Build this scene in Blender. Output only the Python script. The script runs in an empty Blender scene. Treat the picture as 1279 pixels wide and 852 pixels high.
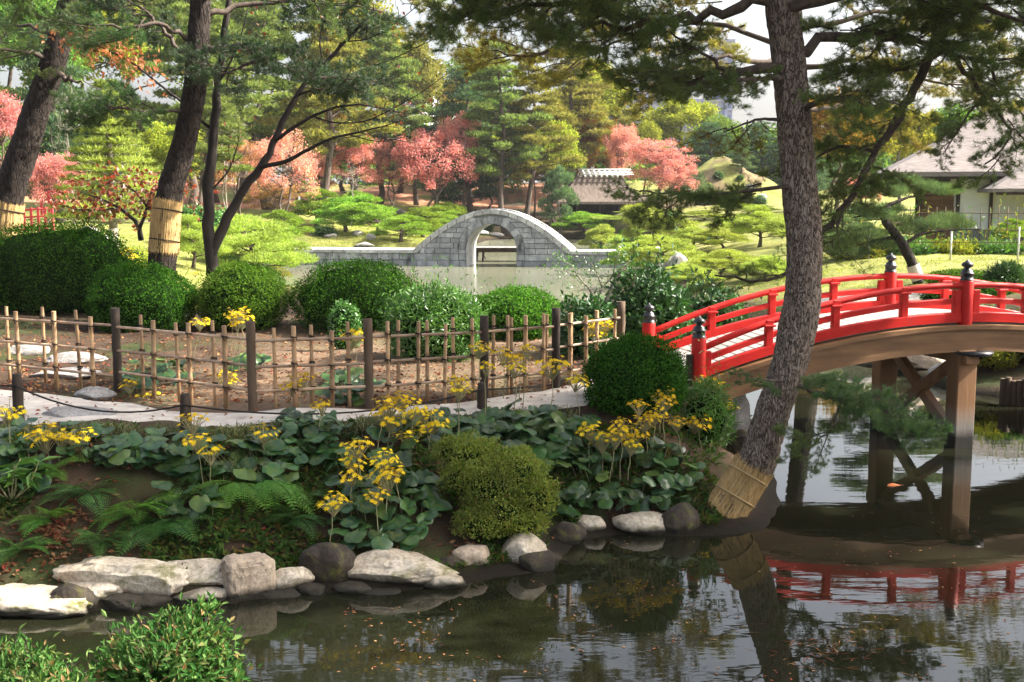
import bpy, math, random
import numpy as np
from mathutils import Vector, Matrix

# ------------------------------------------------------------------ camera, world, sun, exposure
SC = bpy.context.scene
COL = SC.collection
CAMH = 3.3
FPX, CX, CY, YH = 1421.0, 639.5, 426.0, 250.0
PITCH = math.atan((CY - YH) / FPX)
cam_d = bpy.data.cameras.new("camera")
cam_d.sensor_width = 36.0
cam_d.lens = FPX / 1279.0 * 36.0
cam_d.clip_start = 0.1
cam_d.clip_end = 6000.0
cam = bpy.data.objects.new("camera", cam_d)
COL.objects.link(cam)
cam.location = (0, 0, CAMH)
cam.rotation_euler = (math.pi / 2 - PITCH, 0, 0)
SC.camera = cam

SUN_EL = math.radians(40.0)
SUN_AZ = math.radians(4.0)          # direction to the sun measured from +X towards +Y
world = bpy.data.worlds.new("World")
SC.world = world
world.use_nodes = True
wn = world.node_tree
for n in list(wn.nodes):
    wn.nodes.remove(n)
w_out = wn.nodes.new("ShaderNodeOutputWorld")
w_bg = wn.nodes.new("ShaderNodeBackground")
w_sky = wn.nodes.new("ShaderNodeTexSky")
w_sky.sky_type = 'NISHITA'
w_sky.sun_disc = False
w_sky.sun_elevation = SUN_EL
w_sky.sun_rotation = math.pi / 2 - SUN_AZ
w_sky.air_density = 1.0
w_sky.dust_density = 7.0
w_sky.ozone_density = 0.6
w_bg.inputs['Strength'].default_value = 0.12
w_hs = wn.nodes.new("ShaderNodeHueSaturation")      # thin bright haze takes colour out of the whole sky
w_hs.inputs['Saturation'].default_value = 0.55
wn.links.new(w_sky.outputs[0], w_hs.inputs['Color'])
wn.links.new(w_hs.outputs[0], w_bg.inputs['Color'])
wn.links.new(w_bg.outputs[0], w_out.inputs['Surface'])

sun_d = bpy.data.lights.new("sun", 'SUN')
sun_d.energy = 4.9
sun_d.angle = math.radians(0.5)
sun_d.color = (1.0, 0.94, 0.84)
sun = bpy.data.objects.new("sun", sun_d)
COL.objects.link(sun)
sdir = Vector((math.cos(SUN_EL) * math.cos(SUN_AZ), math.cos(SUN_EL) * math.sin(SUN_AZ), math.sin(SUN_EL)))
sun.rotation_euler = sdir.to_track_quat('Z', 'Y').to_euler()
sun.location = (30, 0, 40)

SC.view_settings.view_transform = 'Standard'
SC.view_settings.look = 'None'
SC.view_settings.exposure = 1.95
SC.view_settings.gamma = 1.0
SC.render.engine = 'CYCLES'
SC.cycles.max_bounces = 8
SC.cycles.diffuse_bounces = 3
SC.cycles.glossy_bounces = 3
SC.cycles.transmission_bounces = 4
SC.cycles.use_denoising = True

# ------------------------------------------------------------------ picture point -> place
def At(px, py, Y):
    """world point seen at photo pixel px,py at depth Y (metres along the ground from the camera)"""
    d = Vector((0, math.cos(PITCH), -math.sin(PITCH))) * FPX + Vector((0, math.sin(PITCH), math.cos(PITCH))) * (CY - py) + Vector((px - CX, 0, 0))
    d *= Y / d.y
    return Vector((d.x, d.y, d.z + CAMH))

def G(px, py, z=0.0):
    d = Vector((0, math.cos(PITCH), -math.sin(PITCH))) * FPX + Vector((0, math.sin(PITCH), math.cos(PITCH))) * (CY - py) + Vector((px - CX, 0, 0))
    d *= (z - CAMH) / d.z
    return Vector((d.x, d.y, z))

def mpp(Y):
    return Y / FPX          # metres per photo pixel at depth Y

# ------------------------------------------------------------------ numpy noise
def _hash(ix, iy, iz, seed):
    h = (ix.astype(np.int64) * 374761393 + iy.astype(np.int64) * 668265263 + iz.astype(np.int64) * 2147483647 + seed * 144665) & 0xFFFFFFFF
    h = ((h ^ (h >> 13)) * 1274126177) & 0xFFFFFFFF
    h = ((h ^ (h >> 16)) * 2246822519) & 0xFFFFFFFF
    return ((h ^ (h >> 15)) & 0xFFFFFF) / float(0xFFFFFF)

def vnoise(P, scale=1.0, seed=0):
    P = np.asarray(P, float) * scale
    i = np.floor(P).astype(np.int64)
    f = P - i
    f = f * f * (3 - 2 * f)
    r = 0
    for dx in (0, 1):
        for dy in (0, 1):
            for dz in (0, 1):
                w = (f[:, 0] if dx else 1 - f[:, 0]) * (f[:, 1] if dy else 1 - f[:, 1]) * (f[:, 2] if dz else 1 - f[:, 2])
                r = r + w * _hash(i[:, 0] + dx, i[:, 1] + dy, i[:, 2] + dz, seed)
    return r * 2 - 1

def fbm(P, scale=1.0, seed=0, octv=3):
    r, a = 0, 1.0
    for k in range(octv):
        r = r + a * vnoise(P, scale * 2 ** k, seed + k * 17)
        a *= 0.5
    return r

# ------------------------------------------------------------------ geometry accumulator
class Geo:
    def __init__(self):
        self.V, self.F, self.n = [], [], 0

    def add(self, V, F, mat=0, smooth=False):
        """F : int array (n,k) or list of lists"""
        V = np.asarray(V, float).reshape(-1, 3)
        if isinstance(F, np.ndarray):
            if len(F):
                self.F.append((F + self.n, mat, smooth))
        else:
            by = {}
            for f in F:
                by.setdefault(len(f), []).append(f)
            for k, fs in by.items():
                self.F.append((np.asarray(fs, int) + self.n, mat, smooth))
        self.V.append(V)
        self.n += len(V)
        return self

    def mesh(self, name):
        me = bpy.data.meshes.new(name)
        if not self.V:
            return me
        V = np.concatenate(self.V)
        me.vertices.add(len(V))
        me.vertices.foreach_set("co", V.astype(np.float32).ravel())
        loops = np.concatenate([f.ravel() for f, m, s in self.F]).astype(np.int32)
        sizes = np.concatenate([np.full(len(f), f.shape[1], np.int32) for f, m, s in self.F])
        mats = np.concatenate([np.full(len(f), m, np.int32) for f, m, s in self.F])
        sm = np.concatenate([np.full(len(f), bool(s)) for f, m, s in self.F])
        me.loops.add(len(loops))
        me.loops.foreach_set("vertex_index", loops)
        me.polygons.add(len(sizes))
        me.polygons.foreach_set("loop_start", np.concatenate([[0], np.cumsum(sizes)[:-1]]).astype(np.int32))
        me.polygons.foreach_set("material_index", mats)
        me.polygons.foreach_set("use_smooth", sm)
        me.update(calc_edges=True)
        return me

    # -- shapes
    def box(self, c, size, rot=0.0, mat=0, bev=0.0, M=None):
        hx, hy, hz = size[0] / 2, size[1] / 2, size[2] / 2
        b = min(bev, hx * .45, hy * .45, hz * .45)
        if b <= 0:
            V = np.array([[x, y, z] for x in (-hx, hx) for y in (-hy, hy) for z in (-hz, hz)])
            F = [[0, 1, 3, 2], [4, 6, 7, 5], [0, 4, 5, 1], [2, 3, 7, 6], [0, 2, 6, 4], [1, 5, 7, 3]]
        else:
            V, F = [], []
            idx = {}
            for sx in (-1, 1):
                for sy in (-1, 1):
                    for sz in (-1, 1):
                        idx[sx, sy, sz, 0] = len(V); V.append((sx * hx, sy * (hy - b), sz * (hz - b)))
                        idx[sx, sy, sz, 1] = len(V); V.append((sx * (hx - b), sy * hy, sz * (hz - b)))
                        idx[sx, sy, sz, 2] = len(V); V.append((sx * (hx - b), sy * (hy - b), sz * hz))
            V = np.array(V)
            def fc(l):
                a = V[l].mean(0)
                n = np.cross(V[l[1]] - V[l[0]], V[l[2]] - V[l[1]])
                return l if n.dot(a) > 0 else l[::-1]
            for s in (-1, 1):
                F.append(fc([idx[s, -1, -1, 0], idx[s, 1, -1, 0], idx[s, 1, 1, 0], idx[s, -1, 1, 0]]))
                F.append(fc([idx[-1, s, -1, 1], idx[1, s, -1, 1], idx[1, s, 1, 1], idx[-1, s, 1, 1]]))
                F.append(fc([idx[-1, -1, s, 2], idx[1, -1, s, 2], idx[1, 1, s, 2], idx[-1, 1, s, 2]]))
                for t in (-1, 1):
                    F.append(fc([idx[s, t, -1, 0], idx[s, t, 1, 0], idx[s, t, 1, 1], idx[s, t, -1, 1]]))
                    F.append(fc([idx[s, -1, t, 0], idx[s, 1, t, 0], idx[s, 1, t, 2], idx[s, -1, t, 2]]))
                    F.append(fc([idx[-1, s, t, 1], idx[1, s, t, 1], idx[1, s, t, 2], idx[-1, s, t, 2]]))
                    for u in (-1, 1):
                        F.append(fc([idx[s, t, u, 0], idx[s, t, u, 1], idx[s, t, u, 2]]))
        if M is not None:
            R = np.array(M.to_3x3()); V = V @ R.T + np.array(M.to_translation())
        else:
            cz, sz_ = math.cos(rot), math.sin(rot)
            V = np.stack([V[:, 0] * cz - V[:, 1] * sz_, V[:, 0] * sz_ + V[:, 1] * cz, V[:, 2]], 1)
        return self.add(V + np.array(c, float), F, mat)

    def tube(self, pts, rad, sides=8, mat=0, cap=True, smooth=True, wob=0.0, seed=0, twist=0.0):
        P = np.asarray([tuple(p) for p in pts], float)
        n = len(P)
        rad = np.full(n, rad, float) if np.isscalar(rad) else np.asarray(rad, float)
        T = np.gradient(P, axis=0)
        T /= np.linalg.norm(T, axis=1)[:, None] + 1e-9
        ref = np.array([0, 0, 1.0]) if abs(T[0, 2]) < .8 else np.array([1.0, 0, 0])
        u = np.cross(ref, T[0]); u /= np.linalg.norm(u)
        rings = []
        ang = np.linspace(0, 2 * np.pi, sides, endpoint=False)
        for i in range(n):
            u = u - T[i] * u.dot(T[i]); u /= np.linalg.norm(u) + 1e-9
            v = np.cross(T[i], u)
            a = ang + twist * i
            rings.append(P[i] + rad[i] * (np.cos(a)[:, None] * u + np.sin(a)[:, None] * v))
        V = np.concatenate(rings)
        if wob:
            nz = fbm(V, 1.0 / max(rad.max() * 1.2, 1e-3), seed, 3)
            C = np.repeat(P, sides, 0)
            V = C + (V - C) * (1 + wob * nz)[:, None]
        i = np.arange(n - 1)[:, None] * sides
        j = np.arange(sides)[None, :]
        j2 = (j + 1) % sides
        F = np.stack([i + j, i + j2, i + sides + j2, i + sides + j], -1).reshape(-1, 4)
        self.add(V, F, mat, smooth)
        if cap:
            self.F.append((np.array([list(range(sides))[::-1]]) + self.n - len(V), mat, False))
            self.F.append((np.array([list(range((n - 1) * sides, n * sides))]) + self.n - len(V), mat, False))
        return self

    def lathe(self, prof, c=(0, 0, 0), sides=16, mat=0, smooth=True):
        """prof list of (r,z)"""
        pr = np.array(prof, float)
        a = np.linspace(0, 2 * np.pi, sides, endpoint=False)
        V = np.concatenate([np.stack([r * np.cos(a), r * np.sin(a), np.full(sides, z)], 1) for r, z in pr]) + np.array(c)
        n = len(pr)
        i = np.arange(n - 1)[:, None] * sides
        j = np.arange(sides)[None, :]
        j2 = (j + 1) % sides
        F = np.stack([i + j, i + j2, i + sides + j2, i + sides + j], -1).reshape(-1, 4)
        return self.add(V, F, mat, smooth)

    def leaves(self, P, D, N, L, W, mat=0, fold=0.15, droop=0.1):
        """diamond leaves: base P, direction D, up N, arrays (n,3); L,W arrays or scalars"""
        n = len(P)
        if n == 0:
            return self
        D = D / (np.linalg.norm(D, axis=1)[:, None] + 1e-9)
        S = np.cross(D, N); S /= np.linalg.norm(S, axis=1)[:, None] + 1e-9
        U = np.cross(S, D)
        L = np.broadcast_to(np.asarray(L, float).reshape(-1, 1), (n, 1))
        W = np.broadcast_to(np.asarray(W, float).reshape(-1, 1), (n, 1))
        a = P
        b = P + D * L * .45 + S * W * .5 + U * W * fold
        c = P + D * L - U * L * droop
        d = P + D * L * .45 - S * W * .5 + U * W * fold
        V = np.stack([a, b, c, d], 1).reshape(-1, 3)
        i = np.arange(n)[:, None] * 4
        F = np.concatenate([i + np.array([[0, 1, 2]]), i + np.array([[0, 2, 3]])], 0)
        return self.add(V, F, mat, False)

    def blades(self, P, D, L, W, rng, mat=0):
        """thin needle triangles"""
        n = len(P)
        D = D / (np.linalg.norm(D, axis=1)[:, None] + 1e-9)
        R = rng.normal(size=(n, 3))
        S = np.cross(D, R); S /= np.linalg.norm(S, axis=1)[:, None] + 1e-9
        L = np.broadcast_to(np.asarray(L, float).reshape(-1, 1), (n, 1))
        V = np.stack([P - S * W * .5, P + S * W * .5, P + D * L], 1).reshape(-1, 3)
        F = np.arange(n * 3).reshape(-1, 3)
        return self.add(V, F, mat, False)

    def blob(self, c, r, seed=0, amp=.2, sub=3, mat=0, freq=1.4, smooth=True, flat=None, rotz=0.0, cuts=0):
        V, F = ico(sub)
        rs = np.random.RandomState(seed)
        U = V.copy()
        d = 1 + amp * fbm(U + rs.uniform(-50, 50, 3), freq, seed, 4)
        V = U * d[:, None]
        for k in range(cuts):               # planar facets, as on broken stone
            nrm = rs.normal(size=3); nrm /= np.linalg.norm(nrm)
            off = rs.uniform(.62, .88)
            s = V @ nrm - off
            V = V - nrm * (np.maximum(s, 0) * .93)[:, None]
        V = V * np.array(r)
        cz, sz_ = math.cos(rotz), math.sin(rotz)
        V = np.stack([V[:, 0] * cz - V[:, 1] * sz_, V[:, 0] * sz_ + V[:, 1] * cz, V[:, 2]], 1)
        if flat is not None:
            V[:, 2] = np.maximum(V[:, 2], flat)
        return self.add(V + np.array(c, float), F, mat, smooth)

_ico = {}
def ico(sub):
    if sub in _ico:
        return _ico[sub]
    import bmesh
    bm = bmesh.new()
    bmesh.ops.create_icosphere(bm, subdivisions=sub + 1, radius=1.0)
    bm.verts.ensure_lookup_table()
    V = np.array([v.co[:] for v in bm.verts])
    F = np.array([[v.index for v in f.verts] for f in bm.faces])
    bm.free()
    _ico[sub] = (V, F)
    return V, F

# ------------------------------------------------------------------ objects
def setp(o, label=None, cat=None, group=None, kind=None):
    if label: o['label'] = label
    if cat: o['category'] = cat
    if group: o['group'] = group
    if kind: o['kind'] = kind
    return o

def thing(name, label, cat, loc=(0, 0, 0), rotz=0.0, group=None, scale=None):
    o = bpy.data.objects.new(name, None)
    o.empty_display_size = 0.2
    COL.objects.link(o)
    o.location = loc
    o.rotation_euler = (0, 0, rotz)
    if scale is not None:
        o.scale = (scale,) * 3 if np.isscalar(scale) else scale
    return setp(o, label, cat, group)

def mobj(name, geo, mats, parent=None, loc=(0, 0, 0), rot=(0, 0, 0), scale=None, label=None):
    me = geo if isinstance(geo, bpy.types.Mesh) else geo.mesh(name)
    o = bpy.data.objects.new(name, me)
    mats = mats if isinstance(mats, (list, tuple)) else [mats]
    if not me.materials:
        for m in mats:
            me.materials.append(m)
    else:
        for i, m in enumerate(mats):
            if me.materials[i] != m:
                o.material_slots[i].link = 'OBJECT'
                o.material_slots[i].material = m
    COL.objects.link(o)
    if parent is not None:
        o.parent = parent
    o.location = loc
    o.rotation_euler = rot
    if scale is not None:
        o.scale = (scale,) * 3 if np.isscalar(scale) else scale
    if label:
        o['label'] = label
    return o

# ------------------------------------------------------------------ materials
def lin(r, g, b):
    f = lambda c: (c / 255 / 12.92) if c / 255 <= .04045 else ((c / 255 + .055) / 1.055) ** 2.4
    return (f(r), f(g), f(b), 1.0)

def c4(c):
    return tuple(c) + (1.0,) if len(c) == 3 else tuple(c)

class NT:
    def __init__(self, name):
        self.m = bpy.data.materials.new(name)
        self.m.use_nodes = True
        self.t = self.m.node_tree
        for n in list(self.t.nodes):
            self.t.nodes.remove(n)
        self.out = self.n('ShaderNodeOutputMaterial')

    def n(self, typ, **kw):
        nd = self.t.nodes.new(typ)
        for k, v in kw.items():
            if k.startswith('_'):
                setattr(nd, k[1:], v)
            else:
                nd.inputs[k.replace('__', ' ')].default_value = v
        return nd

    def l(self, a, b):
        self.t.links.new(a, b)

    def ramp(self, fac, stops, interp='LINEAR'):
        r = self.n('ShaderNodeValToRGB')
        r.color_ramp.interpolation = interp
        e = r.color_ramp.elements
        while len(e) < len(stops):
            e.new(0.5)
        for i, (p, c) in enumerate(stops):
            e[i].position = p
            e[i].color = c4(c)
        self.l(fac, r.inputs[0])
        return r.outputs[0]

    def noise(self, scale, detail=4, rough=.55, coord='Object', stretch=None, dist=0.0):
        tc = self.n('ShaderNodeTexCoord')
        v = tc.outputs[coord]
        if stretch:
            mp = self.n('ShaderNodeMapping')
            mp.inputs['Scale'].default_value = stretch
            self.l(v, mp.inputs['Vector'])
            v = mp.outputs[0]
        nz = self.n('ShaderNodeTexNoise', Scale=scale, Detail=detail, Roughness=rough, Distortion=dist)
        self.l(v, nz.inputs['Vector'])
        return nz.outputs['Fac']

    def mix(self, fac, a, b, mode='MIX'):
        m = self.n('ShaderNodeMix')
        m.data_type = 'RGBA'
        m.blend_type = mode
        for k, v in ((0, fac), (6, a), (7, b)):
            if hasattr(v, 'is_linked'):
                self.l(v, m.inputs[k])
            else:
                m.inputs[k].default_value = v if k == 0 else c4(v)
        return m.outputs[2]

    def bump(self, h, strength=.4, dist=.02, normal=None):
        b = self.n('ShaderNodeBump', Strength=strength, Distance=dist)
        self.l(h, b.inputs['Height'])
        if normal is not None:
            self.l(normal, b.inputs['Normal'])
        return b.outputs[0]

    def pbsdf(self, col, rough=.7, normal=None, spec=.4, metal=0.0, coat=0.0):
        p = self.n('ShaderNodeBsdfPrincipled')
        if hasattr(col, 'is_linked'): self.l(col, p.inputs['Base Color'])
        else: p.inputs['Base Color'].default_value = c4(col)
        if hasattr(rough, 'is_linked'): self.l(rough, p.inputs['Roughness'])
        else: p.inputs['Roughness'].default_value = rough
        p.inputs['Specular IOR Level'].default_value = spec
        p.inputs['Metallic'].default_value = metal
        if coat: p.inputs['Coat Weight'].default_value = coat
        if normal is not None: self.l(normal, p.inputs['Normal'])
        return p

    def done(self, sh):
        self.l(sh.outputs[0] if hasattr(sh, 'outputs') else sh, self.out.inputs['Surface'])
        return self.m

def surf(name, c1, c2, scale=6, rough=.75, bump=.4, bdist=.01, stretch=None, spec=.3, c3=None, bscale=None):
    t = NT(name)
    f = t.noise(scale, 6, .6, stretch=stretch)
    st = [(.3, c1), (.7, c2)] if c3 is None else [(.25, c1), (.5, c2), (.72, c3)]
    col = t.ramp(f, st)
    f2 = t.noise(bscale or scale * 4, 6, .65, stretch=stretch)
    return t.done(t.pbsdf(col, rough, t.bump(f2, bump, bdist), spec))

def leafmat(name, cols, trans=.3, rough=.5, spec=.35, objvar=.12, tcol=None, byobj=False):
    """leaf colour varies leaf by leaf and plant by plant; light passes through"""
    t = NT(name)
    g = t.n('ShaderNodeNewGeometry')
    k = len(cols)
    oi = t.n('ShaderNodeObjectInfo')
    col = t.ramp(oi.outputs['Random'] if byobj else g.outputs['Random Per Island'], [(i / max(k - 1, 1), c) for i, c in enumerate(cols)])
    if byobj:                               # big single leaves: blotches and paler veins of their own
        col = t.mix(t.ramp(t.noise(3.0, 5, .7), [(.45, (0, 0, 0)), (.75, (1, 1, 1))]), col, cols[-1])
    # older and younger growth in drifts through the crown
    drift = t.ramp(t.noise(1.1, 4, .6), [(.3, (.62, .60, .66)), (.5, (1, 1, 1)), (.7, (1.28, 1.22, 1.0))])
    col = t.mix(1.0, col, drift, 'MULTIPLY')
    hs = t.n('ShaderNodeHueSaturation', Saturation=1.0, Value=1.0)
    mr = t.n('ShaderNodeMapRange')
    mr.inputs[3].default_value = .5 - objvar * .12
    mr.inputs[4].default_value = .5 + objvar * .12
    t.l(oi.outputs['Random'], mr.inputs[0]); t.l(mr.outputs[0], hs.inputs['Hue'])
    mv = t.n('ShaderNodeMapRange')
    mv.inputs[3].default_value = 1 - objvar
    mv.inputs[4].default_value = 1 + objvar
    t.l(oi.outputs['Random'], mv.inputs[0]); t.l(mv.outputs[0], hs.inputs['Value'])
    t.l(col, hs.inputs['Color'])
    if spec <= .3 and rough >= .5:          # matt leaves
        p = t.n('ShaderNodeBsdfDiffuse'); t.l(hs.outputs[0], p.inputs['Color'])
    else:
        p = t.pbsdf(hs.outputs[0], rough, None, spec)
    tr = t.n('ShaderNodeBsdfTranslucent')
    b = t.n('ShaderNodeMix'); b.data_type = 'RGBA'; b.blend_type = 'MULTIPLY'
    b.inputs[0].default_value = 1.0
    t.l(hs.outputs[0], b.inputs[6])
    b.inputs[7].default_value = c4(tcol or (1.6, 1.7, .9))
    t.l(b.outputs[2], tr.inputs['Color'])
    mx = t.n('ShaderNodeMixShader'); mx.inputs[0].default_value = trans
    t.l(p.outputs[0], mx.inputs[1]); t.l(tr.outputs[0], mx.inputs[2])
    return t.done(mx)

def barkmat(name, c1, c2, c3, scale=9.0, bump=.9, bdist=.03):
    t = NT(name)
    tc = t.n('ShaderNodeTexCoord')
    mp = t.n('ShaderNodeMapping'); mp.inputs['Scale'].default_value = (1, 1, .28)
    t.l(tc.outputs['Object'], mp.inputs[0])
    nz = t.n('ShaderNodeTexNoise', Scale=scale * .6, Detail=4)
    t.l(mp.outputs[0], nz.inputs['Vector'])
    mxv = t.n('ShaderNodeMix'); mxv.data_type = 'RGBA'; mxv.inputs[0].default_value = .12
    t.l(mp.outputs[0], mxv.inputs[6]); t.l(nz.outputs['Color'], mxv.inputs[7])
    vo = t.n('ShaderNodeTexVoronoi', Scale=scale); vo.feature = 'DISTANCE_TO_EDGE'
    t.l(mxv.outputs[2], vo.inputs['Vector'])
    vc = t.n('ShaderNodeTexVoronoi', Scale=scale)
    t.l(mxv.outputs[2], vc.inputs['Vector'])
    f = t.ramp(vo.outputs['Distance'], [(0, (0, 0, 0)), (.12, (1, 1, 1))])
    fine = t.noise(scale * 5, 5, .7, stretch=(1, 1, .4))
    sep = t.n('ShaderNodeSeparateColor'); t.l(vc.outputs['Color'], sep.inputs[0])
    colp = t.mix(sep.outputs[0], c2, c3)
    colp = t.mix(t.ramp(fine, [(.35, (0, 0, 0)), (.7, (1, 1, 1))]), colp, c2)
    col = t.mix(f, c1, colp)
    ad = t.n('ShaderNodeMath'); ad.operation = 'MULTIPLY_ADD'; ad.inputs[1].default_value = .35
    t.l(fine, ad.inputs[0]); t.l(f, ad.inputs[2])
    return t.done(t.pbsdf(col, .85, t.bump(ad.outputs[0], bump, bdist), .2))

M = {}
# plants
M['clip_dark'] = leafmat('clipped_leaf_dark', [(.010, .034, .005), (.024, .078, .009), (.055, .145, .016)], .2, .75, .08)
M['clip_mid'] = leafmat('clipped_leaf_mid', [(.025, .075, .008), (.052, .13, .014), (.10, .19, .026)], .22, .75, .08)
M['azalea'] = leafmat('azalea_leaf', [(.07, .12, .012), (.14, .19, .02), (.23, .26, .04), (.11, .07, .015)], .3, .5)
M['loose'] = leafmat('loose_shrub_leaf', [(.03, .09, .015), (.06, .15, .025), (.11, .21, .05)], .25, .35, .5)
M['broad_dark'] = leafmat('broad_dark_leaf', [(.015, .05, .016), (.03, .08, .02), (.05, .12, .03)], .15, .4, .3)
M['near_shrub'] = leafmat('near_shrub_leaf', [(.02, .055, .012), (.035, .085, .02), (.06, .12, .03), (.12, .17, .055), (.035, .08, .018), (.028, .07, .016), (.055, .11, .028), (.20, .11, .06)], .25, .5, .25)
M['needle'] = leafmat('pine_needle', [(.03, .062, .026), (.062, .11, .036), (.11, .16, .05), (.19, .18, .055)], .48, .45, .4)
M['needle_dark'] = leafmat('pine_needle_dark', [(.012, .034, .018), (.022, .055, .024), (.038, .08, .03), (.06, .07, .025)], .22, .45, .35)
M['needle_brt'] = leafmat('pine_needle_bright', [(.03, .075, .025), (.055, .115, .03), (.095, .16, .045)], .25, .45, .4)
M['needle_old'] = leafmat('pine_needle_autumn', [(.07, .095, .03), (.15, .155, .04), (.24, .19, .055), (.20, .11, .04)], .42, .5, .3)
M['pine_far'] = leafmat('far_pine_needle', [(.075, .125, .04), (.13, .18, .055), (.19, .23, .075)], .35, .5, .3, .25)
M['pine_olive'] = leafmat('olive_pine_needle', [(.12, .14, .035), (.20, .20, .05), (.28, .25, .07)], .3, .5, .3, .2)
M['cedar'] = leafmat('dark_conifer_leaf', [(.04, .085, .05), (.065, .12, .065), (.10, .15, .07)], .2, .5, .3, .2)
M['niwaki'] = leafmat('cloud_pine_needle', [(.09, .17, .025), (.15, .25, .035), (.22, .32, .055)], .3, .5, .3, .2)
M['niwaki_pale'] = leafmat('pale_cloud_pine_needle', [(.16, .21, .045), (.24, .29, .065), (.32, .36, .10)], .35, .5, .3, .15)
M['niwaki_blue'] = leafmat('garden_pine_needle', [(.05, .10, .05), (.085, .14, .07), (.14, .19, .09)], .25, .5, .3, .15)
M['leaf_green'] = leafmat('broad_leaf_green', [(.06, .115, .025), (.11, .17, .035), (.17, .22, .05)], .3, .5, .3, .25)
M['leaf_yg'] = leafmat('broad_leaf_yellow_green', [(.13, .16, .02), (.23, .25, .035), (.33, .31, .05)], .35, .5, .3, .2)
M['leaf_gold'] = leafmat('broad_leaf_gold', [(.18, .15, .02), (.33, .24, .03), (.36, .17, .025), (.12, .14, .025)], .35, .5, .3, .2, (1.4, 1.3, .8))
M['leaf_rust'] = leafmat('broad_leaf_rust', [(.22, .09, .05), (.30, .14, .06), (.18, .14, .05), (.34, .21, .08)], .3, .5, .3, .15, (1.4, 1.2, .8))
M['maple_red'] = leafmat('maple_leaf_crimson', [(.42, .11, .12), (.56, .20, .20), (.62, .33, .30), (.40, .17, .12)], .35, .5, .3, .12, (1.4, 1.1, 1.0))
M['maple_pink'] = leafmat('maple_leaf_salmon', [(.52, .19, .17), (.61, .29, .25), (.63, .37, .26), (.60, .23, .26)], .35, .5, .3, .12, (1.3, 1.1, .9))
M['maple_orange'] = leafmat('maple_leaf_orange', [(.42, .18, .09), (.52, .27, .14), (.48, .32, .13), (.26, .20, .09)], .35, .5, .3, .12, (1.3, 1.1, .9))
M['spray'] = leafmat('cherry_leaf_orange', [(.42, .17, .09), (.52, .26, .15), (.36, .12, .08)], .35, .5, .3, .1, (1.4, 1.1, .8))
M['brown_leaf'] = leafmat('brown_red_leaf', [(.14, .035, .02), (.22, .07, .03), (.08, .07, .02), (.34, .08, .04)], .35, .4, .35, .1, (1.5, 1.2, .9))
M['fern'] = leafmat('fern_leaf', [(.05, .14, .015), (.09, .22, .025), (.14, .28, .04)], .35, .45, .35)
M['fern_dark'] = leafmat('dark_fern_leaf', [(.02, .07, .015), (.04, .11, .02), (.08, .16, .025)], .3, .4, .4)
M['grass'] = leafmat('mondo_grass_blade', [(.04, .08, .02), (.08, .12, .03), (.16, .17, .06), (.28, .25, .12)], .25, .45, .35)
M['cover'] = leafmat('ground_cover_leaf', [(.02, .05, .012), (.04, .09, .02), (.07, .12, .025), (.10, .06, .02)], .2, .5, .3)
M['litter'] = leafmat('fallen_leaf', [(.14, .06, .03), (.24, .11, .05), (.32, .19, .09), (.20, .05, .03), (.10, .05, .03)], .1, .6, .25, .1, (1, 1, 1))
M['lig_leaf'] = leafmat('leopard_plant_leaf', [(.008, .036, .015), (.013, .055, .02), (.022, .08, .026), (.04, .115, .03), (.016, .06, .02), (.010, .045, .018), (.09, .12, .025)], .14, .3, .4, .2, None, True)
M['yellow'] = leafmat('yellow_petal', [(.70, .48, .02), (.82, .62, .03), (.72, .55, .05)], .25, .5, .3, .08, (1.1, 1.0, .7))
M['stalk'] = surf('flower_stalk', (.20, .20, .09), (.30, .27, .14), 20, .6, .1)
M['reed'] = leafmat('yellow_green_border_leaf', [(.10, .14, .02), (.18, .22, .03), (.30, .28, .05)], .3, .5, .3, .2)
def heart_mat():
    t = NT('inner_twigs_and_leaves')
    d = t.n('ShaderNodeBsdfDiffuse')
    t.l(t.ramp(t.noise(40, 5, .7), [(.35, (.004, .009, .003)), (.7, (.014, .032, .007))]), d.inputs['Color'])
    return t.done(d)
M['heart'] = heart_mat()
# wood
M['bark'] = barkmat('pine_bark_grey', (.04, .03, .024), (.17, .128, .10), (.31, .255, .21), 34, 1.0, .016)
M['bark_dark'] = barkmat('pine_bark_dark', (.007, .005, .0045), (.026, .019, .015), (.055, .041, .033), 16, 1.0, .02)
M['bark_far'] = surf('far_bark', (.05, .035, .025), (.13, .10, .08), 5, .9, .6, .03, (1, 1, .3))
M['bark_pale'] = surf('pale_bark', (.16, .14, .11), (.32, .28, .23), 5, .9, .6, .03, (1, 1, .3))
M['bark_smooth'] = surf('smooth_dark_bark', (.011, .008, .007), (.034, .026, .021), 14, .8, .5, .01, (1, 1, .4))
M['limb'] = surf('pine_limb_bark', (.04, .029, .022), (.11, .083, .066), 12, .9, .8, .012, (1, 1, .4))
M['twig'] = surf('twig_bark', (.03, .022, .016), (.08, .055, .04), 20, .85, .5, .006)
M['straw'] = surf('straw_mat', (.25, .145, .05), (.47, .31, .13), 60, .8, 1.0, .008, (1, 1, .04), .2, (.60, .42, .20))
M['rope_tan'] = surf('straw_rope', (.30, .20, .09), (.45, .32, .16), 60, .85, .8, .004)
M['rope_black'] = surf('black_hemp_rope', (.010, .008, .007), (.03, .024, .02), 80, .9, .8, .003)
M['log'] = surf('weathered_log', (.045, .03, .02), (.13, .09, .06), 10, .85, .8, .01, (1, 1, .12), .2)
M['log_dark'] = surf('dark_log', (.018, .013, .010), (.06, .045, .035), 12, .85, .8, .01, (1, 1, .12), .2)
M['wood_brown'] = surf('brown_timber', (.10, .048, .02), (.18, .092, .04), 8, .6, .5, .006, (.15, 1, 1), .35, (.25, .14, .065))
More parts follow.
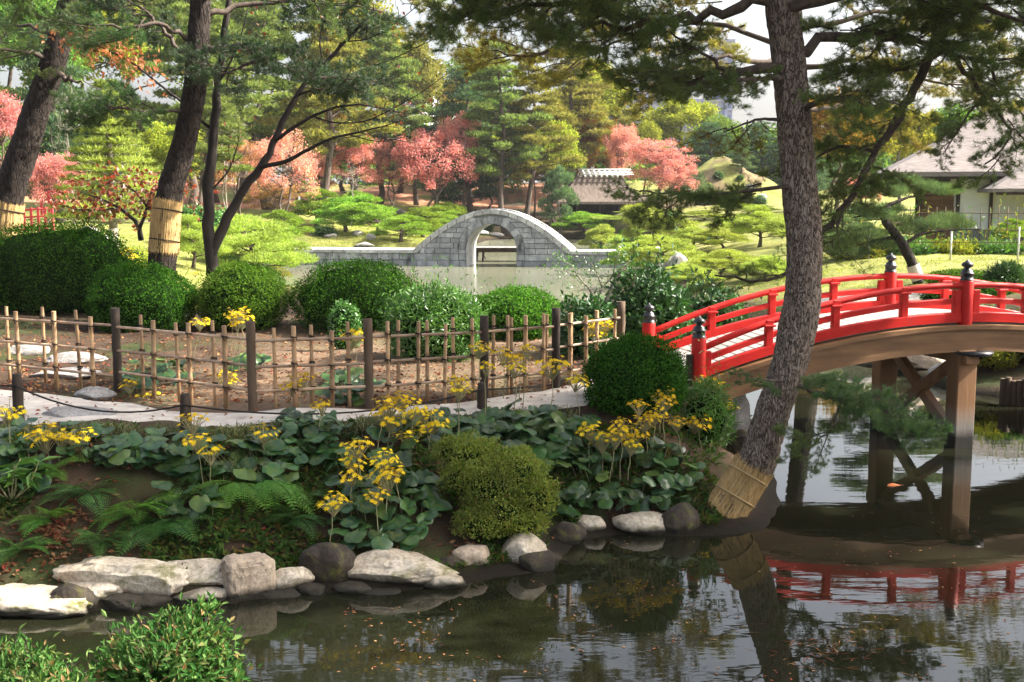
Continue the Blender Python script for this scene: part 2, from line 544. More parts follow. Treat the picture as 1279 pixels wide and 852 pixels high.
M['wood_gray'] = surf('grey_plank', (.22, .20, .18), (.36, .335, .31), 9, .75, .5, .004, (1, .1, 1), .3)
M['wood_dark'] = surf('dark_house_timber', (.02, .013, .01), (.055, .036, .026), 10, .7, .4, .005, (1, 1, .1))
def pier_mat():
    t = NT('pier_timber')
    f = t.noise(6, 6, .6, stretch=(1, 1, .12))
    base = t.ramp(f, [(.3, (.13, .06, .026)), (.7, (.25, .13, .06))])
    g = t.n('ShaderNodeNewGeometry')
    sp = t.n('ShaderNodeSeparateXYZ'); t.l(g.outputs['Position'], sp.inputs[0])
    nz = t.noise(5, 3)
    ad = t.n('ShaderNodeMath'); ad.operation = 'MULTIPLY_ADD'; ad.inputs[1].default_value = .12
    t.l(nz, ad.inputs[0]); t.l(sp.outputs['Z'], ad.inputs[2])
    wet = t.ramp(ad.outputs[0], [(.20, (.018, .016, .013)), (.32, (.17, .15, .135)), (.60, (.26, .22, .19))])
    isw = t.ramp(ad.outputs[0], [(.34, (0, 0, 0)), (.66, (1, 1, 1))])
    col = t.mix(isw, wet, base)
    return t.done(t.pbsdf(col, .7, t.bump(t.noise(30, 5, stretch=(1, 1, .1)), .5, .006), .3))
M['pier'] = pier_mat()
# bamboo
def bamboo_mat(name, a, b, c):
    t = NT(name)
    oi = t.n('ShaderNodeObjectInfo')
    f = t.noise(7, 5, .6, stretch=(1, 1, .5))
    base = t.ramp(f, [(.3, a), (.6, b), (.8, c)])
    hs = t.n('ShaderNodeHueSaturation')
    mr = t.n('ShaderNodeMapRange'); mr.inputs[3].default_value = .7; mr.inputs[4].default_value = 1.25
    t.l(oi.outputs['Random'], mr.inputs[0]); t.l(mr.outputs[0], hs.inputs['Value']); t.l(base, hs.inputs['Color'])
    return t.done(t.pbsdf(hs.outputs[0], .45, t.bump(t.noise(40, 4, stretch=(1, 1, .1)), .25, .003), .4))
M['bamboo'] = bamboo_mat('weathered_bamboo', (.22, .12, .06), (.40, .26, .14), (.52, .40, .26))
M['bamboo_rail'] = bamboo_mat('bamboo_rail_skin', (.25, .15, .09), (.42, .29, .19), (.50, .38, .27))
# built things
def red_mat():
    t = NT('vermilion_paint')
    f = t.noise(3, 5, .6)
    col = t.ramp(f, [(.3, (.36, .007, .006)), (.7, (.52, .015, .010))])
    worn = t.ramp(t.noise(5, 8, .75), [(.56, (0, 0, 0)), (.72, (1, 1, 1))])
    col = t.mix(worn, col, (.36, .026, .022))
    chip = t.ramp(t.noise(38, 6, .75), [(.66, (0, 0, 0)), (.70, (1, 1, 1))])
    col = t.mix(chip, col, (.10, .035, .03))
    return t.done(t.pbsdf(col, t.ramp(t.noise(9, 4), [(.3, (.38,) * 3), (.7, (.62,) * 3)]), t.bump(t.noise(28, 6, .7), .25, .004), .2, 0, 0))
M['red'] = red_mat()
M['black_cap'] = surf('black_metal_cap', (.008, .008, .009), (.02, .02, .022), 12, .35, .1, .003, None, .5)
def stone_mat(name, a, b, c, scale=1.6, streak=True):
    t = NT(name)
    f = t.noise(scale, 8, .65)
    col = t.ramp(f, [(.28, a), (.5, b), (.72, c)])
    oi = t.n('ShaderNodeObjectInfo')
    hs = t.n('ShaderNodeHueSaturation')
    mr = t.n('ShaderNodeMapRange'); mr.inputs[3].default_value = .72; mr.inputs[4].default_value = 1.15
    t.l(oi.outputs['Random'], mr.inputs[0]); t.l(mr.outputs[0], hs.inputs['Value'])
    if streak:
        s = t.ramp(t.noise(2.2, 6, .7, stretch=(1, 1, .25)), [(.50, (0, 0, 0)), (.68, (1, 1, 1))])
        col = t.mix(s, col, tuple(x * .35 for x in a[:3]))
    t.l(col, hs.inputs['Color'])
    sp = t.noise(45, 4, .7)
    ad = t.n('ShaderNodeMath'); ad.operation = 'MULTIPLY_ADD'; ad.inputs[1].default_value = .3
    t.l(sp, ad.inputs[0]); t.l(t.noise(8, 6, .7), ad.inputs[2])
    return t.done(t.pbsdf(hs.outputs[0], .85, t.bump(ad.outputs[0], .6, .02), .25))
M['bridge_stone'] = stone_mat('bridge_granite', (.15, .16, .17), (.27, .28, .29), (.40, .41, .42))
M['coping'] = stone_mat('coping_granite', (.22, .22, .22), (.38, .38, .37), (.55, .54, .52), 2.5, False)
M['steps'] = stone_mat('step_granite', (.38, .36, .33), (.52, .50, .47), (.66, .64, .60), 3, False)
M['core'] = surf('bridge_mortar', (.14, .14, .14), (.22, .22, .22), 8, .9, .5)

def rock_mat(name, a, b, c, moss=.5, mosscol=(.085, .085, .02), wet=True):
    """bank stone: pale faces, yellow-green moss in patches, dark wet foot at the waterline"""
    t = NT(name)
    f = t.noise(2.2, 9, .68)
    col = t.ramp(f, [(.25, a), (.5, b), (.75, c)])
    sp = t.ramp(t.noise(30, 4, .7), [(.35, (.55,) * 3), (.6, (1,) * 3)])
    col = t.mix(1.0, col, sp, 'MULTIPLY')
    mo = t.ramp(t.noise(3.1, 7, .7, dist=.6), [(1 - moss - .08, (0, 0, 0)), (1 - moss + .08, (1, 1, 1))])
    col = t.mix(mo, col, t.mix(t.noise(25, 3), mosscol, tuple(x * 2.0 for x in mosscol)))
    if wet:
        g = t.n('ShaderNodeNewGeometry')
        s = t.n('ShaderNodeSeparateXYZ'); t.l(g.outputs['Position'], s.inputs[0])
        ad = t.n('ShaderNodeMath'); ad.operation = 'MULTIPLY_ADD'; ad.inputs[1].default_value = .10
        t.l(t.noise(6, 4), ad.inputs[0]); t.l(s.outputs['Z'], ad.inputs[2])
        w = t.ramp(ad.outputs[0], [(.09, (0, 0, 0)), (.16, (1, 1, 1))])
        col = t.mix(w, (.02, .018, .012), col)
    ad2 = t.n('ShaderNodeMath'); ad2.operation = 'MULTIPLY_ADD'; ad2.inputs[1].default_value = .25
    t.l(t.noise(40, 5, .7), ad2.inputs[0]); t.l(t.noise(7, 7, .7), ad2.inputs[2])
    return t.done(t.pbsdf(col, .8, t.bump(ad2.outputs[0], .9, .03), .3))
M['rock_pale'] = rock_mat('pale_bank_stone', (.30, .23, .15), (.55, .47, .36), (.72, .65, .54), .40)
M['rock_block'] = rock_mat('pinkish_granite', (.24, .175, .12), (.42, .335, .25), (.58, .48, .37), .25)
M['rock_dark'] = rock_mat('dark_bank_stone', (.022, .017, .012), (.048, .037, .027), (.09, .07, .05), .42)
M['rock_grey'] = rock_mat('grey_garden_stone', (.18, .16, .15), (.32, .30, .28), (.48, .45, .43), .25, wet=False)
M['rock_far'] = rock_mat('far_shore_stone', (.22, .20, .18), (.38, .36, .33), (.55, .52, .48), .2, wet=False)
M['plaster'] = surf('white_plaster', (.82, .84, .86), (.88, .89, .90), 1.2, .85, .15, .004, None, .2)
M['shingle'] = surf('grey_bark_roof', (.10, .085, .08), (.19, .165, .155), 3.0, .85, .9, .03, (1, 6, 6), .2, (.26, .23, .215), 14)
M['thatch'] = surf('thatch', (.06, .046, .038), (.105, .083, .07), 4.0, .95, 1.0, .04, (1, .35, .35), .1, (.145, .115, .10), 18)
M['ridge_white'] = surf('ridge_pole', (.45, .44, .42), (.66, .65, .62), 5, .8, .3)
M['bldg_blue'] = surf('far_block_wall', (.30, .33, .45), (.36, .39, .50), .4, .8, .05, .01)
M['bldg_white'] = surf('far_white_wall', (.70, .71, .74), (.78, .79, .81), .4, .8, .05, .01)
M['bldg_glass'] = surf('far_block_window', (.10, .12, .20), (.16, .19, .28), .6, .25, .05, .01, None, .5)
M['red_rail'] = surf('faded_red_rail', (.42, .03, .05), (.55, .06, .07), 4, .5, .1)
M['skin'] = surf('skin', (.50, .31, .22), (.55, .35, .26), 9, .6, .1, .002)
M['hair'] = surf('black_hair', (.012, .010, .009), (.03, .025, .022), 30, .5, .4, .004)
M['jacket'] = surf('dark_jacket', (.02, .02, .028), (.045, .045, .055), 14, .9, .4, .006)
M['shirt'] = surf('white_top', (.68, .68, .70), (.78, .78, .80), 8, .9, .3, .006)
M['jeans'] = surf('blue_jeans', (.05, .09, .20), (.09, .15, .30), 14, .9, .3, .004)
M['koi'] = surf('orange_koi', (.75, .12, .02), (.85, .30, .08), 4, .3, .1, .002, None, .5)
M['wrap_white'] = surf('pale_trunk_wrap', (.50, .42, .36), (.66, .58, .51), 25, .85, .6, .006, (1, 1, .1))

# ------------------------------------------------------------------ terrain
def gp(px, py):
    v = G(px, py, 0.0); return (v.x, v.y)
POLY_B = [gp(*p) for p in [(-260, 790), (-120, 778), (0, 768), (100, 765), (200, 757), (300, 752), (385, 738), (440, 742), (560, 733), (620, 722),
          (690, 712), (722, 676), (775, 668), (850, 671), (905, 669), (955, 662), (975, 630), (965, 580), (948, 540), (930, 505), (906, 470), (850, 440), (780, 425),
          (700, 415), (600, 405), (500, 400), (400, 395), (342, 385), (330, 350), (325, 331)]] + [(-13.6, 64), (-15, 72), (-22, 82), (-60, 90), (-400, 95), (-400, 9)]
POLY_C = [gp(*p) for p in [(778, 334), (764, 360), (757, 380), (790, 400), (850, 420), (920, 430), (990, 440), (1050, 452), (1108, 462), (1160, 475), (1204, 490), (1290, 502)]] + \
         [(9.0, 17.2), (8.9, 15), (9.6, 12), (11.5, 8), (13, 3), (14, -40), (400, -40), (400, 160), (7, 160), (6.4, 97), (9.5, 84), (8.0, 70), (6.2, 60)]
POLY_D = [(-13.5, 75.2), (-9, 74.6), (-4.5, 75.5), (-3.2, 82), (-2.2, 95), (0.5, 98.5), (4, 97.5), (6.2, 96), (12, 96), (300, 96), (300, 1500), (-300, 1500), (-300, 76)]
POLY_A = [(-60, 7.6), (-6, 7.3), (-2.7, 7.2), (-1.6, 6.9), (-1.1, 6.2), (-0.6, 5.2), (1.5, 4.6), (6, 3.6), (13, 1.0), (13, -70), (-60, -70)]

def sdist(X, Y, poly):
    """signed distance, positive inside"""
    P = np.array(poly)
    Q = np.roll(P, -1, 0)
    d = np.full(X.shape, 1e18)
    inside = np.zeros(X.shape, bool)
    for (ax, ay), (bx, by) in zip(P, Q):
        ex, ey = bx - ax, by - ay
        t = np.clip(((X - ax) * ex + (Y - ay) * ey) / (ex * ex + ey * ey + 1e-12), 0, 1)
        d = np.minimum(d, (X - ax - t * ex) ** 2 + (Y - ay - t * ey) ** 2)
        c = ((ay > Y) != (by > Y)) & (X < ex * (Y - ay) / (ey if abs(ey) > 1e-12 else 1e-12) + ax)
        inside ^= c
    d = np.sqrt(d)
    return np.where(inside, d, -d)

def sst(x):
    x = np.clip(x, 0, 1); return x * x * (3 - 2 * x)

HILL = At(918, 190, 106)
def height(X, Y):
    n = np.stack([X, Y, X * 0], -1).reshape(-1, 3)
    rough = (fbm(n, 1.3, 3, 3) * .05).reshape(X.shape)
    big = (fbm(n, .12, 9, 3)).reshape(X.shape)
    sb, scc, sd, sa = (sdist(X, Y, p) for p in (POLY_B, POLY_C, POLY_D, POLY_A))
    left = sst((-X - 5.5 - .16 * np.maximum(Y - 20, 0)) / 7)
    hB = 1.0 + .035 * np.clip(Y - 13, 0, 27) * left
    zb = np.where(sb > 0, .0 + .07 * np.clip(sb / .2, 0, 1) + (hB - .07) * sst((sb - .08) / 2.05) ** .85, -.7 + .70 * sst((sb + .5) / .5))
    hC = .55 + .95 * sst((X - 5) / 7) + .012 * np.maximum(Y - 25, 0) + .5 * sst((Y - 45) / 20) * sst((X - 8) / 12)
    zc = np.where(scc > 0, .1 + (hC - .1) * sst((scc + .2) / 3.0), -.7 + .8 * sst((scc + .5) / .5))
    hD = .3 + .115 * np.clip(sd, 0, 45) + .35 * big * sst(sd / 12)
    hD = hD + (5.0 + .6 * (fbm(n, .45, 6, 3)).reshape(X.shape)) * np.exp(-(np.abs((X - HILL.x) / 5.4) ** 1.6 + ((Y - 108) / 6) ** 2)) + 1.2 * np.exp(-(((X - HILL.x + 5) / 4) ** 2 + ((Y - 106) / 4) ** 2))
    zd = np.where(sd > 0, .1 + (hD - .1) * sst((sd + .3) / 2.0), -.7 + .8 * sst((sd + .5) / .5))
    za = np.where(sa > 0, .15 + 1.4 * sst(sa / 4.5), -.7 + .85 * sst((sa + .5) / .5))
    z = np.maximum(np.maximum(zb, zc), np.maximum(zd, za))
    return z + rough * sst((z + .1) / .4), sb, scc, sd

def axis(parts):
    out = [parts[0][0]]
    for a, b, s in parts:
        n = max(1, int(round((b - a) / s)))
        out += list(np.linspace(a, b, n + 1)[1:])
    return np.array(out)
GX = axis([(-2200, -200, 200), (-200, -60, 10), (-60, -24, 1.0), (-24, -9, .45), (-9, 10, .16), (10, 26, .5), (26, 60, 1.2), (60, 200, 10), (200, 2200, 200)])
GY = axis([(-200, -10, 15), (-10, 5, .7), (5, 17, .14), (17, 32, .3), (32, 60, .7), (60, 125, .9), (125, 300, 12), (300, 3000, 220)])
_X, _Y = np.meshgrid(GX, GY, indexing='ij')
GZ, SB, SCC, SD = height(_X, _Y)

def gz(x, y):
    """ground height at x,y (scalar or arrays)"""
    x = np.asarray(x, float); y = np.asarray(y, float)
    i = np.clip(np.searchsorted(GX, x) - 1, 0, len(GX) - 2)
    j = np.clip(np.searchsorted(GY, y) - 1, 0, len(GY) - 2)
    u = (x - GX[i]) / (GX[i + 1] - GX[i]); v = (y - GY[j]) / (GY[j + 1] - GY[j])
    return GZ[i, j] * (1 - u) * (1 - v) + GZ[i + 1, j] * u * (1 - v) + GZ[i, j + 1] * (1 - u) * v + GZ[i + 1, j + 1] * u * v

def gzf(x, y):
    return float(gz(x, y))

def onland(px, py, tries=12):
    """ground point seen at photo pixel px,py"""
    z = 1.0
    for _ in range(tries):
        p = G(px, min(py, 9999), z)
        z = .5 * z + .5 * gzf(p.x, p.y)
    p = G(px, py, z)
    return Vector((p.x, p.y, gzf(p.x, p.y)))

def ground_mat():
    t = NT('garden_soil')
    at = t.n('ShaderNodeVertexColor'); at.layer_name = 'zone'
    sp = t.n('ShaderNodeSeparateColor'); t.l(at.outputs['Color'], sp.inputs[0])
    f = t.noise(.9, 8, .65)
    soil = t.ramp(f, [(.3, (.022, .014, .009)), (.55, (.05, .032, .02)), (.75, (.10, .065, .042))])
    moss = t.ramp(t.noise(2.3, 6, .7), [(.3, (.018, .025, .008)), (.7, (.05, .06, .018))])
    soil = t.mix(t.ramp(t.noise(.7, 5, .6), [(.5, (0, 0, 0)), (.62, (1, 1, 1))]), soil, moss)
    dirt = t.ramp(t.noise(3, 8, .7), [(.3, (.09, .058, .036)), (.55, (.17, .115, .075)), (.75, (.28, .205, .14))])
    lawn = t.ramp(t.noise(.45, 7, .65), [(.28, (.11, .13, .03)), (.5, (.22, .22, .06)), (.72, (.34, .32, .11))])
    lawn = t.mix(t.ramp(t.noise(9, 6, .7), [(.35, (.72,) * 3), (.65, (1,) * 3)]), (0, 0, 0), lawn) if False else lawn
    fine = t.mix(1.0, t.ramp(t.noise(14, 5, .75), [(.3, (.55,) * 3), (.65, (1, 1, 1))]), t.ramp(t.noise(1.7, 6, .7), [(.35, (.70, .76, .6)), (.6, (1, 1, 1))]), 'MULTIPLY')
    lawn = t.mix(1.0, lawn, fine, 'MULTIPLY')
    col = t.mix(sp.outputs[1], soil, dirt)
    col = t.mix(sp.outputs[0], col, lawn)
    col = t.mix(sp.outputs[2], col, t.ramp(t.noise(2.0, 7, .7), [(.3, (.28, .10, .06)), (.6, (.42, .20, .12)), (.8, (.50, .38, .14))]))
    ge = t.n('ShaderNodeNewGeometry'); sz = t.n('ShaderNodeSeparateXYZ'); t.l(ge.outputs['Position'], sz.inputs[0])
    aw = t.n('ShaderNodeMath'); aw.operation = 'MULTIPLY_ADD'; aw.inputs[1].default_value = .12
    t.l(t.noise(5, 5, .7), aw.inputs[0]); t.l(sz.outputs['Z'], aw.inputs[2])
    col = t.mix(t.ramp(aw.outputs[0], [(.10, (1, 1, 1)), (.22, (0, 0, 0))]), col, (.014, .011, .007))      # wet silt at the water's edge
    ad = t.n('ShaderNodeMath'); ad.operation = 'MULTIPLY_ADD'; ad.inputs[1].default_value = .3
    t.l(t.noise(35, 5, .75), ad.inputs[0]); t.l(t.noise(6, 6, .7), ad.inputs[2])
    return t.done(t.pbsdf(col, .95, t.bump(ad.outputs[0], .8, .05), .15))

def make_ground():
    g = Geo()
    nx, ny = len(GX), len(GY)
    V = np.stack([_X, _Y, GZ], -1).reshape(-1, 3)
    i = np.arange(nx - 1)[:, None]; j = np.arange(ny - 1)[None, :]
    a = (i * ny + j); F = np.stack([a, a + ny, a + ny + 1, a + 1], -1).reshape(-1, 4)
    g.add(V, F, 0, True)
    o = mobj('ground', g, ground_mat())
    n = np.stack([_X, _Y, _X * 0], -1).reshape(-1, 3)
    nz = fbm(n, .35, 5, 3).reshape(_X.shape)
    lawnC = sst((X_ := (_X - 5.5)) / 2.5) * sst((_Y - 22) / 4) * sst((SCC - .8) / 1.5)
    lawnD = sst((SD - .8) / 1.2) * sst((104 - _Y + nz * 9) / 5)
    lawnB = sst((-_X - 5) / 3) * sst((_Y - 24) / 5)
    lawn = np.clip(np.maximum(np.maximum(lawnC, lawnD * (.55 + .45 * (nz > -.5))), lawnB), 0, 1)
    hillm = np.exp(-(((_X - HILL.x) / 9) ** 2 + ((_Y - 107) / 9) ** 2))
    lawn = np.maximum(lawn, sst(hillm * 2.5))
    dirt = sst((SB - 2.4) / 1.0) * sst((_X + 5.2) / 1.6) * (1 - sst((_Y - 24) / 6)) * (.6 + .4 * np.clip(nz, -1, 1))
    dirt = np.maximum(dirt, sst(hillm * 2.5) * sst((fbm(n, .5, 12, 3).reshape(_X.shape) + .25) / .5) * .75)
    dirt = np.maximum(dirt, sst((_X + 12) / 4) * sst((_Y - 30) / 4) * (_X < -4) * (_Y < 60) * .6)
    lawn = lawn * (1 - .8 * (dirt > .3) * sst(hillm * 2.5))
    rust = sst((SD - 16) / 8) * sst((_Y - 92) / 6) * sst((fbm(n, .22, 8, 3).reshape(_X.shape) + .25) / .5) * (1 - sst(hillm * 3)) * (_X < 8)
    col = np.stack([lawn, np.clip(dirt, 0, 1), np.clip(rust, 0, 1), np.ones_like(lawn)], -1).reshape(-1, 4)
    ca = o.data.color_attributes.new('zone', 'FLOAT_COLOR', 'POINT')
    ca.data.foreach_set('color', col.astype(np.float32).ravel())
    setp(o, kind='structure', label='bare soil and moss banks rising to lawns round the pond')
    return o
make_ground()

def water_mat():
    t = NT('pond_water')
    g = t.n('ShaderNodeNewGeometry')
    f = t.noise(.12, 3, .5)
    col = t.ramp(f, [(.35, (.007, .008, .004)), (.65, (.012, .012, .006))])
    # sunlit silt and channel shade put into the colour; open pond wind ruffled
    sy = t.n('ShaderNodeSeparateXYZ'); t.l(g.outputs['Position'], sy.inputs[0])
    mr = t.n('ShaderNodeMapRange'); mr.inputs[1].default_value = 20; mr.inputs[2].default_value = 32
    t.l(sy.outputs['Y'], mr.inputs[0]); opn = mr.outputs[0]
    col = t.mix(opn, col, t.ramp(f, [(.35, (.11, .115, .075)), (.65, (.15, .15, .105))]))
    rgh = t.n('ShaderNodeMapRange'); rgh.inputs[3].default_value = .015; rgh.inputs[4].default_value = .17
    t.l(opn, rgh.inputs[0])
    tc = t.n('ShaderNodeTexCoord')
    mp = t.n('ShaderNodeMapping'); mp.inputs['Scale'].default_value = (.8, 2.6, 1)
    t.l(tc.outputs['Object'], mp.inputs[0])
    n1 = t.n('ShaderNodeTexNoise', Scale=1.3, Detail=3, Roughness=.5); t.l(mp.outputs[0], n1.inputs['Vector'])
    n2 = t.n('ShaderNodeTexNoise', Scale=9.0, Detail=2, Roughness=.5); t.l(mp.outputs[0], n2.inputs['Vector'])
    patch = t.ramp(t.noise(.35, 3, .5), [(.45, (0, 0, 0)), (.65, (1, 1, 1))])
    mu = t.n('ShaderNodeMath'); mu.operation = 'MULTIPLY'; t.l(n2.outputs['Fac'], mu.inputs[0]); t.l(patch, mu.inputs[1])
    ad = t.n('ShaderNodeMath'); ad.operation = 'MULTIPLY_ADD'; ad.inputs[1].default_value = .22
    t.l(mu.outputs[0], ad.inputs[0]); t.l(n1.outputs['Fac'], ad.inputs[2])
    p = t.pbsdf(col, rgh.outputs[0], t.bump(ad.outputs[0], .20, .008), .5)
    p.inputs['IOR'].default_value = 1.42
    return t.done(p)

w = Geo()
xs = np.linspace(-60, 60, 25); ys = np.linspace(-5, 115, 25)
V = np.array([[x, y, 0.0] for x in xs for y in ys])
F = np.array([[i * 25 + j, (i + 1) * 25 + j, (i + 1) * 25 + j + 1, i * 25 + j + 1] for i in range(24) for j in range(24)])
w.add(V, F, 0, True)
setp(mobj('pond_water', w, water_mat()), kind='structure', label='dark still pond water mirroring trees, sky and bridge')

def ribbon(name, left, right, lift, mat, label, n=60, across=10):
    """ground-hugging sheet between two edge polylines"""
    def res(P, n):
        P = np.array([(p[0], p[1]) for p in P]); s = np.r_[0, np.cumsum(np.linalg.norm(np.diff(P, axis=0), axis=1))]
        u = np.linspace(0, s[-1], n)
        return np.stack([np.interp(u, s, P[:, 0]), np.interp(u, s, P[:, 1])], 1)
    L, R = res(left, n), res(right, n)
    nz = fbm(np.c_[L, L[:, 0] * 0], 1.6, 4)[:, None] * .07
    t = np.linspace(0, 1, across)[None, :, None]
    Pxy = (L + nz)[:, None, :] * (1 - t) + (R - nz)[:, None, :] * t
    z = gz(Pxy[..., 0], Pxy[..., 1]) + lift
    z[:, 0] -= lift + .03; z[:, -1] -= lift + .03
    V = np.concatenate([Pxy, z[..., None]], -1).reshape(-1, 3)
    i = np.arange(n - 1)[:, None] * across; j = np.arange(across - 1)[None, :]
    F = np.stack([i + j, i + j + 1, i + across + j + 1, i + across + j], -1).reshape(-1, 4)
    g = Geo(); g.add(V, F, 0, True)
    return setp(mobj(name, g, mat), kind='structure', label=label)
sand = surf('path_sand', (.36, .31, .26), (.52, .46, .40), 5, .95, .7, .012, None, .15, (.62, .57, .50), 60)
ptop = [onland(*p) for p in [(-160, 462), (0, 484), (90, 496), (180, 512), (300, 520), (420, 512), (520, 507), (600, 500), (680, 489), (740, 474), (800, 466), (866, 462)]]
pbot = [onland(*p) for p in [(-160, 528), (0, 530), (90, 531), (200, 529), (310, 532), (430, 530), (530, 524), (610, 517), (690, 513), (750, 508), (820, 494), (888, 478)]]
ribbon('garden_path', ptop, pbot, .028, sand, 'pale sandy garden path between bamboo fence and planted bank')
# pale gravel strip on the lawn beyond the red bridge
lt = [onland(*p) for p in [(1010, 372), (1060, 366), (1130, 360), (1190, 362)]]
lb = [onland(*p) for p in [(1010, 386), (1060, 384), (1130, 378), (1190, 374)]]
ribbon('gravel_path', lt, lb, .03, sand, 'pale gravel path across the lawn beyond the red bridge', 24, 5)

# ------------------------------------------------------------------ plants
def rdirs(rng, n):
    v = rng.normal(size=(n, 3)); return v / np.linalg.norm(v, axis=1)[:, None]

def leaf_ball(g, rng, n, c, r, L, W, mat=0, shell=.55, up=.4, flat=0.0, jitter=1.0):
    """n leaves spread through an ellipsoid, denser near its skin, tips turned out and up"""
    d = rdirs(rng, n)
    rad = (shell + (1 - shell) * rng.uniform(0, 1, n)) * np.where(rng.uniform(0, 1, n) < .25, rng.uniform(.2, 1, n), 1)
    P = np.array(c) + d * rad[:, None] * np.array(r)
    D = d + np.array([0, 0, up]) + rng.normal(size=(n, 3)) * .6 * jitter
    D[:, 2] *= (1 - flat)
    N = rdirs(rng, n) * .7 + np.array([0, 0, 1.0])
    s = rng.uniform(.7, 1.3, n)
    g.leaves(P, D, N, L * s, W * s, mat)

def needle_pad(g, rng, n, c, r, L, W, mat=0):
    """flat cloud of short needles standing up and out, as pines look from far away"""
    d = rdirs(rng, n)
    P = np.array(c) + d * (rng.uniform(.25, 1, n) ** .5)[:, None] * np.array(r)
    low = P[:, 2] < c[2]
    P[low, 2] = c[2] - (c[2] - P[low, 2]) * .45
    D = d * np.array([.8, .8, .4]) + np.array([0, 0, .75]) + rng.normal(size=(n, 3)) * .4
    N = rdirs(rng, n)
    s = rng.uniform(.7, 1.3, n)
    g.leaves(P, D, N, L * s, W * s, mat, 0, 0)

def bent(a, b, rng, k=5, sag=0.0, wob=.08):
    a, b = np.array(a, float), np.array(b, float)
    t = np.linspace(0, 1, k)[:, None]
    L = np.linalg.norm(b - a)
    P = a + (b - a) * t + rng.normal(size=(k, 3)) * L * wob * np.sin(t * np.pi)
    P[:, 2] += -sag * L * np.sin(t[:, 0] * np.pi)
    P[0], P[-1] = a, b
    return P

def make_pine_proto(seed, H=16, R=4.2, r=.28, first=.38, pads=34, npad=330, L=.34, W=.07, lean=.06, pr=1.15, flat=.34):
    rng = np.random.default_rng(seed)
    t = np.linspace(0, 1, 9)
    trunk = np.c_[np.cumsum(rng.normal(0, .035, 9)) * H * .4 + t * H * lean, np.cumsum(rng.normal(0, .035, 9)) * H * .3, t * H]
    trunk[0] = 0
    gt, gc = Geo(), Geo()
    gt.tube(trunk, r * (1 - .82 * t) * (1 + .5 * np.exp(-t * 18)), 9, 0, True, True, .12, seed)
    for k in range(pads):
        f = first + (1 - first) * (k + rng.uniform(0, 1)) / pads
        base = np.array([np.interp(f - .05, t, trunk[:, i]) for i in range(3)])
        a = k * 2.4 + rng.uniform(-.5, .5)
        reach = R * (1 - ((f - first) / (1 - first)) ** 1.7 * .85) * rng.uniform(.45, 1.05)
        tip = base + np.array([math.cos(a) * reach, math.sin(a) * reach, reach * rng.uniform(-.05, .3) + .05 * H * (1 - f)])
        if reach > .5:
            gt.tube(bent(base, tip, rng, 5, -.04, .07), np.linspace(r * .33 * (1.15 - f), r * .05, 5), 5, 0, False)
        s = pr * rng.uniform(.7, 1.25) * (1.12 - .45 * f)
        needle_pad(gc, rng, int(npad * s * s), tip, (s, s, s * flat), L, W)
        if reach > 1.6:
            mid = base + (tip - base) * rng.uniform(.55, .75) + np.array([0, 0, .15])
            needle_pad(gc, rng, int(npad * .5), mid, (s * .75, s * .75, s * flat * .8), L, W)
    return gt.mesh('pine_trunk'), gc.mesh('pine_crown')

def make_broad_proto(seed, H=10, R=3.6, r=.2, first=.3, clumps=46, nleaf=210, L=.26, W=.17, squash=.9, layered=False, bare=0.0, stems=1):
    rng = np.random.default_rng(seed)
    gt, gc = Geo(), Geo()
    cz = H * (first + (1 - first) * .52)
    ends = []
    for s in range(stems):
        a0 = s * 2.2 + rng.uniform(0, 6)
        sp = 0 if stems == 1 else R * .32
        top = np.array([math.cos(a0) * sp, math.sin(a0) * sp, H * .72])
        P = bent((math.cos(a0) * sp * .12, math.sin(a0) * sp * .12, -.1), top, rng, 7, 0, .05)
        gt.tube(P, np.linspace(r / stems ** .4, r * .3, 7) * np.r_[1.35, np.ones(6)], 8, 0, True, True, .12, seed)
        ends.append(P)
    for k in range(clumps):
        d = rdirs(rng, 1)[0]
        if d[2] < -.55: d[2] *= -1
        c = np.array([0, 0, cz]) + d * np.array([R, R, (H - cz) * squash if d[2] > 0 else (cz - H * first)]) * rng.uniform(.45, 1.0)
        P = ends[k % stems]
        i = int(np.clip(np.searchsorted(P[:, 2], c[2] - .35 * math.hypot(c[0], c[1]) - .2), 2, 6))
        gt.tube(bent(P[i], c, rng, 5, -.05, .08), np.linspace(r * .28, r * .035, 5), 5, 0, False)
        if rng.uniform() < bare:
            for q in range(5):
                e = c + rdirs(rng, 1)[0] * R * .3
                gt.tube(bent(c, e, rng, 4, 0, .1), np.linspace(r * .06, .008, 4), 4, 0, False)
            continue
        s = R * (rng.uniform(.2, .36) if clumps < 80 else rng.uniform(.12, .28))
        if layered:
            leaf_ball(gc, rng, nleaf, c, (s * 1.35, s * 1.35, s * .45), L, W, 0, .35, .1, .5)
        else:
            leaf_ball(gc, rng, nleaf, c, (s, s, s * .8), L, W, 0, .4, .2)
    return gt.mesh('broad_trunk'), gc.mesh('broad_crown')

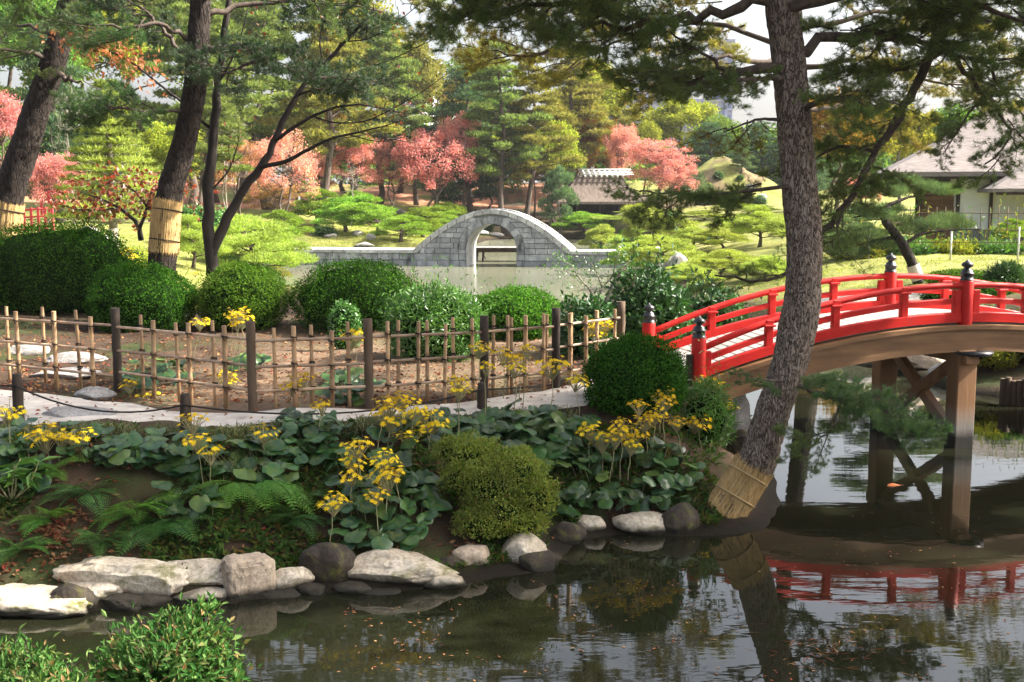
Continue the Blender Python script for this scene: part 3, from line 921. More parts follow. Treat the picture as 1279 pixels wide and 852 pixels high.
def make_niwaki_proto(seed, H=2.6, R=1.5, r=.13, pads=16, npad=520, L=.13, W=.045, lean=.25, bonus=1.0):
    rng = np.random.default_rng(seed)
    gt, gc = Geo(), Geo()
    t = np.linspace(0, 1, 8)
    trunk = np.c_[np.sin(t * 4 + seed) * .16 * H * t + lean * H * t * t * .5, np.cos(t * 3.3 + seed * 2) * .12 * H * t, t * H * .86]
    gt.tube(trunk, r * (1 - .75 * t) * (1 + .4 * np.exp(-t * 12)), 8, 0, True, True, .15, seed)
    for k in range(pads):
        f = .34 + .66 * k / (pads - 1)
        base = np.array([np.interp(f - .08, t, trunk[:, i]) for i in range(3)])
        a = k * 2.39996 + seed
        reach = R * (1 - (f - .3) ** 1.5 * .95) * rng.uniform(.6, 1.05)
        if k == pads - 1: reach = .05
        tip = base + np.array([math.cos(a) * reach, math.sin(a) * reach, H * .1 * rng.uniform(0.3, 1.4)])
        gt.tube(bent(base, tip, rng, 5, -.05, .08), np.linspace(r * .42, r * .1, 5), 5, 0, False)
        s = R * rng.uniform(.36, .52) * (1.1 - .3 * f)
        needle_pad(gc, rng, int(npad * bonus), tip + np.array([0, 0, .02]), (s, s, s * .46), L, W)
        needle_pad(gc, rng, int(npad * .4 * bonus), tip + np.r_[rng.uniform(-.5, .5, 2) * s, s * .2], (s * .55, s * .55, s * .25), L, W)
    return gt.mesh('niwaki_trunk'), gc.mesh('niwaki_crown')

PRO = {
    'pine': [make_pine_proto(s, L=.36, W=.10, pads=40, npad=400) for s in (11, 12, 13)],
    'pine_tall': [make_pine_proto(s, H=20, R=4.6, r=.32, first=.3, pads=46, npad=400, L=.40, W=.12, pr=1.3) for s in (21, 22)],
    'cedar': [make_pine_proto(s, H=15, R=3.4, r=.25, first=.12, pads=52, npad=300, L=.34, W=.11, lean=0, pr=1.1, flat=.5) for s in (31, 32)],
    'broad': [make_broad_proto(s, clumps=52, nleaf=240) for s in (41, 42, 43)],
    'broad_tall': [make_broad_proto(s, H=18, R=4.6, r=.3, first=.35, clumps=74, nleaf=240, L=.32, W=.2) for s in (51, 52)],
    'maple': [make_broad_proto(s, H=6, R=3.0, r=.16, first=.22, clumps=84, nleaf=190, L=.125, W=.085, layered=s == 62, bare=.26, stems=2) for s in (61, 62, 63)],
    'niwaki': [make_niwaki_proto(s) for s in (71, 72, 73)],
    'niwaki_near': [make_niwaki_proto(s, L=.11, W=.024, npad=1150, r=.10) for s in (81, 82)],
    'bare': [make_broad_proto(s, H=7, R=2.2, r=.1, first=.25, clumps=26, nleaf=8, L=.14, W=.09, bare=.8, stems=2) for s in (91,)],
}
PRO_SIZE = {'pine': (16, 4.4), 'pine_tall': (20, 4.8), 'cedar': (15, 3.6), 'broad': (10, 3.9), 'broad_tall': (18, 5.0), 'maple': (6, 3.4), 'niwaki': (2.6, 1.5), 'niwaki_near': (2.6, 1.5), 'bare': (7, 2.6)}
_prc = {}
def far_tree(name, kind, px, by, Y, top, wpx, mat, label, cat='tree', group=None, bark=None, rot=None, basez=None):
    """tree whose foot shows at pixel px (depth Y) and whose crown tops out at pixel row `top` and is wpx wide"""
    k = _prc.get(kind, 0); _prc[kind] = k + 1
    tm, cm = PRO[kind][k % len(PRO[kind])]
    p = At(px, 250, Y)
    z = gzf(p.x, Y) if basez is None else basez
    H0, R0 = PRO_SIZE[kind]
    Hh = At(px, top, Y).z - z
    sxy = wpx * mpp(Y) / (2 * R0)
    t = thing(name, label, cat, (p.x, Y, z - .05), k * 1.7 + px * .013 if rot is None else rot, group, (sxy, sxy, Hh / H0))
    mobj('trunk', tm, bark or M['bark_far'], t)
    mobj('crown', cm, mat, t)
    return t

# ---- clipped and loose shrubs
def dome_points(rng, n, r, bot=-.35, amp=.06, seed=0):
    d = rdirs(rng, int(n * 1.6))
    d = d[d[:, 2] > bot][:n]
    k = 1 + amp * fbm(d + seed * 3.7, 2.2, seed, 3)
    return d * k[:, None] * np.array(r), d / np.array(r)

def clipped_mesh(seed, r, L, W, n, bot=-.5, rag=.06, amp=.06, core=.84, sprig=0):
    rng = np.random.default_rng(seed)
    g = Geo()
    P, N = dome_points(rng, n, r, bot, amp, seed)
    N /= np.linalg.norm(N, axis=1)[:, None]
    n = len(P)
    P = P * (1 - rng.uniform(0, .09, n)[:, None]) + rng.normal(size=(n, 3)) * rag * np.mean(r) * .25
    D = N * rng.uniform(.15, .9, n)[:, None] + rng.normal(size=(n, 3)) * .75 + np.array([0, 0, .25])
    s = rng.uniform(.65, 1.3, n)
    g.leaves(P, D, N + rng.normal(size=(n, 3)) * .45, L * s, W * s, 0)
    if sprig:                               # shoots that grew out since the last clipping
        Q, NN = dome_points(rng, sprig, r, 0.0, amp, seed)
        for q, nn in zip(Q, NN):
            nn = nn / np.linalg.norm(nn) + np.array([0, 0, .5]) + rng.normal(size=3) * .3
            k = rng.integers(4, 8)
            hh = rng.uniform(.5, 1.6) * L * 3
            PP = q + nn * np.linspace(0, hh, k)[:, None]
            g.leaves(PP, nn * .5 + rng.normal(size=(k, 3)) * .7, rdirs(rng, k) + np.array([0, 0, 1]), np.full(k, L), np.full(k, W), 0)
    V, F = ico(3)
    kk = 1 + amp * fbm(V + seed * 3.7, 2.2, seed, 3)
    C = V * kk[:, None] * np.array(r) * core
    C[:, 2] = np.maximum(C[:, 2], -r[2] * .6)
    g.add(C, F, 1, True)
    return g.mesh('clipped_foliage')

def shrub(name, px, top, bot, wpx, Y, mat, label, cat='shrub', L=.035, W=.02, n=7000, seed=1, group=None, rag=.06, amp=.06, depth=None, sprig=0, core=.84):
    """shrub with its foot on the ground at depth Y, filling pixel rows top..bot"""
    if name == 'clipped_bush':
        L, W, wpx = L * 1.35, W * 1.4, wpx * .94
        q = onland(px, bot)
        Y = min(q.y + wpx * mpp(q.y) * .33, 20.6 if top > 300 else 22.6)
    c = At(px, 250, Y)
    zg = gzf(c.x, Y)
    zt = At(px, top, Y).z
    rx = wpx * mpp(Y) / 2
    h = zt - zg
    cz = zg + h * .38
    t = thing(name, label, cat, (c.x, Y, zg), 0, group)
    me = clipped_mesh(seed, (rx, depth or rx, h * .62), L, W, n, -.62, rag, amp, core, sprig)
    mobj('foliage', me, [mat, M['heart']], t, (0, 0, cz - zg))
    g = Geo(); rng = np.random.default_rng(seed)
    for k in range(4):
        a = k * 1.6 + rng.uniform(0, 1)
        g.tube(bent((math.cos(a) * rx * .12, math.sin(a) * rx * .12, -.05), (math.cos(a) * rx * .45, math.sin(a) * rx * .45, h * .5), rng, 4), np.linspace(.03, .014, 4), 5, 0)
    mobj('stems', g, M['twig'], t)
    return t

def clumpy_shrub(name, blobs, mat, label, cat='shrub', L=.024, W=.014, n=2600, seed=1, group=None, loose=0.0):
    """irregular low shrub made of overlapping leafy lobes; blobs = (px, py, wpx, hpx, dy)"""
    rng = np.random.default_rng(seed)
    base = onland(blobs[0][0], blobs[0][1] + blobs[0][3] / 2)
    t = thing(name, label, cat, base, 0, group)
    g = Geo(); st = Geo()
    for (px, py, w, h, dy) in blobs:
        c = np.array(At(px, py, base.y + dy) - base); m = mpp(base.y + dy)
        r = np.array([w * m / 2, w * m / 2 * .8, h * m / 2])
        k = int(n * (w * h) / 3000)
        d = rdirs(rng, k); d[:, 2] = np.where(d[:, 2] < -.5, -d[:, 2], d[:, 2])
        rad = (1 + (.42 if loose else .27) * fbm(d * 1.0 + c, 3.0, seed, 3)) * (1 - rng.uniform(0, 1, k) ** 2 * .45) * (1 + loose * np.maximum(rng.normal(size=k), -.6))
        P = c + d * rad[:, None] * r
        D = d + rng.normal(size=(k, 3)) * .7 + [0, 0, .35]
        s = rng.uniform(.6, 1.3, k)
        g.leaves(P, D, d + rng.normal(size=(k, 3)) * .5 + [0, 0, .4], L * s, W * s, 0)
        V, F = ico(2)
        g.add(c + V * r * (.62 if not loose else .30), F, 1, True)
        for q in range(int(14 * loose) * 2):                 # leafy shoots standing clear of the mass
            dd = rdirs(rng, 1)[0]; dd[2] = abs(dd[2])
            q0 = c + dd * r * .8; q1 = c + dd * r * rng.uniform(1.1, 1.4) + [0, 0, .05]
            st.tube([q0, q1], [.004, .002], 4, 0, False)
            kk = 7
            PP = q0 + (q1 - q0) * np.linspace(.2, 1, kk)[:, None]
            g.leaves(PP, dd * .7 + rng.normal(size=(kk, 3)) * .6, rdirs(rng, kk) + [0, 0, 1], np.full(kk, L * .9), np.full(kk, W * .9), 0)
        for q in range(4):
            e = c + rdirs(rng, 1)[0] * r * .6
            st.tube(bent((0, 0.05, -.05), e, rng, 5, 0, .08), np.linspace(.016, .005, 5), 5, 0, False)
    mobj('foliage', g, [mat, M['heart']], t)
    mobj('stems', st, M['twig'], t)
    return t

# ---- leopard plants (big round leaves, yellow daisies)
def lig_leaf_mesh(seed):
    rng = np.random.default_rng(seed)
    n = 15
    a = np.linspace(.38, 2 * np.pi - .38, n)
    rad = 1 + .04 * rng.normal(size=n) + .05 * np.sin(a * 3)
    rim = np.c_[-np.cos(a) * rad * .5 + .32, np.sin(a) * rad * .53, .04 * np.sin(a * 4 + seed) - .05 + .03 * rng.normal(size=n)]
    mid = np.c_[-np.cos(a) * rad * .27 + .22, np.sin(a) * rad * .28, .035 + .015 * rng.normal(size=n)]
    V = np.concatenate([[[0.06, 0, -.01]], mid, rim])
    F = [[0, 1 + i, 2 + i] for i in range(n - 1)]
    F += [[1 + i, 1 + n + i, 2 + n + i, 2 + i] for i in range(n - 1)]
    g = Geo(); g.add(V, F, 0, True)
    return g.mesh('leopard_leaf')
LIG = [lig_leaf_mesh(s) for s in range(4)]

def daisy_head_mesh(seed, k=9, spread=.075, pet=.025):
    """loose head of small yellow daisies on short stalks"""
    rng = np.random.default_rng(seed)
    g = Geo()
    for i in range(k):
        a = i * 2.4; rr = spread * math.sqrt((i + .3) / k)
        c = np.array([math.cos(a) * rr * 1.25, math.sin(a) * rr * 1.25, .04 + rng.uniform(-.5, .35) * spread])
        g.tube([(0, 0, -spread * .9), c * .6 + [0, 0, -.02], c], [.003, .0025, .002], 4, 1, False)
        up = np.array([math.cos(a) * .5, math.sin(a) * .5, 1]) + rng.normal(size=3) * .3
        up /= np.linalg.norm(up)
        u = np.cross(up, [0, 1, .3]); u /= np.linalg.norm(u); v = np.cross(up, u)
        m = rng.integers(7, 10)
        b = np.arange(m) / m * 2 * np.pi + rng.uniform(0, 1)
        D = np.cos(b)[:, None] * u + np.sin(b)[:, None] * v + up * rng.uniform(-.2, .45)
        g.leaves(np.repeat(c[None], m, 0), D, np.repeat(up[None], m, 0), np.full(m, pet * rng.uniform(.85, 1.2)), np.full(m, pet * .42), 0)
    return g.mesh('daisy_head')
DAISY = [daisy_head_mesh(s, k, sp) for s, k, sp in ((1, 20, .085), (2, 26, .10), (3, 16, .07), (4, 23, .105))]

def add_flower(plant, foot, head, k, rng):
    """foot and head in the plant's own space"""
    g = Geo()
    P = bent(foot, head, rng, 6, 0, .02)
    g.tube(P, np.linspace(.0055, .0035, 6), 5, 0, False)
    s = mobj('flower_stalk', g, M['stalk'], plant)
    h = mobj('flower_head', DAISY[k % 4], [M['yellow'], M['stalk']], s, tuple(P[-1]), (rng.uniform(-.2, .2), rng.uniform(-.2, .2), rng.uniform(0, 6)), rng.uniform(1.05, 1.45))

def leopard_plant(px, by, Y, wpx, hpx, nleaf, label, flowers=(), seed=0, size=.165, deep=.5, lift=.12):
    """clump of big round leaves covering the patch of bank seen as a wpx x hpx oval whose lower edge is at row by"""
    rng = np.random.default_rng(900 + seed)
    root_p = onland(px, by - hpx * .45)
    c = root_p
    root = thing('leopard_plant', label, 'plant', c, 0, 'leopard plants along the bank and path')
    g = Geo()
    nleaf = int(nleaf * 2.0); size *= 1.2
    pts, pix = [], []
    tries = 0
    while len(pts) < nleaf and tries < nleaf * 60:
        tries += 1
        a = rng.uniform(0, 2 * np.pi); q = math.sqrt(rng.uniform(0, 1))
        x, y = px + math.cos(a) * q * wpx / 2, by - hpx * .5 + math.sin(a) * q * hpx / 2
        if any((x - u) ** 2 + ((y - v) * 1.25) ** 2 < (size / mpp(c.y) * .29) ** 2 for u, v in pix):
            continue
        p = onland(x, y + 6, 9)
        if p.z < .03:
            p = At(x, y, onland(px, by - hpx * .5).y - .1)
        h = lift * rng.uniform(.5, 1.5) + .06 * (1 - q)
        pix.append((x, y)); pts.append((p.x - c.x, p.y - c.y - h * .35, p.z - c.z + h, p.z - c.z))
    for i, (x, y, z, z0) in enumerate(pts):
        s = size * rng.uniform(.72, 1.2)
        yaw = -math.pi / 2 + rng.normal() * .9
        tilt = .35 + rng.normal() * .25
        mobj('leaf', LIG[i % 4], M['lig_leaf'], root, (x, y, z), (rng.normal() * .25, tilt, yaw), s)
        fx, fy = x * .85, y * .85 + .06
        g.tube([(fx, fy, min(z0, gzf(c.x + fx, c.y + fy) - c.z) - .02), ((x + fx) * .5, (y + fy) * .5, z * .6 + z0 * .4), (x, y, z)], [.005, .0045, .004], 4, 0, False)
    mobj('leaf_stalks', g, M['stalk'], root)['kind'] = 'stuff'
    for k, (fx, fy, dy) in enumerate(flowers):
        foot = onland(fx + rng.normal() * 5, min(by + 8, fy + rng.uniform(45, 75)), 9)
        head = At(fx, fy, foot.y + rng.normal() * .03)
        add_flower(root, np.array(foot - c), np.array(head - c), k + seed, rng)
    return root

# ---- ferns
def frond_mesh(seed, L=.42, W=.17, k=17):
    rng = np.random.default_rng(seed)
    g = Geo()
    t = np.linspace(0, 1, 9)
    R = np.c_[t * L, np.zeros(9), .30 * L * np.sin(t * 1.9) - .30 * L * t * t]
    g.tube(R, np.linspace(.004, .0012, 9), 4, 0, False)
    for i in range(k):
        f = .12 + .88 * i / k
        p = np.array([np.interp(f, t, R[:, j]) for j in range(3)])
        w = W * math.sin(min(1, f * 1.7 + .18) * math.pi * .5) * (1 - f) ** .65 * 1.15
        for s in (-1, 1):
            D = np.array([.5, s, -.12])
            D = D / np.linalg.norm(D)
            m = 6
            q = np.linspace(.1, .95, m)
            B = p + D * (w * q)[:, None]
            for e in (-1, 1):
                DD = np.repeat((D * .6 + np.array([.75 * e, -.05 * s * e, -.05]))[None], m, 0)
                g.leaves(B, DD, np.tile([0, 0, 1.0], (m, 1)) + rng.normal(size=(m, 3)) * .2, w * .30 * (1.1 - q), np.full(m, .012), 0, 0, 0)
    return g.mesh('frond')
FROND = [frond_mesh(s) for s in (1, 2)]
def fern(px, by, Y, size, n, mat, label, seed=0, arc=(0, 2 * math.pi), tilt=(-.9, -.2)):
    rng = np.random.default_rng(seed)
    c = onland(px, by)
    t = thing('fern', label, 'fern', c, 0, 'ferns on the bank')
    for i in range(n):
        a = arc[0] + (arc[1] - arc[0]) * (i + rng.uniform(0, .6)) / n
        mobj('frond', FROND[i % 2], mat, t, (0, 0, .02), (rng.normal() * .25, rng.uniform(*tilt), a), size * rng.uniform(.75, 1.15))
    return t

# ---- near pine boughs: twigs with tufts of real needles
def bough_mesh(seed, L=1.0, tw=9, nl=.115, nw=.006, per=34, tufts=7, upb=.55):
    rng = np.random.default_rng(seed)
    g = Geo()
    t = np.linspace(0, 1, 7)
    stem = np.c_[t * L, .12 * L * np.sin(t * 3 + seed), .10 * L * np.sin(t * 2.2 + seed * .7)]
    g.tube(stem, np.linspace(.016, .004, 7) * L, 5, 1, False)
    ends = []
    for k in range(tw):
        f = .18 + .82 * k / (tw - 1)
        p = np.array([np.interp(f, t, stem[:, j]) for j in range(3)])
        s = 1 if k % 2 else -1
        ll = L * rng.uniform(.28, .52) * (1.15 - .5 * f)
        a = s * rng.uniform(.35, 1.1)
        e = p + ll * np.array([math.cos(a), math.sin(a), rng.uniform(-.25, .35)])
        if k == tw - 1: e = p + np.array([.12 * L, 0, .05 * L])
        P = bent(p, e, rng, 4, 0, .07)
        g.tube(P, np.linspace(.007, .003, 4) * L, 4, 1, False)
        for q in range(tufts):
            u = .35 + .65 * (q + 1) / tufts
            c = np.array([np.interp(u, np.linspace(0, 1, 4), P[:, j]) for j in range(3)]) + rng.normal(size=3) * .045 * L
            d = (e - p) / (np.linalg.norm(e - p) + 1e-9) * .8 + np.array([0, 0, upb]) + rng.normal(size=3) * .45
            ends.append((c, d / np.linalg.norm(d), P[-2]))
    for c, d, b in ends:
        g.tube([b + (c - b) * .35, c], [.0028 * L, .002 * L], 3, 1, False)
        n = per
        D = d * rng.uniform(.25, 1.1, n)[:, None] + rdirs(rng, n) * .8
        g.blades(np.repeat(c[None], n, 0) + d * rng.uniform(-.04, .05, n)[:, None], D, nl * rng.uniform(.7, 1.15, n), nw, rng, 0)
    return g.mesh('pine_bough')
BOUGH = [bough_mesh(100 + s) for s in range(5)]
BOUGH_THIN = [bough_mesh(200 + s, tw=7, per=26, tufts=4, upb=.35) for s in range(3)]
BOUGH_BIG = [bough_mesh(300 + s, L=1.0, tw=10, nl=.10, nw=.008, per=24, tufts=7) for s in range(4)]

def pine_limb(tree, pts, r0, r1, nb, size, mat, seed, protos=None, t0=.25, droop=.1, spread=1.0, bark=None, zs=.0, tilt=.25, dens=0):
    """a limb through the given points carrying nb boughs; thing > branch > bough"""
    rng = np.random.default_rng(seed)
    protos = protos or BOUGH; nb = int(nb * (dens if dens else 1.2) + .5)
    inv = tree.matrix_world.inverted() if False else Matrix.Translation(-tree.location)
    P = np.array([tuple(inv @ Vector(p)) for p in pts])
    k = len(P)
    s = np.r_[0, np.cumsum(np.linalg.norm(np.diff(P, axis=0), axis=1))]
    u = np.linspace(0, s[-1], max(8, k * 4))
    Q = np.stack([np.interp(u, s, P[:, j]) for j in range(3)], 1)
    for _ in range(2):
        Q[1:-1] = (Q[:-2] + Q[1:-1] * 2 + Q[2:]) / 4
    Q[1:-1] += rng.normal(size=(len(Q) - 2, 3)) * min(r0 * .45, .035)
    g = Geo(); g.tube(Q, np.linspace(r0, r1, len(Q)), 8, 0, True, True, .15, seed)
    br = mobj('branch', g, bark or M['limb'], tree)
    un = u / u[-1]
    for i in range(nb):
        f = t0 + (1 - t0) * (i + rng.uniform(0, 1)) / nb
        p = np.array([np.interp(f, un, Q[:, j]) for j in range(3)])
        j = min(len(Q) - 2, int(f * (len(Q) - 1)))
        d = Q[j + 1] - Q[max(j - 1, 0)]
        yaw = math.atan2(d[1], d[0]) + (1 if i % 2 else -1) * rng.uniform(.2, 1.5) * spread
        sz = size * rng.uniform(.65, 1.2)
        mobj('bough', protos[int(rng.integers(len(protos)))], [mat, M['twig']], br,
             tuple(p + np.array([0, 0, zs * rng.normal()])), (rng.normal() * .5, droop + rng.normal() * tilt, yaw), sz)
    return br

# ------------------------------------------------------------------ stone moon bridge with causeway
def stone_bridge():
    ang = math.radians(-9.5)
    c = At(614, 332, 57.2)
    t = thing('stone_bridge', 'grey granite moon bridge with a round arch and a long stone causeway across the pond', 'stone bridge', (c.x, c.y, 0), ang)
    HW, Z0, RISE, T = 4.0, .80, 2.05, 2.3
    ext = lambda x: Z0 + RISE * (1 - (abs(x) / HW) ** 1.8) if abs(x) < HW else Z0
    RI, ZS = 1.28, .84
    def inr(z):                                   # half width of the opening at height z
        return RI if z <= ZS else math.sqrt(max(0, RI * RI - (z - ZS) ** 2))
    RO = RI + .40
    def outr(z):
        return RO if z <= ZS else (math.sqrt(RO * RO - (z - ZS) ** 2) if z < ZS + RO else 0)
    def xext(z):
        return HW * max(0, 1 - (z - Z0) / RISE) ** (1 / 1.8) if z > Z0 else HW + 9
    # core: spandrel solid between the outer curve and the opening
    g = Geo()
    n = 40
    xs = np.linspace(-HW, HW, n * 2 + 1)
    for s in (0, 1):
        pass
    a = np.linspace(0, np.pi, 25)
    arch = np.array([[-RI, -.6]] + [[-RI * math.cos(k), ZS + RI * math.sin(k)] for k in a] + [[RI, -.6]])
    # strips: for every arch segment a quad up to the outer curve
    outer = []
    for (x, z) in arch:
        outer.append((x * HW / RI if z <= ZS else 0, 0))
    up = np.array([[-HW, -.6], [-HW, Z0 - .02]] + [[x, ext(x) - .05] for x in np.linspace(-HW, HW, 41)] + [[HW, Z0 - .02], [HW, -.6]])
    m = len(up); ar = np.stack([np.interp(np.linspace(0, 1, m), np.linspace(0, 1, len(arch)), arch[:, i]) for i in (0, 1)], 1)
    for y in (0.0, T):
        V = np.concatenate([np.c_[up[:, 0], np.full(m, y), up[:, 1]], np.c_[ar[:, 0], np.full(m, y), ar[:, 1]]])
        F = [[i, i + 1, m + i + 1, m + i] if y else [i + 1, i, m + i, m + i + 1] for i in range(m - 1)]
        g.add(V, F)
    V = np.concatenate([np.c_[up[:, 0], np.full(m, 0), up[:, 1]], np.c_[up[:, 0], np.full(m, T), up[:, 1]]])
    g.add(V, [[i, i + 1, m + i + 1, m + i] for i in range(m - 1)])
    mobj('core', g, M['core'], t)
    # intrados lining
    g = Geo()
    k = len(arch); ins = arch.copy()
    V = np.concatenate([np.c_[ins[:, 0] * .995, np.full(k, -.06), ins[:, 1]], np.c_[ins[:, 0] * .995, np.full(k, T + .06), ins[:, 1]]])
    g.add(V, [[i + 1, i, k + i, k + i + 1] for i in range(k - 1)], 0, False)
    mobj('arch_soffit', g, M['coping'], t)
    def slabpoly(P, y0, y1, name, mat):
        """prism from a polygon in x,z"""
        q = len(P); g = Geo()
        P = np.array(P); cc = P.mean(0); P = cc + (P - cc) * (1 - np.array([.015, .015]) / np.maximum(.12, np.abs(P - cc).max(0)))
        ar_ = sum(P[i][0] * P[(i + 1) % q][1] - P[(i + 1) % q][0] * P[i][1] for i in range(q))
        if ar_ < 0: P = P[::-1]
        V = np.concatenate([np.c_[P[:, 0], np.full(q, y0), P[:, 1]], np.c_[P[:, 0], np.full(q, y1), P[:, 1]]])
        F = [list(range(q)), list(range(2 * q - 1, q - 1, -1))] + [[(i + 1) % q, i, q + i, q + (i + 1) % q] for i in range(q)]
        g.add(V, F)
        return mobj(name, g, mat, t)
    rng = np.random.default_rng(5)
    # ring of voussoirs on both faces
    nv = 13
    for i in range(nv):
        a0, a1 = np.pi * i / nv, np.pi * (i + 1) / nv
        P = [(-RI * math.cos(v), ZS + RI * math.sin(v)) for v in (a0, (a0 + a1) / 2, a1)] + [(-RO * math.cos(v), ZS + RO * math.sin(v)) for v in (a1, (a0 + a1) / 2, a0)]
        P = [p for p in P if p[1] < ext(p[0]) + .4]
        if len(P) >= 4: slabpoly(P, -.055 - rng.uniform(0, .012), .1, 'voussoir', M['bridge_stone'])
    for s in (-1, 1):
        for z0, z1 in ((.30, .62), (.62, ZS)):
            slabpoly([(s * RI, z0), (s * RO, z0), (s * RO, z1), (s * RI, z1)], -.055 - rng.uniform(0, .012), .1, 'voussoir', M['bridge_stone'])
    # spandrel masonry
    zs = [.62, .90, 1.16, 1.42, 1.68, 1.94, 2.2, 2.44]
    for r in range(len(zs) - 1):
        z0, z1 = zs[r], zs[r + 1]
        for s in (-1, 1):
            x = max(outr(z0), outr(z1)) if z1 < ZS + RO else 0
            lim0 = min(HW - .02, xext(z0)) - .27; lim1 = min(HW, xext(z1)) - .27
            cuts = [x]
            xx = x + rng.uniform(.25, .6)
            while xx < lim0 - .15:
                cuts.append(xx); xx += rng.uniform(.5, .95)
            cuts.append(lim0 + 9)
            for i in range(len(cuts) - 1):
                lo, hi = cuts[i], cuts[i + 1]
                b0 = lo if i else max(outr(z0), 0.0); b1 = lo if i else max(outr(z1), 0.0)
                P = [(b0, z0), (min(hi, lim0), z0), (min(hi, max(lim1, b1 + .01)), z1), (b1, z1)]
                if min(hi, lim0) - b0 < .12: continue
                slabpoly([(s * p[0], p[1]) for p in P], -.04 - rng.uniform(0, .05), .1, 'stone_block', M['bridge_stone'])
    # plinth course and causeway blocks
    x = -11.2
    while x < 7.9:
        x1 = x + rng.uniform(1.0, 1.6)
        if not (x < RI and x1 > -RI):
            slabpoly([(x, -.5), (x1, -.5), (x1, .28), (x, .28)], -.07 - rng.uniform(0, .02), .3, 'stone_block', M['bridge_stone'])
        elif x < -RI - .3:
            slabpoly([(x, -.5), (-RI, -.5), (-RI, .28), (x, .28)], -.07, .3, 'stone_block', M['bridge_stone'])
        if x > RI - .01 and x - 1.0 < RI + 1.0 and x > RI + .3 and not getattr(stone_bridge, 'fill', False):
            slabpoly([(RI, -.5), (x, -.5), (x, .28), (RI, .28)], -.07, .3, 'stone_block', M['bridge_stone']); stone_bridge.fill = True
        x = x1
    for a, b in ((-11.2, -HW), (HW, 8.2)):
        x = a
        while x < b - .2:
            x1 = min(b, x + rng.uniform(1.0, 1.7))
            slabpoly([(x, .28), (x1, .28), (x1, .62), (x, .62)], -.02 - rng.uniform(0, .02), .3, 'stone_block', M['bridge_stone'])
            x = x1
        x = a
        while x < b - .2:
            x1 = min(b, x + rng.uniform(1.4, 2.2))
            slabpoly([(x, .62), (x1, .62), (x1, Z0 + rng.uniform(0, .015)), (x, Z0)], -.09, T + .09, 'coping', M['coping'])
            x = x1
        gg = Geo(); gg.box(((a + b) / 2, T / 2, .05), (b - a, T - .3, 1.1))
        mobj('causeway_fill', gg, M['core'], t)
    for s in (-1, 1):
        slabpoly([(s * RO, .28), (s * (HW), .28), (s * (HW), .62), (s * RO, .62)], -.045, .2, 'stone_block', M['bridge_stone'])
    # coping bands along the curve, front and back
    xs = np.linspace(-HW, HW, 19)
    for i in range(18):
        xx = np.linspace(xs[i], xs[i + 1], 3)
        top = [(v, ext(v) + .03) for v in xx]
        bot = []
        for v in xx[::-1]:
            sl = -RISE * 1.8 / HW * (abs(v) / HW) ** .8 * np.sign(v)
            bot.append((v, max(ext(v) - .24 * math.sqrt(1 + sl * sl), .62)))
        slabpoly(top + bot, -.12, .22, 'coping', M['coping'])
        slabpoly(top + bot, T - .22, T + .12, 'coping', M['coping'])
    # steps between the copings
    ns = 15
    for s in (-1, 1):
        for i in range(ns):
            x0 = HW * (1 - i / ns); x1 = HW * (1 - (i + 1) / ns)
            z = ext((x0 + x1) / 2) - .09
            g = Geo(); g.box((s * (x0 + x1) / 2, T / 2, z - .2), (abs(x0 - x1) * 1.0 - .012, T - .5, .4))
            mobj('step', g, M['steps'], t)
    return t
stone_bridge()

def plank_bridge():
    c = At(618, 312, 61.5)
    t = thing('plank_bridge', 'low dark timber plank bridge seen through the stone arch', 'footbridge', (c.x, c.y, 0), math.radians(-4))
    g = Geo(); g.box((0.2, 0, .62), (4.4, .16, .22)); mobj('beam', g, M['wood_dark'], t)
    g = Geo(); g.box((0.2, 1.0, .62), (4.4, .16, .22)); mobj('beam', g, M['wood_dark'], t)
    for i in range(11):
        g = Geo(); g.box((-1.9 + i * .42, .5, .76), (.40, 1.4, .05), 0, 0, .01); mobj('plank', g, M['wood_gray'], t)
    for x in (-.95, -.62):
        g = Geo(); g.tube([(x - .1, .1, -.5), (x, .1, .55)], .06, 7); mobj('post', g, M['wood_dark'], t)
    g = Geo(); g.tube([(-.5, .1, .1), (-.72, .1, .6)], .03, 6); mobj('brace', g, M['wood_dark'], t)
plank_bridge()

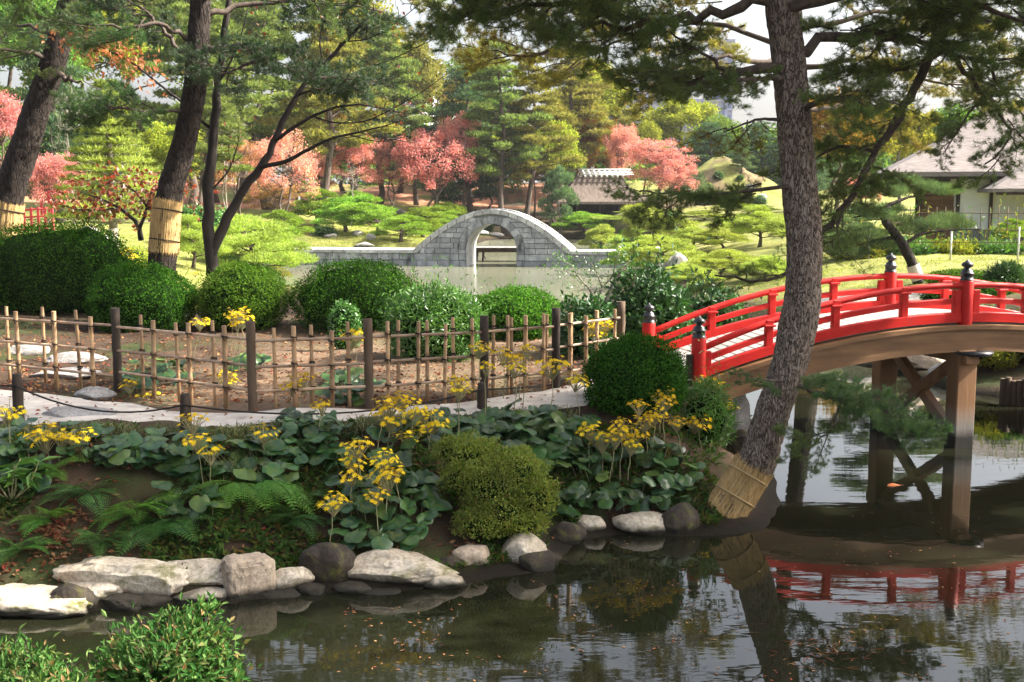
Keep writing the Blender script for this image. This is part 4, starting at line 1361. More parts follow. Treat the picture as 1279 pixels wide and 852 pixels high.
# ------------------------------------------------------------------ vermilion arched bridge
def red_bridge():
    A = At(872, 471, 14.25); A.z = 0
    Bm = At(1205, 400, 15.1); Bm.z = 0
    u = (Bm - A).normalized(); v = Vector((-u.y, u.x, 0))
    L = (Bm - A).length
    W = 1.85
    ang = math.atan2(u.y, u.x)
    t = thing('red_bridge', 'vermilion arched timber bridge with black onion caps and cross braced brown piers', 'bridge', (A.x, A.y, 0), ang)
    ZE, ZA = 1.02, 1.66
    deck = lambda s: ZA - (ZA - ZE) * ((s - L) / L) ** 2           # s along the bridge from the near left post
    def curve(z_end, z_mid, s0, s1, n):
        s = np.linspace(s0, s1, n)
        return s, z_mid - (z_mid - z_end) * ((s - L) / L) ** 2
    # deck planks
    n = 62
    for i in range(n):
        s = -.35 + (2 * L + .7) * (i + .5) / n
        ds = (2 * L + .7) / n
        sl = 2 * (ZA - ZE) * (L - s) / (L * L)
        g = Geo(); g.box((0, 0, 0), (ds * math.sqrt(1 + sl * sl) - .008, W - .1, .05), 0, 0, .006)
        mobj('plank', g, M['wood_gray'], t, (s, W / 2, deck(s) + .02), (0, -math.atan(sl), 0))
    # girders, each arched, with a paler cap strip
    for off, lab in ((.0, None), (W, None)):
        s, z = curve(ZE, ZA, -.5, 2 * L + .5, 41)
        y0, y1 = off - .10, off + .10
        top, bot = z - .06, z - .36
        V = []
        for i in range(41):
            V += [(s[i], y0, bot[i]), (s[i], y1, bot[i]), (s[i], y1, top[i]), (s[i], y0, top[i])]
        F = []
        for i in range(40):
            a, b = i * 4, i * 4 + 4
            F += [[a, b, b + 3, a + 3], [a + 1, a + 2, b + 2, b + 1], [a + 3, b + 3, b + 2, a + 2], [a, a + 1, b + 1, b]]
        g = Geo(); g.add(V, F); g.add(V[:4], [[0, 3, 2, 1]]); g.add(V[-4:], [[0, 1, 2, 3]])
        gd = mobj('girder', g, M['wood_brown'], t)
        g = Geo()
        V = []
        for i in range(41):
            V += [(s[i], y0 - .045, top[i]), (s[i], y1 + .02, top[i]), (s[i], y1 + .02, top[i] + .055), (s[i], y0 - .045, top[i] + .055)]
        g.add(V, F)
        mobj('edge_board', g, M['wood_brown'], gd)
    # rails
    def beam(y, zf, s0, s1, hw, hh, name, roundish=False):
        s = np.linspace(s0, s1, 30); z = np.array([zf(q) for q in s])
        g = Geo()
        if roundish:
            g.tube(np.c_[s, np.full(30, y), z], hh, 10, 0)
        else:
            V = []
            for i in range(30):
                b = .012
                V += [(s[i], y - hw, z[i] - hh), (s[i], y + hw, z[i] - hh), (s[i], y + hw, z[i] + hh - b), (s[i], y + hw - b, z[i] + hh), (s[i], y - hw + b, z[i] + hh), (s[i], y - hw, z[i] + hh - b)]
            F = []
            for i in range(29):
                a, b_ = i * 6, i * 6 + 6
                for k in range(6):
                    F.append([a + k, a + (k + 1) % 6, b_ + (k + 1) % 6, b_ + k][::-1])
            g.add(V, F); g.add(V[:6], [[0, 1, 2, 3, 4, 5]][::1]); g.add(V[-6:], [[5, 4, 3, 2, 1, 0]])
        return mobj(name, g, M['red'], t)
    ss = 2 * L
    for y in (0.0, W):
        top = lambda s: (deck(s) + .40 + .12 * (1 - ((s - L) / L) ** 2))
        beam(y, top, -.05, ss + .05, 0, .042, 'top_rail', True)
        beam(y, lambda s: deck(s) + .25 + .06 * (1 - ((s - L) / L) ** 2), -.02, ss + .02, .03, .038, 'middle_rail')
        beam(y, lambda s: deck(s) + .095, -.03, ss + .03, .045, .065, 'bottom_rail')
        for s in (.11, .95, 1.88, 2.86, L - .14, L + .14, ss - 2.86, ss - 1.88, ss - .95, ss - .11):
            g = Geo(); h = top(s) - deck(s) - (.01 if .2 < s < L - .2 or L + .2 < s < ss - .2 else .1)
            g.box((s, y, deck(s) + .04 + h / 2), (.10, .085, h), 0, 0, .008)
            st = mobj('strut', g, M['red'], t)
            if .2 < s < L - .2 or L + .2 < s < ss - .2:
                g = Geo(); g.box((s, y, top(s) - .048), (.155, .12, .03), 0, 0, .008); mobj('saddle', g, M['red'], st)
        for s, hz in ((0.0, .56), (L, .585), (ss, .56)):
            g = Geo()
            r = .093
            g.lathe([(r, deck(s) - .12), (r, deck(s) + hz - .02), (r * .93, deck(s) + hz), (0, deck(s) + hz)], (s, y, 0), 18)
            po = mobj('post', g, M['red'], t)
            z = deck(s) + hz
            g = Geo()
            g.lathe([(r * .98, z), (r * .98, z + .012), (r * .86, z + .018), (r * .86, z + .075), (r * .96, z + .082), (r * .96, z + .098), (r * .80, z + .104), (r * .74, z + .135),
                     (r * .45, z + .15), (r * .42, z + .165), (r * .78, z + .185), (r * .84, z + .205), (r * .66, z + .232), (r * .28, z + .25), (r * .12, z + .268), (0, z + .282)], (s, y, 0), 18)
            mobj('onion_cap', g, M['black_cap'], po)
            if s == L and y == W:
                for k in (0, 1):
                    g = Geo(); g.box((s + (k - .5) * .30, y, deck(s) + .22), (.09, .09, .36), 0, 0, .01); mobj('cheek', g, M['red'], po)
    g = Geo(); g.box((-.13, -.02, 1.12), (.075, .06, .5), 0, 0, .006)
    mobj('notice_post', g, M['log_dark'], t, label='short grey board fixed beside the near left end post')
    # pier: two columns, cross braces, cap beam
    s = L - .02
    for y in (-.02, W + .02):
        g = Geo(); g.box((s, y, .32), (.29, .25, 2.0), 0, 0, .015)
        mobj('column', g, M['pier'], t)
        g = Geo(); g.lathe([(.0, 1.255), (.24, 1.255), (.26, 1.275), (.26, 1.305), (.0, 1.31)], (s + .1, y - .08, 0), 14)
        mobj('column_cap', g, M['black_cap'], t)
    g = Geo(); g.box((s, W / 2, 1.215), (.2, W + .5, .14), 0, 0, .01); mobj('cap_beam', g, M['pier'], t)
    for sg in (-1, 1):
        a = Vector((s + .02 * sg, W / 2 - sg * (W / 2 - .08), .10)); b = Vector((s + .02 * sg, W / 2 + sg * (W / 2 - .08), 1.16))
        d = b - a
        g = Geo()
        q = Matrix.Translation((a + b) / 2) @ Matrix.Rotation(math.atan2(d.z, d.y) , 4, 'X')
        g.box((0, 0, 0), (.11 + .01 * sg, d.length, .15), 0, 0, .01, q)
        mobj('cross_brace', g, M['pier'], t)
    return t
red_bridge()

# ------------------------------------------------------------------ bamboo fence
def bamboo_fence():
    base = [(-150, 452, 'p'), (-60, 468, ''), (148, 489, 'p'), (316, 515, 'p'), (461, 509, 'p'), (605, 497, 'p'), (694, 487, 'p'), (775, 472, 'p')]
    P = [onland(x, y) for x, y, k in base]
    t = thing('bamboo_fence', 'low see-through lattice fence of tied bamboo poles between dark log posts beside the path', 'fence', (0, 0, 0))
    rng = np.random.default_rng(4)
    XY = np.array([(p.x, p.y) for p in P])
    s = np.r_[0, np.cumsum(np.linalg.norm(np.diff(XY, axis=0), axis=1))]
    zref = lambda q: float(gz(np.interp(q, s, XY[:, 0]), np.interp(q, s, XY[:, 1])))
    zz = [zref(q) for q in s]
    zline = lambda q: float(np.interp(q, s, zz))
    def pt(q, off=0.0):
        i = int(np.clip(np.searchsorted(s, q) - 1, 0, len(s) - 2))
        d = XY[i + 1] - XY[i]; d = d / np.linalg.norm(d)
        x, y = np.interp(q, s, XY[:, 0]), np.interp(q, s, XY[:, 1])
        return np.array([x + d[1] * off, y - d[0] * off, zline(q)])
    for i, (x, y, k) in enumerate(base):
        if not k: continue
        p = pt(s[i], 0); h = .99 + rng.uniform(-.02, .05)
        g = Geo()
        r = .052
        zt = np.linspace(-.15, h, 9)
        g.tube(np.c_[p[0] + rng.normal(size=9) * .003, p[1] + rng.normal(size=9) * .003, p[2] + zt], r, 12, 0, True, True, .05, i)
        mobj('log_post', g, M['log_dark'] if i in (2, 5, 6) else M['log'], t)
    # the three rails, one bamboo per bay
    posts = [0, 2, 3, 4, 5, 6, 7]
    hts = (.79, .51, .235)
    for a, b in zip(posts[:-1], posts[1:]):
        for h in hts:
            q = np.linspace(s[a] + (.0 if a == 0 else -.03), s[b] + .03, 22)
            V = np.array([pt(x, .012) for x in q]); V[:, 2] += h + rng.normal() * .008 + np.linspace(0, rng.normal() * .015, 22)
            rr = np.full(22, .0165); rr[4::6] *= 1.16
            g = Geo(); g.tube(V, rr, 8)
            mobj('bamboo_rail', g, M['bamboo_rail'], t)
    # uprights
    def upright_mesh(r, h, seed, k):
        zs, rr = [], []
        z = -.05
        nodes = sorted(rng.uniform(.12, .3) + np.arange(4) * rng.uniform(.24, .3))
        for nd in nodes:
            if nd > h - .03: break
            zs += [nd - .012, nd - .003, nd + .003, nd + .012]; rr += [r, r * 1.13, r * 1.13, r]
        zs = [-.08] + zs + [h - .001, h]; rr = [r * 1.05] + rr + [r * .97, r * .97]
        g = Geo(); g.tube(np.c_[np.zeros(len(zs)), np.zeros(len(zs)), zs], rr, 9)
        g.lathe([(r * .97, h + .0005), (r * .7, h + .001), (r * .7, h - .03), (0, h - .03)], (0, 0, 0), 9)
        return g.mesh('bamboo_upright')
    UP = [upright_mesh(.021, .93, k, k) for k in range(3)] + [upright_mesh(.027, .91, k, k) for k in range(3)]
    kg = Geo()
    for h in hts:
        for tt in (-1, 0, 1):
            kg.tube([(.034 * math.cos(x), .034 * math.sin(x) - .006, h + tt * .009 + .014 * math.sin(x * .5 + tt)) for x in np.linspace(0, 2 * np.pi, 11)], .0052, 4, 0, False)
        kg.tube([(-.008, -.035, h - .03), (0, -.042, h), (.012, -.036, h - .045)], .0045, 4, 0, False)
    kn = kg.mesh('cord_knots')
    ups = [-40, -20, 0, 10, 29, 55, 75, 99, 121, 177, 197, 222, 243, 267, 287, 345, 369, 391, 415, 437, 483, 499, 520, 535, 553, 568, 589, 617, 632, 640, 653, 659, 676, 683, 708, 715, 728, 747, 763]
    # photo column -> fence length
    qs = np.linspace(0, s[-1], 1500)
    cols = np.array([(lambda p: CX + FPX * p[0] / (p[1] * math.cos(PITCH) + (CAMH - p[2]) * math.sin(PITCH)))(pt(q)) for q in qs])
    for i, px in enumerate(ups):
        q = float(np.interp(px, cols, qs))
        front = i % 2 == 0
        p = pt(q, .012 + (.040 if front else -.040))
        j = (3 if px in (29, 75, 121, 197, 243, 287, 369, 415, 653, 708, 728, 747) else 0) + i % 3
        o = mobj('bamboo_upright', UP[j], M['bamboo'], t, tuple(p), (rng.normal() * .012, rng.normal() * .012, rng.uniform(0, 6)), (1, 1, rng.uniform(.95, 1.05)))
        d = mobj('cord_knots', kn, M['rope_black'], o); d['kind'] = 'stuff'
        d.rotation_euler = (0, 0, -o.rotation_euler[2] + (0 if front else math.pi))
bamboo_fence()

def rope_fence():
    ps = [(24, 527, 467, 'short dark log post at the path edge before the pale flat stone'), (233, 548, 492, 'short dark log post among yellow flowers at the path edge'), (602, 512, 478, 'short dark log post beside tall yellow flowers in front of the bamboo fence'), (838, 470, 440, 'short log post hidden behind the round bush by the bridge')]
    tops = []
    for i, (px, by, ty, lab) in enumerate(ps):
        p = onland(px, by)
        h = At(px, ty, p.y).z - p.z
        g = Geo(); g.tube(np.c_[np.zeros(7), np.zeros(7), np.linspace(-.12, h, 7)], [.058, .057, .056, .056, .055, .053, .045], 12, 0, True, True, .06, i)
        o = mobj('rope_post', g, M['log_dark'], None, p)
        setp(o, lab, 'post', 'short posts of the rope barrier')
        tops.append(Vector((p.x, p.y, p.z + h * .78)))
    a0 = onland(-150, 500); tops.insert(0, Vector((a0.x, a0.y, a0.z + .25)))
    g = Geo()
    sag = [.03, .16, .17, .10]
    P = []
    for k in range(4):
        for f in np.linspace(0, 1, 14)[: (14 if k == 3 else 13)]:
            p = tops[k].lerp(tops[k + 1], f); p.z -= sag[k] * 4 * f * (1 - f)
            p.z = max(p.z, gzf(p.x, p.y) + .05)
            P.append(tuple(p + Vector((0, -.062, 0))))
    g.tube(P, .0095, 6)
    setp(mobj('barrier_rope', g, M['rope_black']), 'thin black rope sagging between the short posts along the path', 'rope')
rope_fence()

# ------------------------------------------------------------------ thatched hut on the far shore
def hip_roof(g, x0, x1, y0, y1, ze, zr, inset, th, curve=.0, mat=0, n=8, under=True):
    """hipped roof skin with flared eaves and thickness; inset = plan run of the hips at the ridge ends"""
    ym = (y0 + y1) / 2
    rows = []
    for k in range(n + 1):
        f = k / n
        z = ze + (zr - ze) * (f - curve * math.sin(f * math.pi) * .5)
        rows.append([(x0 + inset * f, y0 + (ym - y0 - .15) * f, z), (x1 - inset * f, y0 + (ym - y0 - .15) * f, z), (x1 - inset * f, y1 - (y1 - ym - .15) * f, z), (x0 + inset * f, y1 - (y1 - ym - .15) * f, z)])
    V = [p for r in rows for p in r]
    F = []
    for k in range(n):
        a, b = k * 4, k * 4 + 4
        for i in range(4):
            F.append([a + i, a + (i + 1) % 4, b + (i + 1) % 4, b + i])
    F.append([n * 4, n * 4 + 1, n * 4 + 2, n * 4 + 3])
    low = len(V)
    V += [(x, y, z - th) for x, y, z in rows[0]]
    for i in range(4):
        F.append([low + i, low + (i + 1) % 4, (i + 1) % 4, i])
    F.append([low + 3, low + 2, low + 1, low])
    g.add(V, F, mat)

def hut():
    Y = 101.0
    p = At(756, 250, Y)
    zg = gzf(p.x, Y + 2)
    t = thing('thatched_hut', 'thatched tea hut with steep hipped roof and pale ridge poles beyond the stone bridge', 'hut', (p.x, Y, 0), math.radians(10))
    ze = At(752, 252, Y).z; zr = At(752, 219, Y).z
    g = Geo(); hip_roof(g, -4.9, 4.6, -.6, 5.4, ze, zr, 2.9, .22, .28, 0, 10)
    rf = mobj('roof', g, M['thatch'], t)
    m = mpp(Y)
    for i in range(9):
        g = Geo(); g.tube([(-1.5 + i * .5, 1.4, zr - .12), (-1.5 + i * .5, 2.3, zr + .42), (-1.5 + i * .5, 2.5, zr + .50), (-1.5 + i * .5, 3.4, zr - .1)], .085, 7)
        mobj('ridge_pole', g, M['ridge_white'], rf)
    for zz, yy in ((zr + .55, 2.4), (zr + .30, 2.0), (zr + .10, 1.6)):
        g = Geo(); g.tube([(-1.9, yy, zz), (3.0, yy, zz)], .075, 7); mobj('ridge_beam', g, M['ridge_white'], rf)
    for x in (-2.4, -.4, 1.4, 3.2):
        for y in (.4, 4.4):
            g = Geo(); g.box((x, y, (ze + zg) / 2 - .15), (.17, .17, ze - zg + .3)); mobj('post', g, M['wood_dark'], t)
    g = Geo(); g.box((.5, 4.45, (ze + zg) / 2), (5.8, .08, ze - zg)); mobj('back_wall', g, M['wood_dark'], t)
    g = Geo(); g.box((3.1, 2.4, (ze + zg) / 2), (.08, 4.0, ze - zg)); mobj('side_wall', g, M['wood_dark'], t)
    g = Geo(); g.box((.4, 1.4, zg + .45), (5.2, 1.4, .12)); mobj('bench_floor', g, M['wood_dark'], t)
hut()

def white_house():
    Y = 42.0
    c = At(1105, 219, Y)
    t = thing('white_house', 'white plastered house with a wide grey bark roof behind the lawn', 'house', (c.x, Y, 0), math.radians(-13))
    ze = c.z; m = mpp(Y)
    g = Geo(); hip_roof(g, 0, 15, 0, 8, ze + .12, ze + 2.75, 4.3, .17, .10, 0, 8)
    mobj('roof', g, M['shingle'], t)
    g = Geo(); g.box((7.5, .12, ze - .10), (14.6, .07, .09)); mobj('eave_board', g, M['wood_dark'], t)
    wx = At(1184, 250, Y + 1.2).x - c.x
    zg = gzf(c.x + wx + 2, Y + 1.2)
    zw = ze - .03
    for a, b in ((wx, wx + 1.02), (wx + 1.14, wx + 4.6), (wx + 4.72, wx + 9.2)):
        g = Geo(); g.box(((a + b) / 2, 1.35, (zw + zg) / 2), (b - a, .2, zw - zg)); mobj('wall_panel', g, M['plaster'], t)
    for x in (wx - .06, wx + 1.08, wx + 4.66):
        g = Geo(); g.box((x, 1.30, (zw + zg) / 2), (.12, .22, zw - zg + .1)); mobj('post', g, M['wood_dark'], t)
    g = Geo(); g.box((wx + 4.5, 4.2, (zw + zg) / 2), (9.2, 5.4, zw - zg)); mobj('wall', g, M['plaster'], t)
    g = Geo(); g.box((wx - .72, 2.0, (zw + zg) / 2 - .3), (1.2, .16, 2.1)); mobj('recess_panel', g, M['wood_brown'], t)
    g = Geo(); g.box((wx - 1.36, 1.7, (zw + zg) / 2), (.12, .14, zw - zg)); mobj('post', g, M['wood_dark'], t)
    g = Geo(); g.box((wx - .7, 3.2, (zw + zg) / 2), (1.3, .1, zw - zg)); mobj('back_wall', g, M['wood_dark'], t)
    for i in range(18):
        g = Geo(); g.box((1.2 + i * .75, .7, ze - .07), (.09, 1.2, .10)); mobj('rafter', g, M['wood_dark'], t)
    g = Geo(); g.box((wx + 4.5, 1.31, zg + .22), (9.4, .26, .44)); mobj('foundation', g, M['core'], t)
    # the lower roof in front
    c2 = At(1239, 240, 39.5)
    a13 = math.radians(13)
    dx, dy = c2.x - c.x, c2.y - Y
    g = Geo(); x0 = dx * math.cos(a13) - dy * math.sin(a13); y0 = dx * math.sin(a13) + dy * math.cos(a13)
    hip_roof(g, x0, x0 + 7, y0, y0 + 3.0, c2.z + .12, c2.z + 1.15, 1.6, .12, .05, 0, 6)
    mobj('porch_roof', g, M['shingle'], t)
    g = Geo(); g.box((x0 + 3.5, y0 + .1, c2.z - .05), (6.7, .08, .1)); mobj('eave_board', g, M['wood_dark'], t)
    for x in (x0 + .8, x0 + 2.6, x0 + 5.5):
        g = Geo(); g.box((x + 1.2, y0 + .9, (c2.z + zg) / 2), (.12, .12, c2.z - zg)); mobj('post', g, M['wood_dark'], t)
white_house()

def wire_fence():
    pts = [(1062, 322), (1085, 323), (1187, 324), (1271, 325), (1360, 326)]
    P = [onland(*p) for p in pts]
    t = thing('bamboo_rail_fence', 'thin pale rail fence in front of the border plants by the white house', 'fence', (P[0].x, P[0].y, 0))
    o = Vector((P[0].x, P[0].y, 0))
    for p in P:
        g = Geo(); q = p - o; g.tube([(q.x, q.y, p.z - .1), (q.x, q.y, p.z + .95)], .028, 7); mobj('post', g, M['ridge_white'], t)
    for h in (.86, .50):
        g = Geo(); g.tube([tuple(p - o + Vector((0, 0, h))) for p in P], .014, 6); mobj('rail', g, M['log'], t)
    Q = [P[2].lerp(P[4], f) for f in np.linspace(0, 1, 15)]
    for q in Q:
        g = Geo(); r = q - o; g.tube([(r.x, r.y + 3.5, q.z + .3), (r.x, r.y + 3.5, q.z + 1.5)], .014, 5); mobj('picket', g, M['log'], t)
    g = Geo(); g.tube([tuple(q - o + Vector((0, 3.5, 1.3))) for q in Q], .014, 5); mobj('rail', g, M['log'], t)
wire_fence()

def rail_fence(name, label, pa, pb, Y, h, n, mat, rails=(.9, .5)):
    a, b = At(*pa, Y), At(*pb, Y)
    t = thing(name, label, 'fence', (a.x, a.y, a.z))
    for i in range(n):
        p = a.lerp(b, i / (n - 1)) - a
        g = Geo(); g.box((p.x, p.y, p.z + h / 2 - .1), (.07, .07, h + .2)); mobj('post', g, mat, t)
    for r in rails:
        g = Geo(); g.tube([(0, 0, r * h), tuple(b - a + Vector((0, 0, r * h)))], .035, 6); mobj('rail', g, mat, t)
rail_fence('red_railing', 'small red railing beside the salmon maple beyond the clipped bushes', (22, 284), (66, 281), 40, .65, 6, M['red_rail'])
rail_fence('red_railing', 'red railing of a small slope bridge behind the salmon maple trunk', (52, 262), (80, 252), 42, .6, 4, M['red_rail'])
rail_fence('picket_fence', 'reddish brown picket fence half hidden in the trees on the far left', (92, 214), (140, 213), 58, .7, 13, M['leaf_rust'], (.95,))

def stakes():
    for i, px in enumerate((1252, 1259, 1266, 1273, 1280, 1288)):
        p = At(px, 494, 18.3 - i * .05)
        g = Geo(); h = .42 + .03 * math.sin(i * 2)
        g.tube([(0, 0, -.5), (0, 0, h * .5), (0, 0, h)], .047, 10, 0, True, True, .06, i)
        setp(mobj('log_stake', g, M['log'], None, (p.x, p.y, .0)), ('nearest', 'second', 'third', 'fourth', 'fifth', 'sixth')[i] + ' grey log stake counted from the bridge column in the row holding the bank', 'stake', 'log stakes edging the bank under the red bridge')
stakes()

# ------------------------------------------------------------------ far buildings beyond the trees
def block(px0, px1, top, Y, depth, mat, label, floors, bays, z0=2.0, roofbox=None):
    a, b = At(px0, 250, Y), At(px1, 250, Y)
    zt = At(px0, top, Y).z
    w = b.x - a.x
    t = thing('apartment_block', label, 'building', ((a.x + b.x) / 2, Y, z0), math.radians(-8))
    g = Geo(); g.box((0, depth / 2, (zt - z0) / 2), (w, depth, zt - z0)); mobj('wall', g, mat, t)
    g = Geo(); g.box((0, depth / 2, zt - z0 + .3), (w + .8, depth + .8, .6)); mobj('roof', g, mat, t)
    fh = 3.2
    for f in range(floors):
        for k in range(bays):
            g = Geo(); x = -w / 2 + w * (k + .5) / bays
            g.box((x, -.03, zt - z0 - 1.9 - f * fh), (w / bays * .62, .1, 1.5)); wd = mobj('window', g, M['bldg_glass'], t)
    for f in range(floors):
        g = Geo(); g.box((0, -.5, zt - z0 - 3.1 - f * fh), (w * .98, 1.0, .25)); mobj('balcony', g, mat, t)
    if roofbox:
        g = Geo(); g.box((w * roofbox[0], depth / 2, zt - z0 + 2.2), (w * roofbox[1], depth * .6, 3.6)); mobj('roof_box', g, mat, t)
block(752, 905, 128, 230, 16, M['bldg_blue'], 'pale blue apartment block with dark windows beyond the yellow trees', 6, 9, 2.0, (-.12, .3))
block(498, 532, 70, 210, 14, M['bldg_white'], 'white tower block glimpsed between tall trees above the crimson maple', 9, 3)
block(538, 566, 120, 240, 12, M['bldg_white'], 'small white building behind the dark conifer above the pink maple', 5, 2)
block(884, 912, 52, 330, 16, M['bldg_blue'], 'thin blue tower block rising over the far trees beside the pine trunk', 12, 3)

# ------------------------------------------------------------------ the visitor on the far lawn
def person():
    Y = 90.0
    p = At(374, 272, Y); zg = gzf(p.x, Y)
    t = thing('person', 'person in dark jacket over a white top and blue jeans standing on the far lawn', 'person', (p.x, Y, zg), math.radians(20))
    import bmesh
    J = [(0, 0, .92), (0, 0, 1.12), (0, -.01, 1.32), (0, -.01, 1.46), (0, -.02, 1.53), (0, -.03, 1.62),      # pelvis..head 0-5
         (.10, 0, .88), (.11, -.03, .48), (.11, .02, .07), (.12, -.13, .03),                                      # 6-9
         (-.10, 0, .88), (-.11, .02, .48), (-.12, .06, .07), (-.13, -.09, .03),                                   # 10-13
         (.18, 0, 1.38), (.23, .03, 1.12), (.20, -.12, .94), (.17, -.18, .90),                                   # 14-17
         (-.18, 0, 1.38), (-.24, .03, 1.12), (-.22, -.06, .90), (-.21, -.10, .84)]
    E = [(0, 1), (1, 2), (2, 3), (3, 4), (4, 5), (0, 6), (6, 7), (7, 8), (8, 9), (0, 10), (10, 11), (11, 12), (12, 13), (2, 14), (14, 15), (15, 16), (16, 17), (2, 18), (18, 19), (19, 20), (20, 21)]
    R = [.15, .13, .15, .06, .055, .10, .095, .062, .045, .04, .095, .062, .045, .04, .065, .05, .038, .035, .065, .05, .038, .035]
    me = bpy.data.meshes.new('body')
    me.from_pydata(J, E, [])
    o = bpy.data.objects.new('body', me); COL.objects.link(o)
    sk = o.modifiers.new('skin', 'SKIN')
    for i, v in enumerate(me.skin_vertices[0].data):
        v.radius = (R[i], R[i] * .8); v.use_root = i == 0
    sb = o.modifiers.new('sub', 'SUBSURF'); sb.levels = 2; sb.render_levels = 2
    dg = bpy.context.evaluated_depsgraph_get()
    me2 = bpy.data.meshes.new_from_object(o.evaluated_get(dg))
    bpy.data.objects.remove(o)
    for m in (M['skin'], M['jeans'], M['jacket'], M['shirt'], M['wood_dark']):
        me2.materials.append(m)
    for q in me2.polygons:
        c = q.center
        arm = abs(c.x) > .15 and c.z > .8
        if c.z < .10: k = 4
        elif c.z < .93 and not arm: k = 1
        elif c.z > 1.47: k = 0
        elif arm: k = 2 if c.z > .97 else 0
        else: k = 3 if abs(c.x) < .075 and c.y < 0 else 2
        q.material_index = k; q.use_smooth = True
    b = bpy.data.objects.new('body', me2); COL.objects.link(b); b.parent = t
    g = Geo(); g.blob((0, .012, 1.655), (.112, .118, .125), 3, .06, 2)
    mobj('hair', g, M['hair'], t)
    g = Geo(); g.box((0, -.085, 1.18), (.15, .13, .46), 0, 0, .03); mobj('top_front', g, M['shirt'], t)
person()

def koi(px, py, rot, label, L=.19):
    p = G(px, py, 0)
    g = Geo()
    tt = np.linspace(0, 1, 9)
    g.tube(np.c_[tt * L, .012 * np.sin(tt * 5), np.full(9, .004)], [.004, .019, .027, .029, .026, .02, .013, .007, .004], 8)
    g.leaves(np.array([[L * .93, 0, .006]] * 2), np.array([[1, .5, .05], [1, -.5, .05]]), np.array([[0, 0, 1.0]] * 2), L * .3, L * .11)
    g.leaves(np.array([[L * .3, .02, .006], [L * .3, -.02, .006]]), np.array([[.5, 1, 0.1], [.5, -1, .1]]), np.array([[0, 0, 1.0]] * 2), L * .22, L * .1)
    setp(mobj('koi', g, M['koi'], None, (p.x, p.y, -.008), (0, 0, rot)), label, 'koi')
koi(1108, 607, .25, 'orange koi at the surface between the mirrored bridge piers')

# ------------------------------------------------------------------ big near trees
def bark_trunk(pts, rad, sides=72, rings=230, seed=0, amp=.014, stretch=2.6, flare=.0):
    """trunk skin with real bark plates and furrows"""
    P = np.array([tuple(p) for p in pts]); k = len(P)
    s = np.r_[0, np.cumsum(np.linalg.norm(np.diff(P, axis=0), axis=1))]
    u = np.linspace(0, s[-1], rings)
    Q = np.stack([np.interp(u, s, P[:, i]) for i in range(3)], 1)
    R = np.interp(u, s, rad)
    for _ in range(12):
        Q[1:-1] = (Q[:-2] + 2 * Q[1:-1] + Q[2:]) / 4
        R[1:-1] = (R[:-2] + 2 * R[1:-1] + R[2:]) / 4
    R = R * (1 + flare * np.exp(-u / .35))
    g = Geo(); g.tube(Q, R, sides, 0, True, True)
    V = g.V[0]
    C = np.repeat(Q, sides, 0); Nn = (V - C); Nn /= np.linalg.norm(Nn, axis=1)[:, None]
    an = np.tile(np.linspace(0, 2 * np.pi, sides, endpoint=False), rings)
    rr = np.mean(R)
    T = np.c_[np.cos(an) * rr, np.sin(an) * rr, np.repeat(u, sides) / stretch]
    T = T + np.stack([vnoise(T, 6, seed + i) for i in range(3)], 1) * .03
    ridge = 1 - np.abs(vnoise(T, 17, seed)) * 2.2
    ridge2 = 1 - np.abs(vnoise(T, 34, seed + 5)) * 2.2
    furrow = np.clip(ridge, 0, 1) ** 3 + .5 * np.clip(ridge2, 0, 1) ** 3
    lump = fbm(T, 3, seed + 9, 2)
    d = -furrow * amp + lump * amp * .8 + vnoise(T, 60, seed + 2) * amp * .18
    g.V[0] = V + Nn * d[:, None]
    return g, Q, R, u

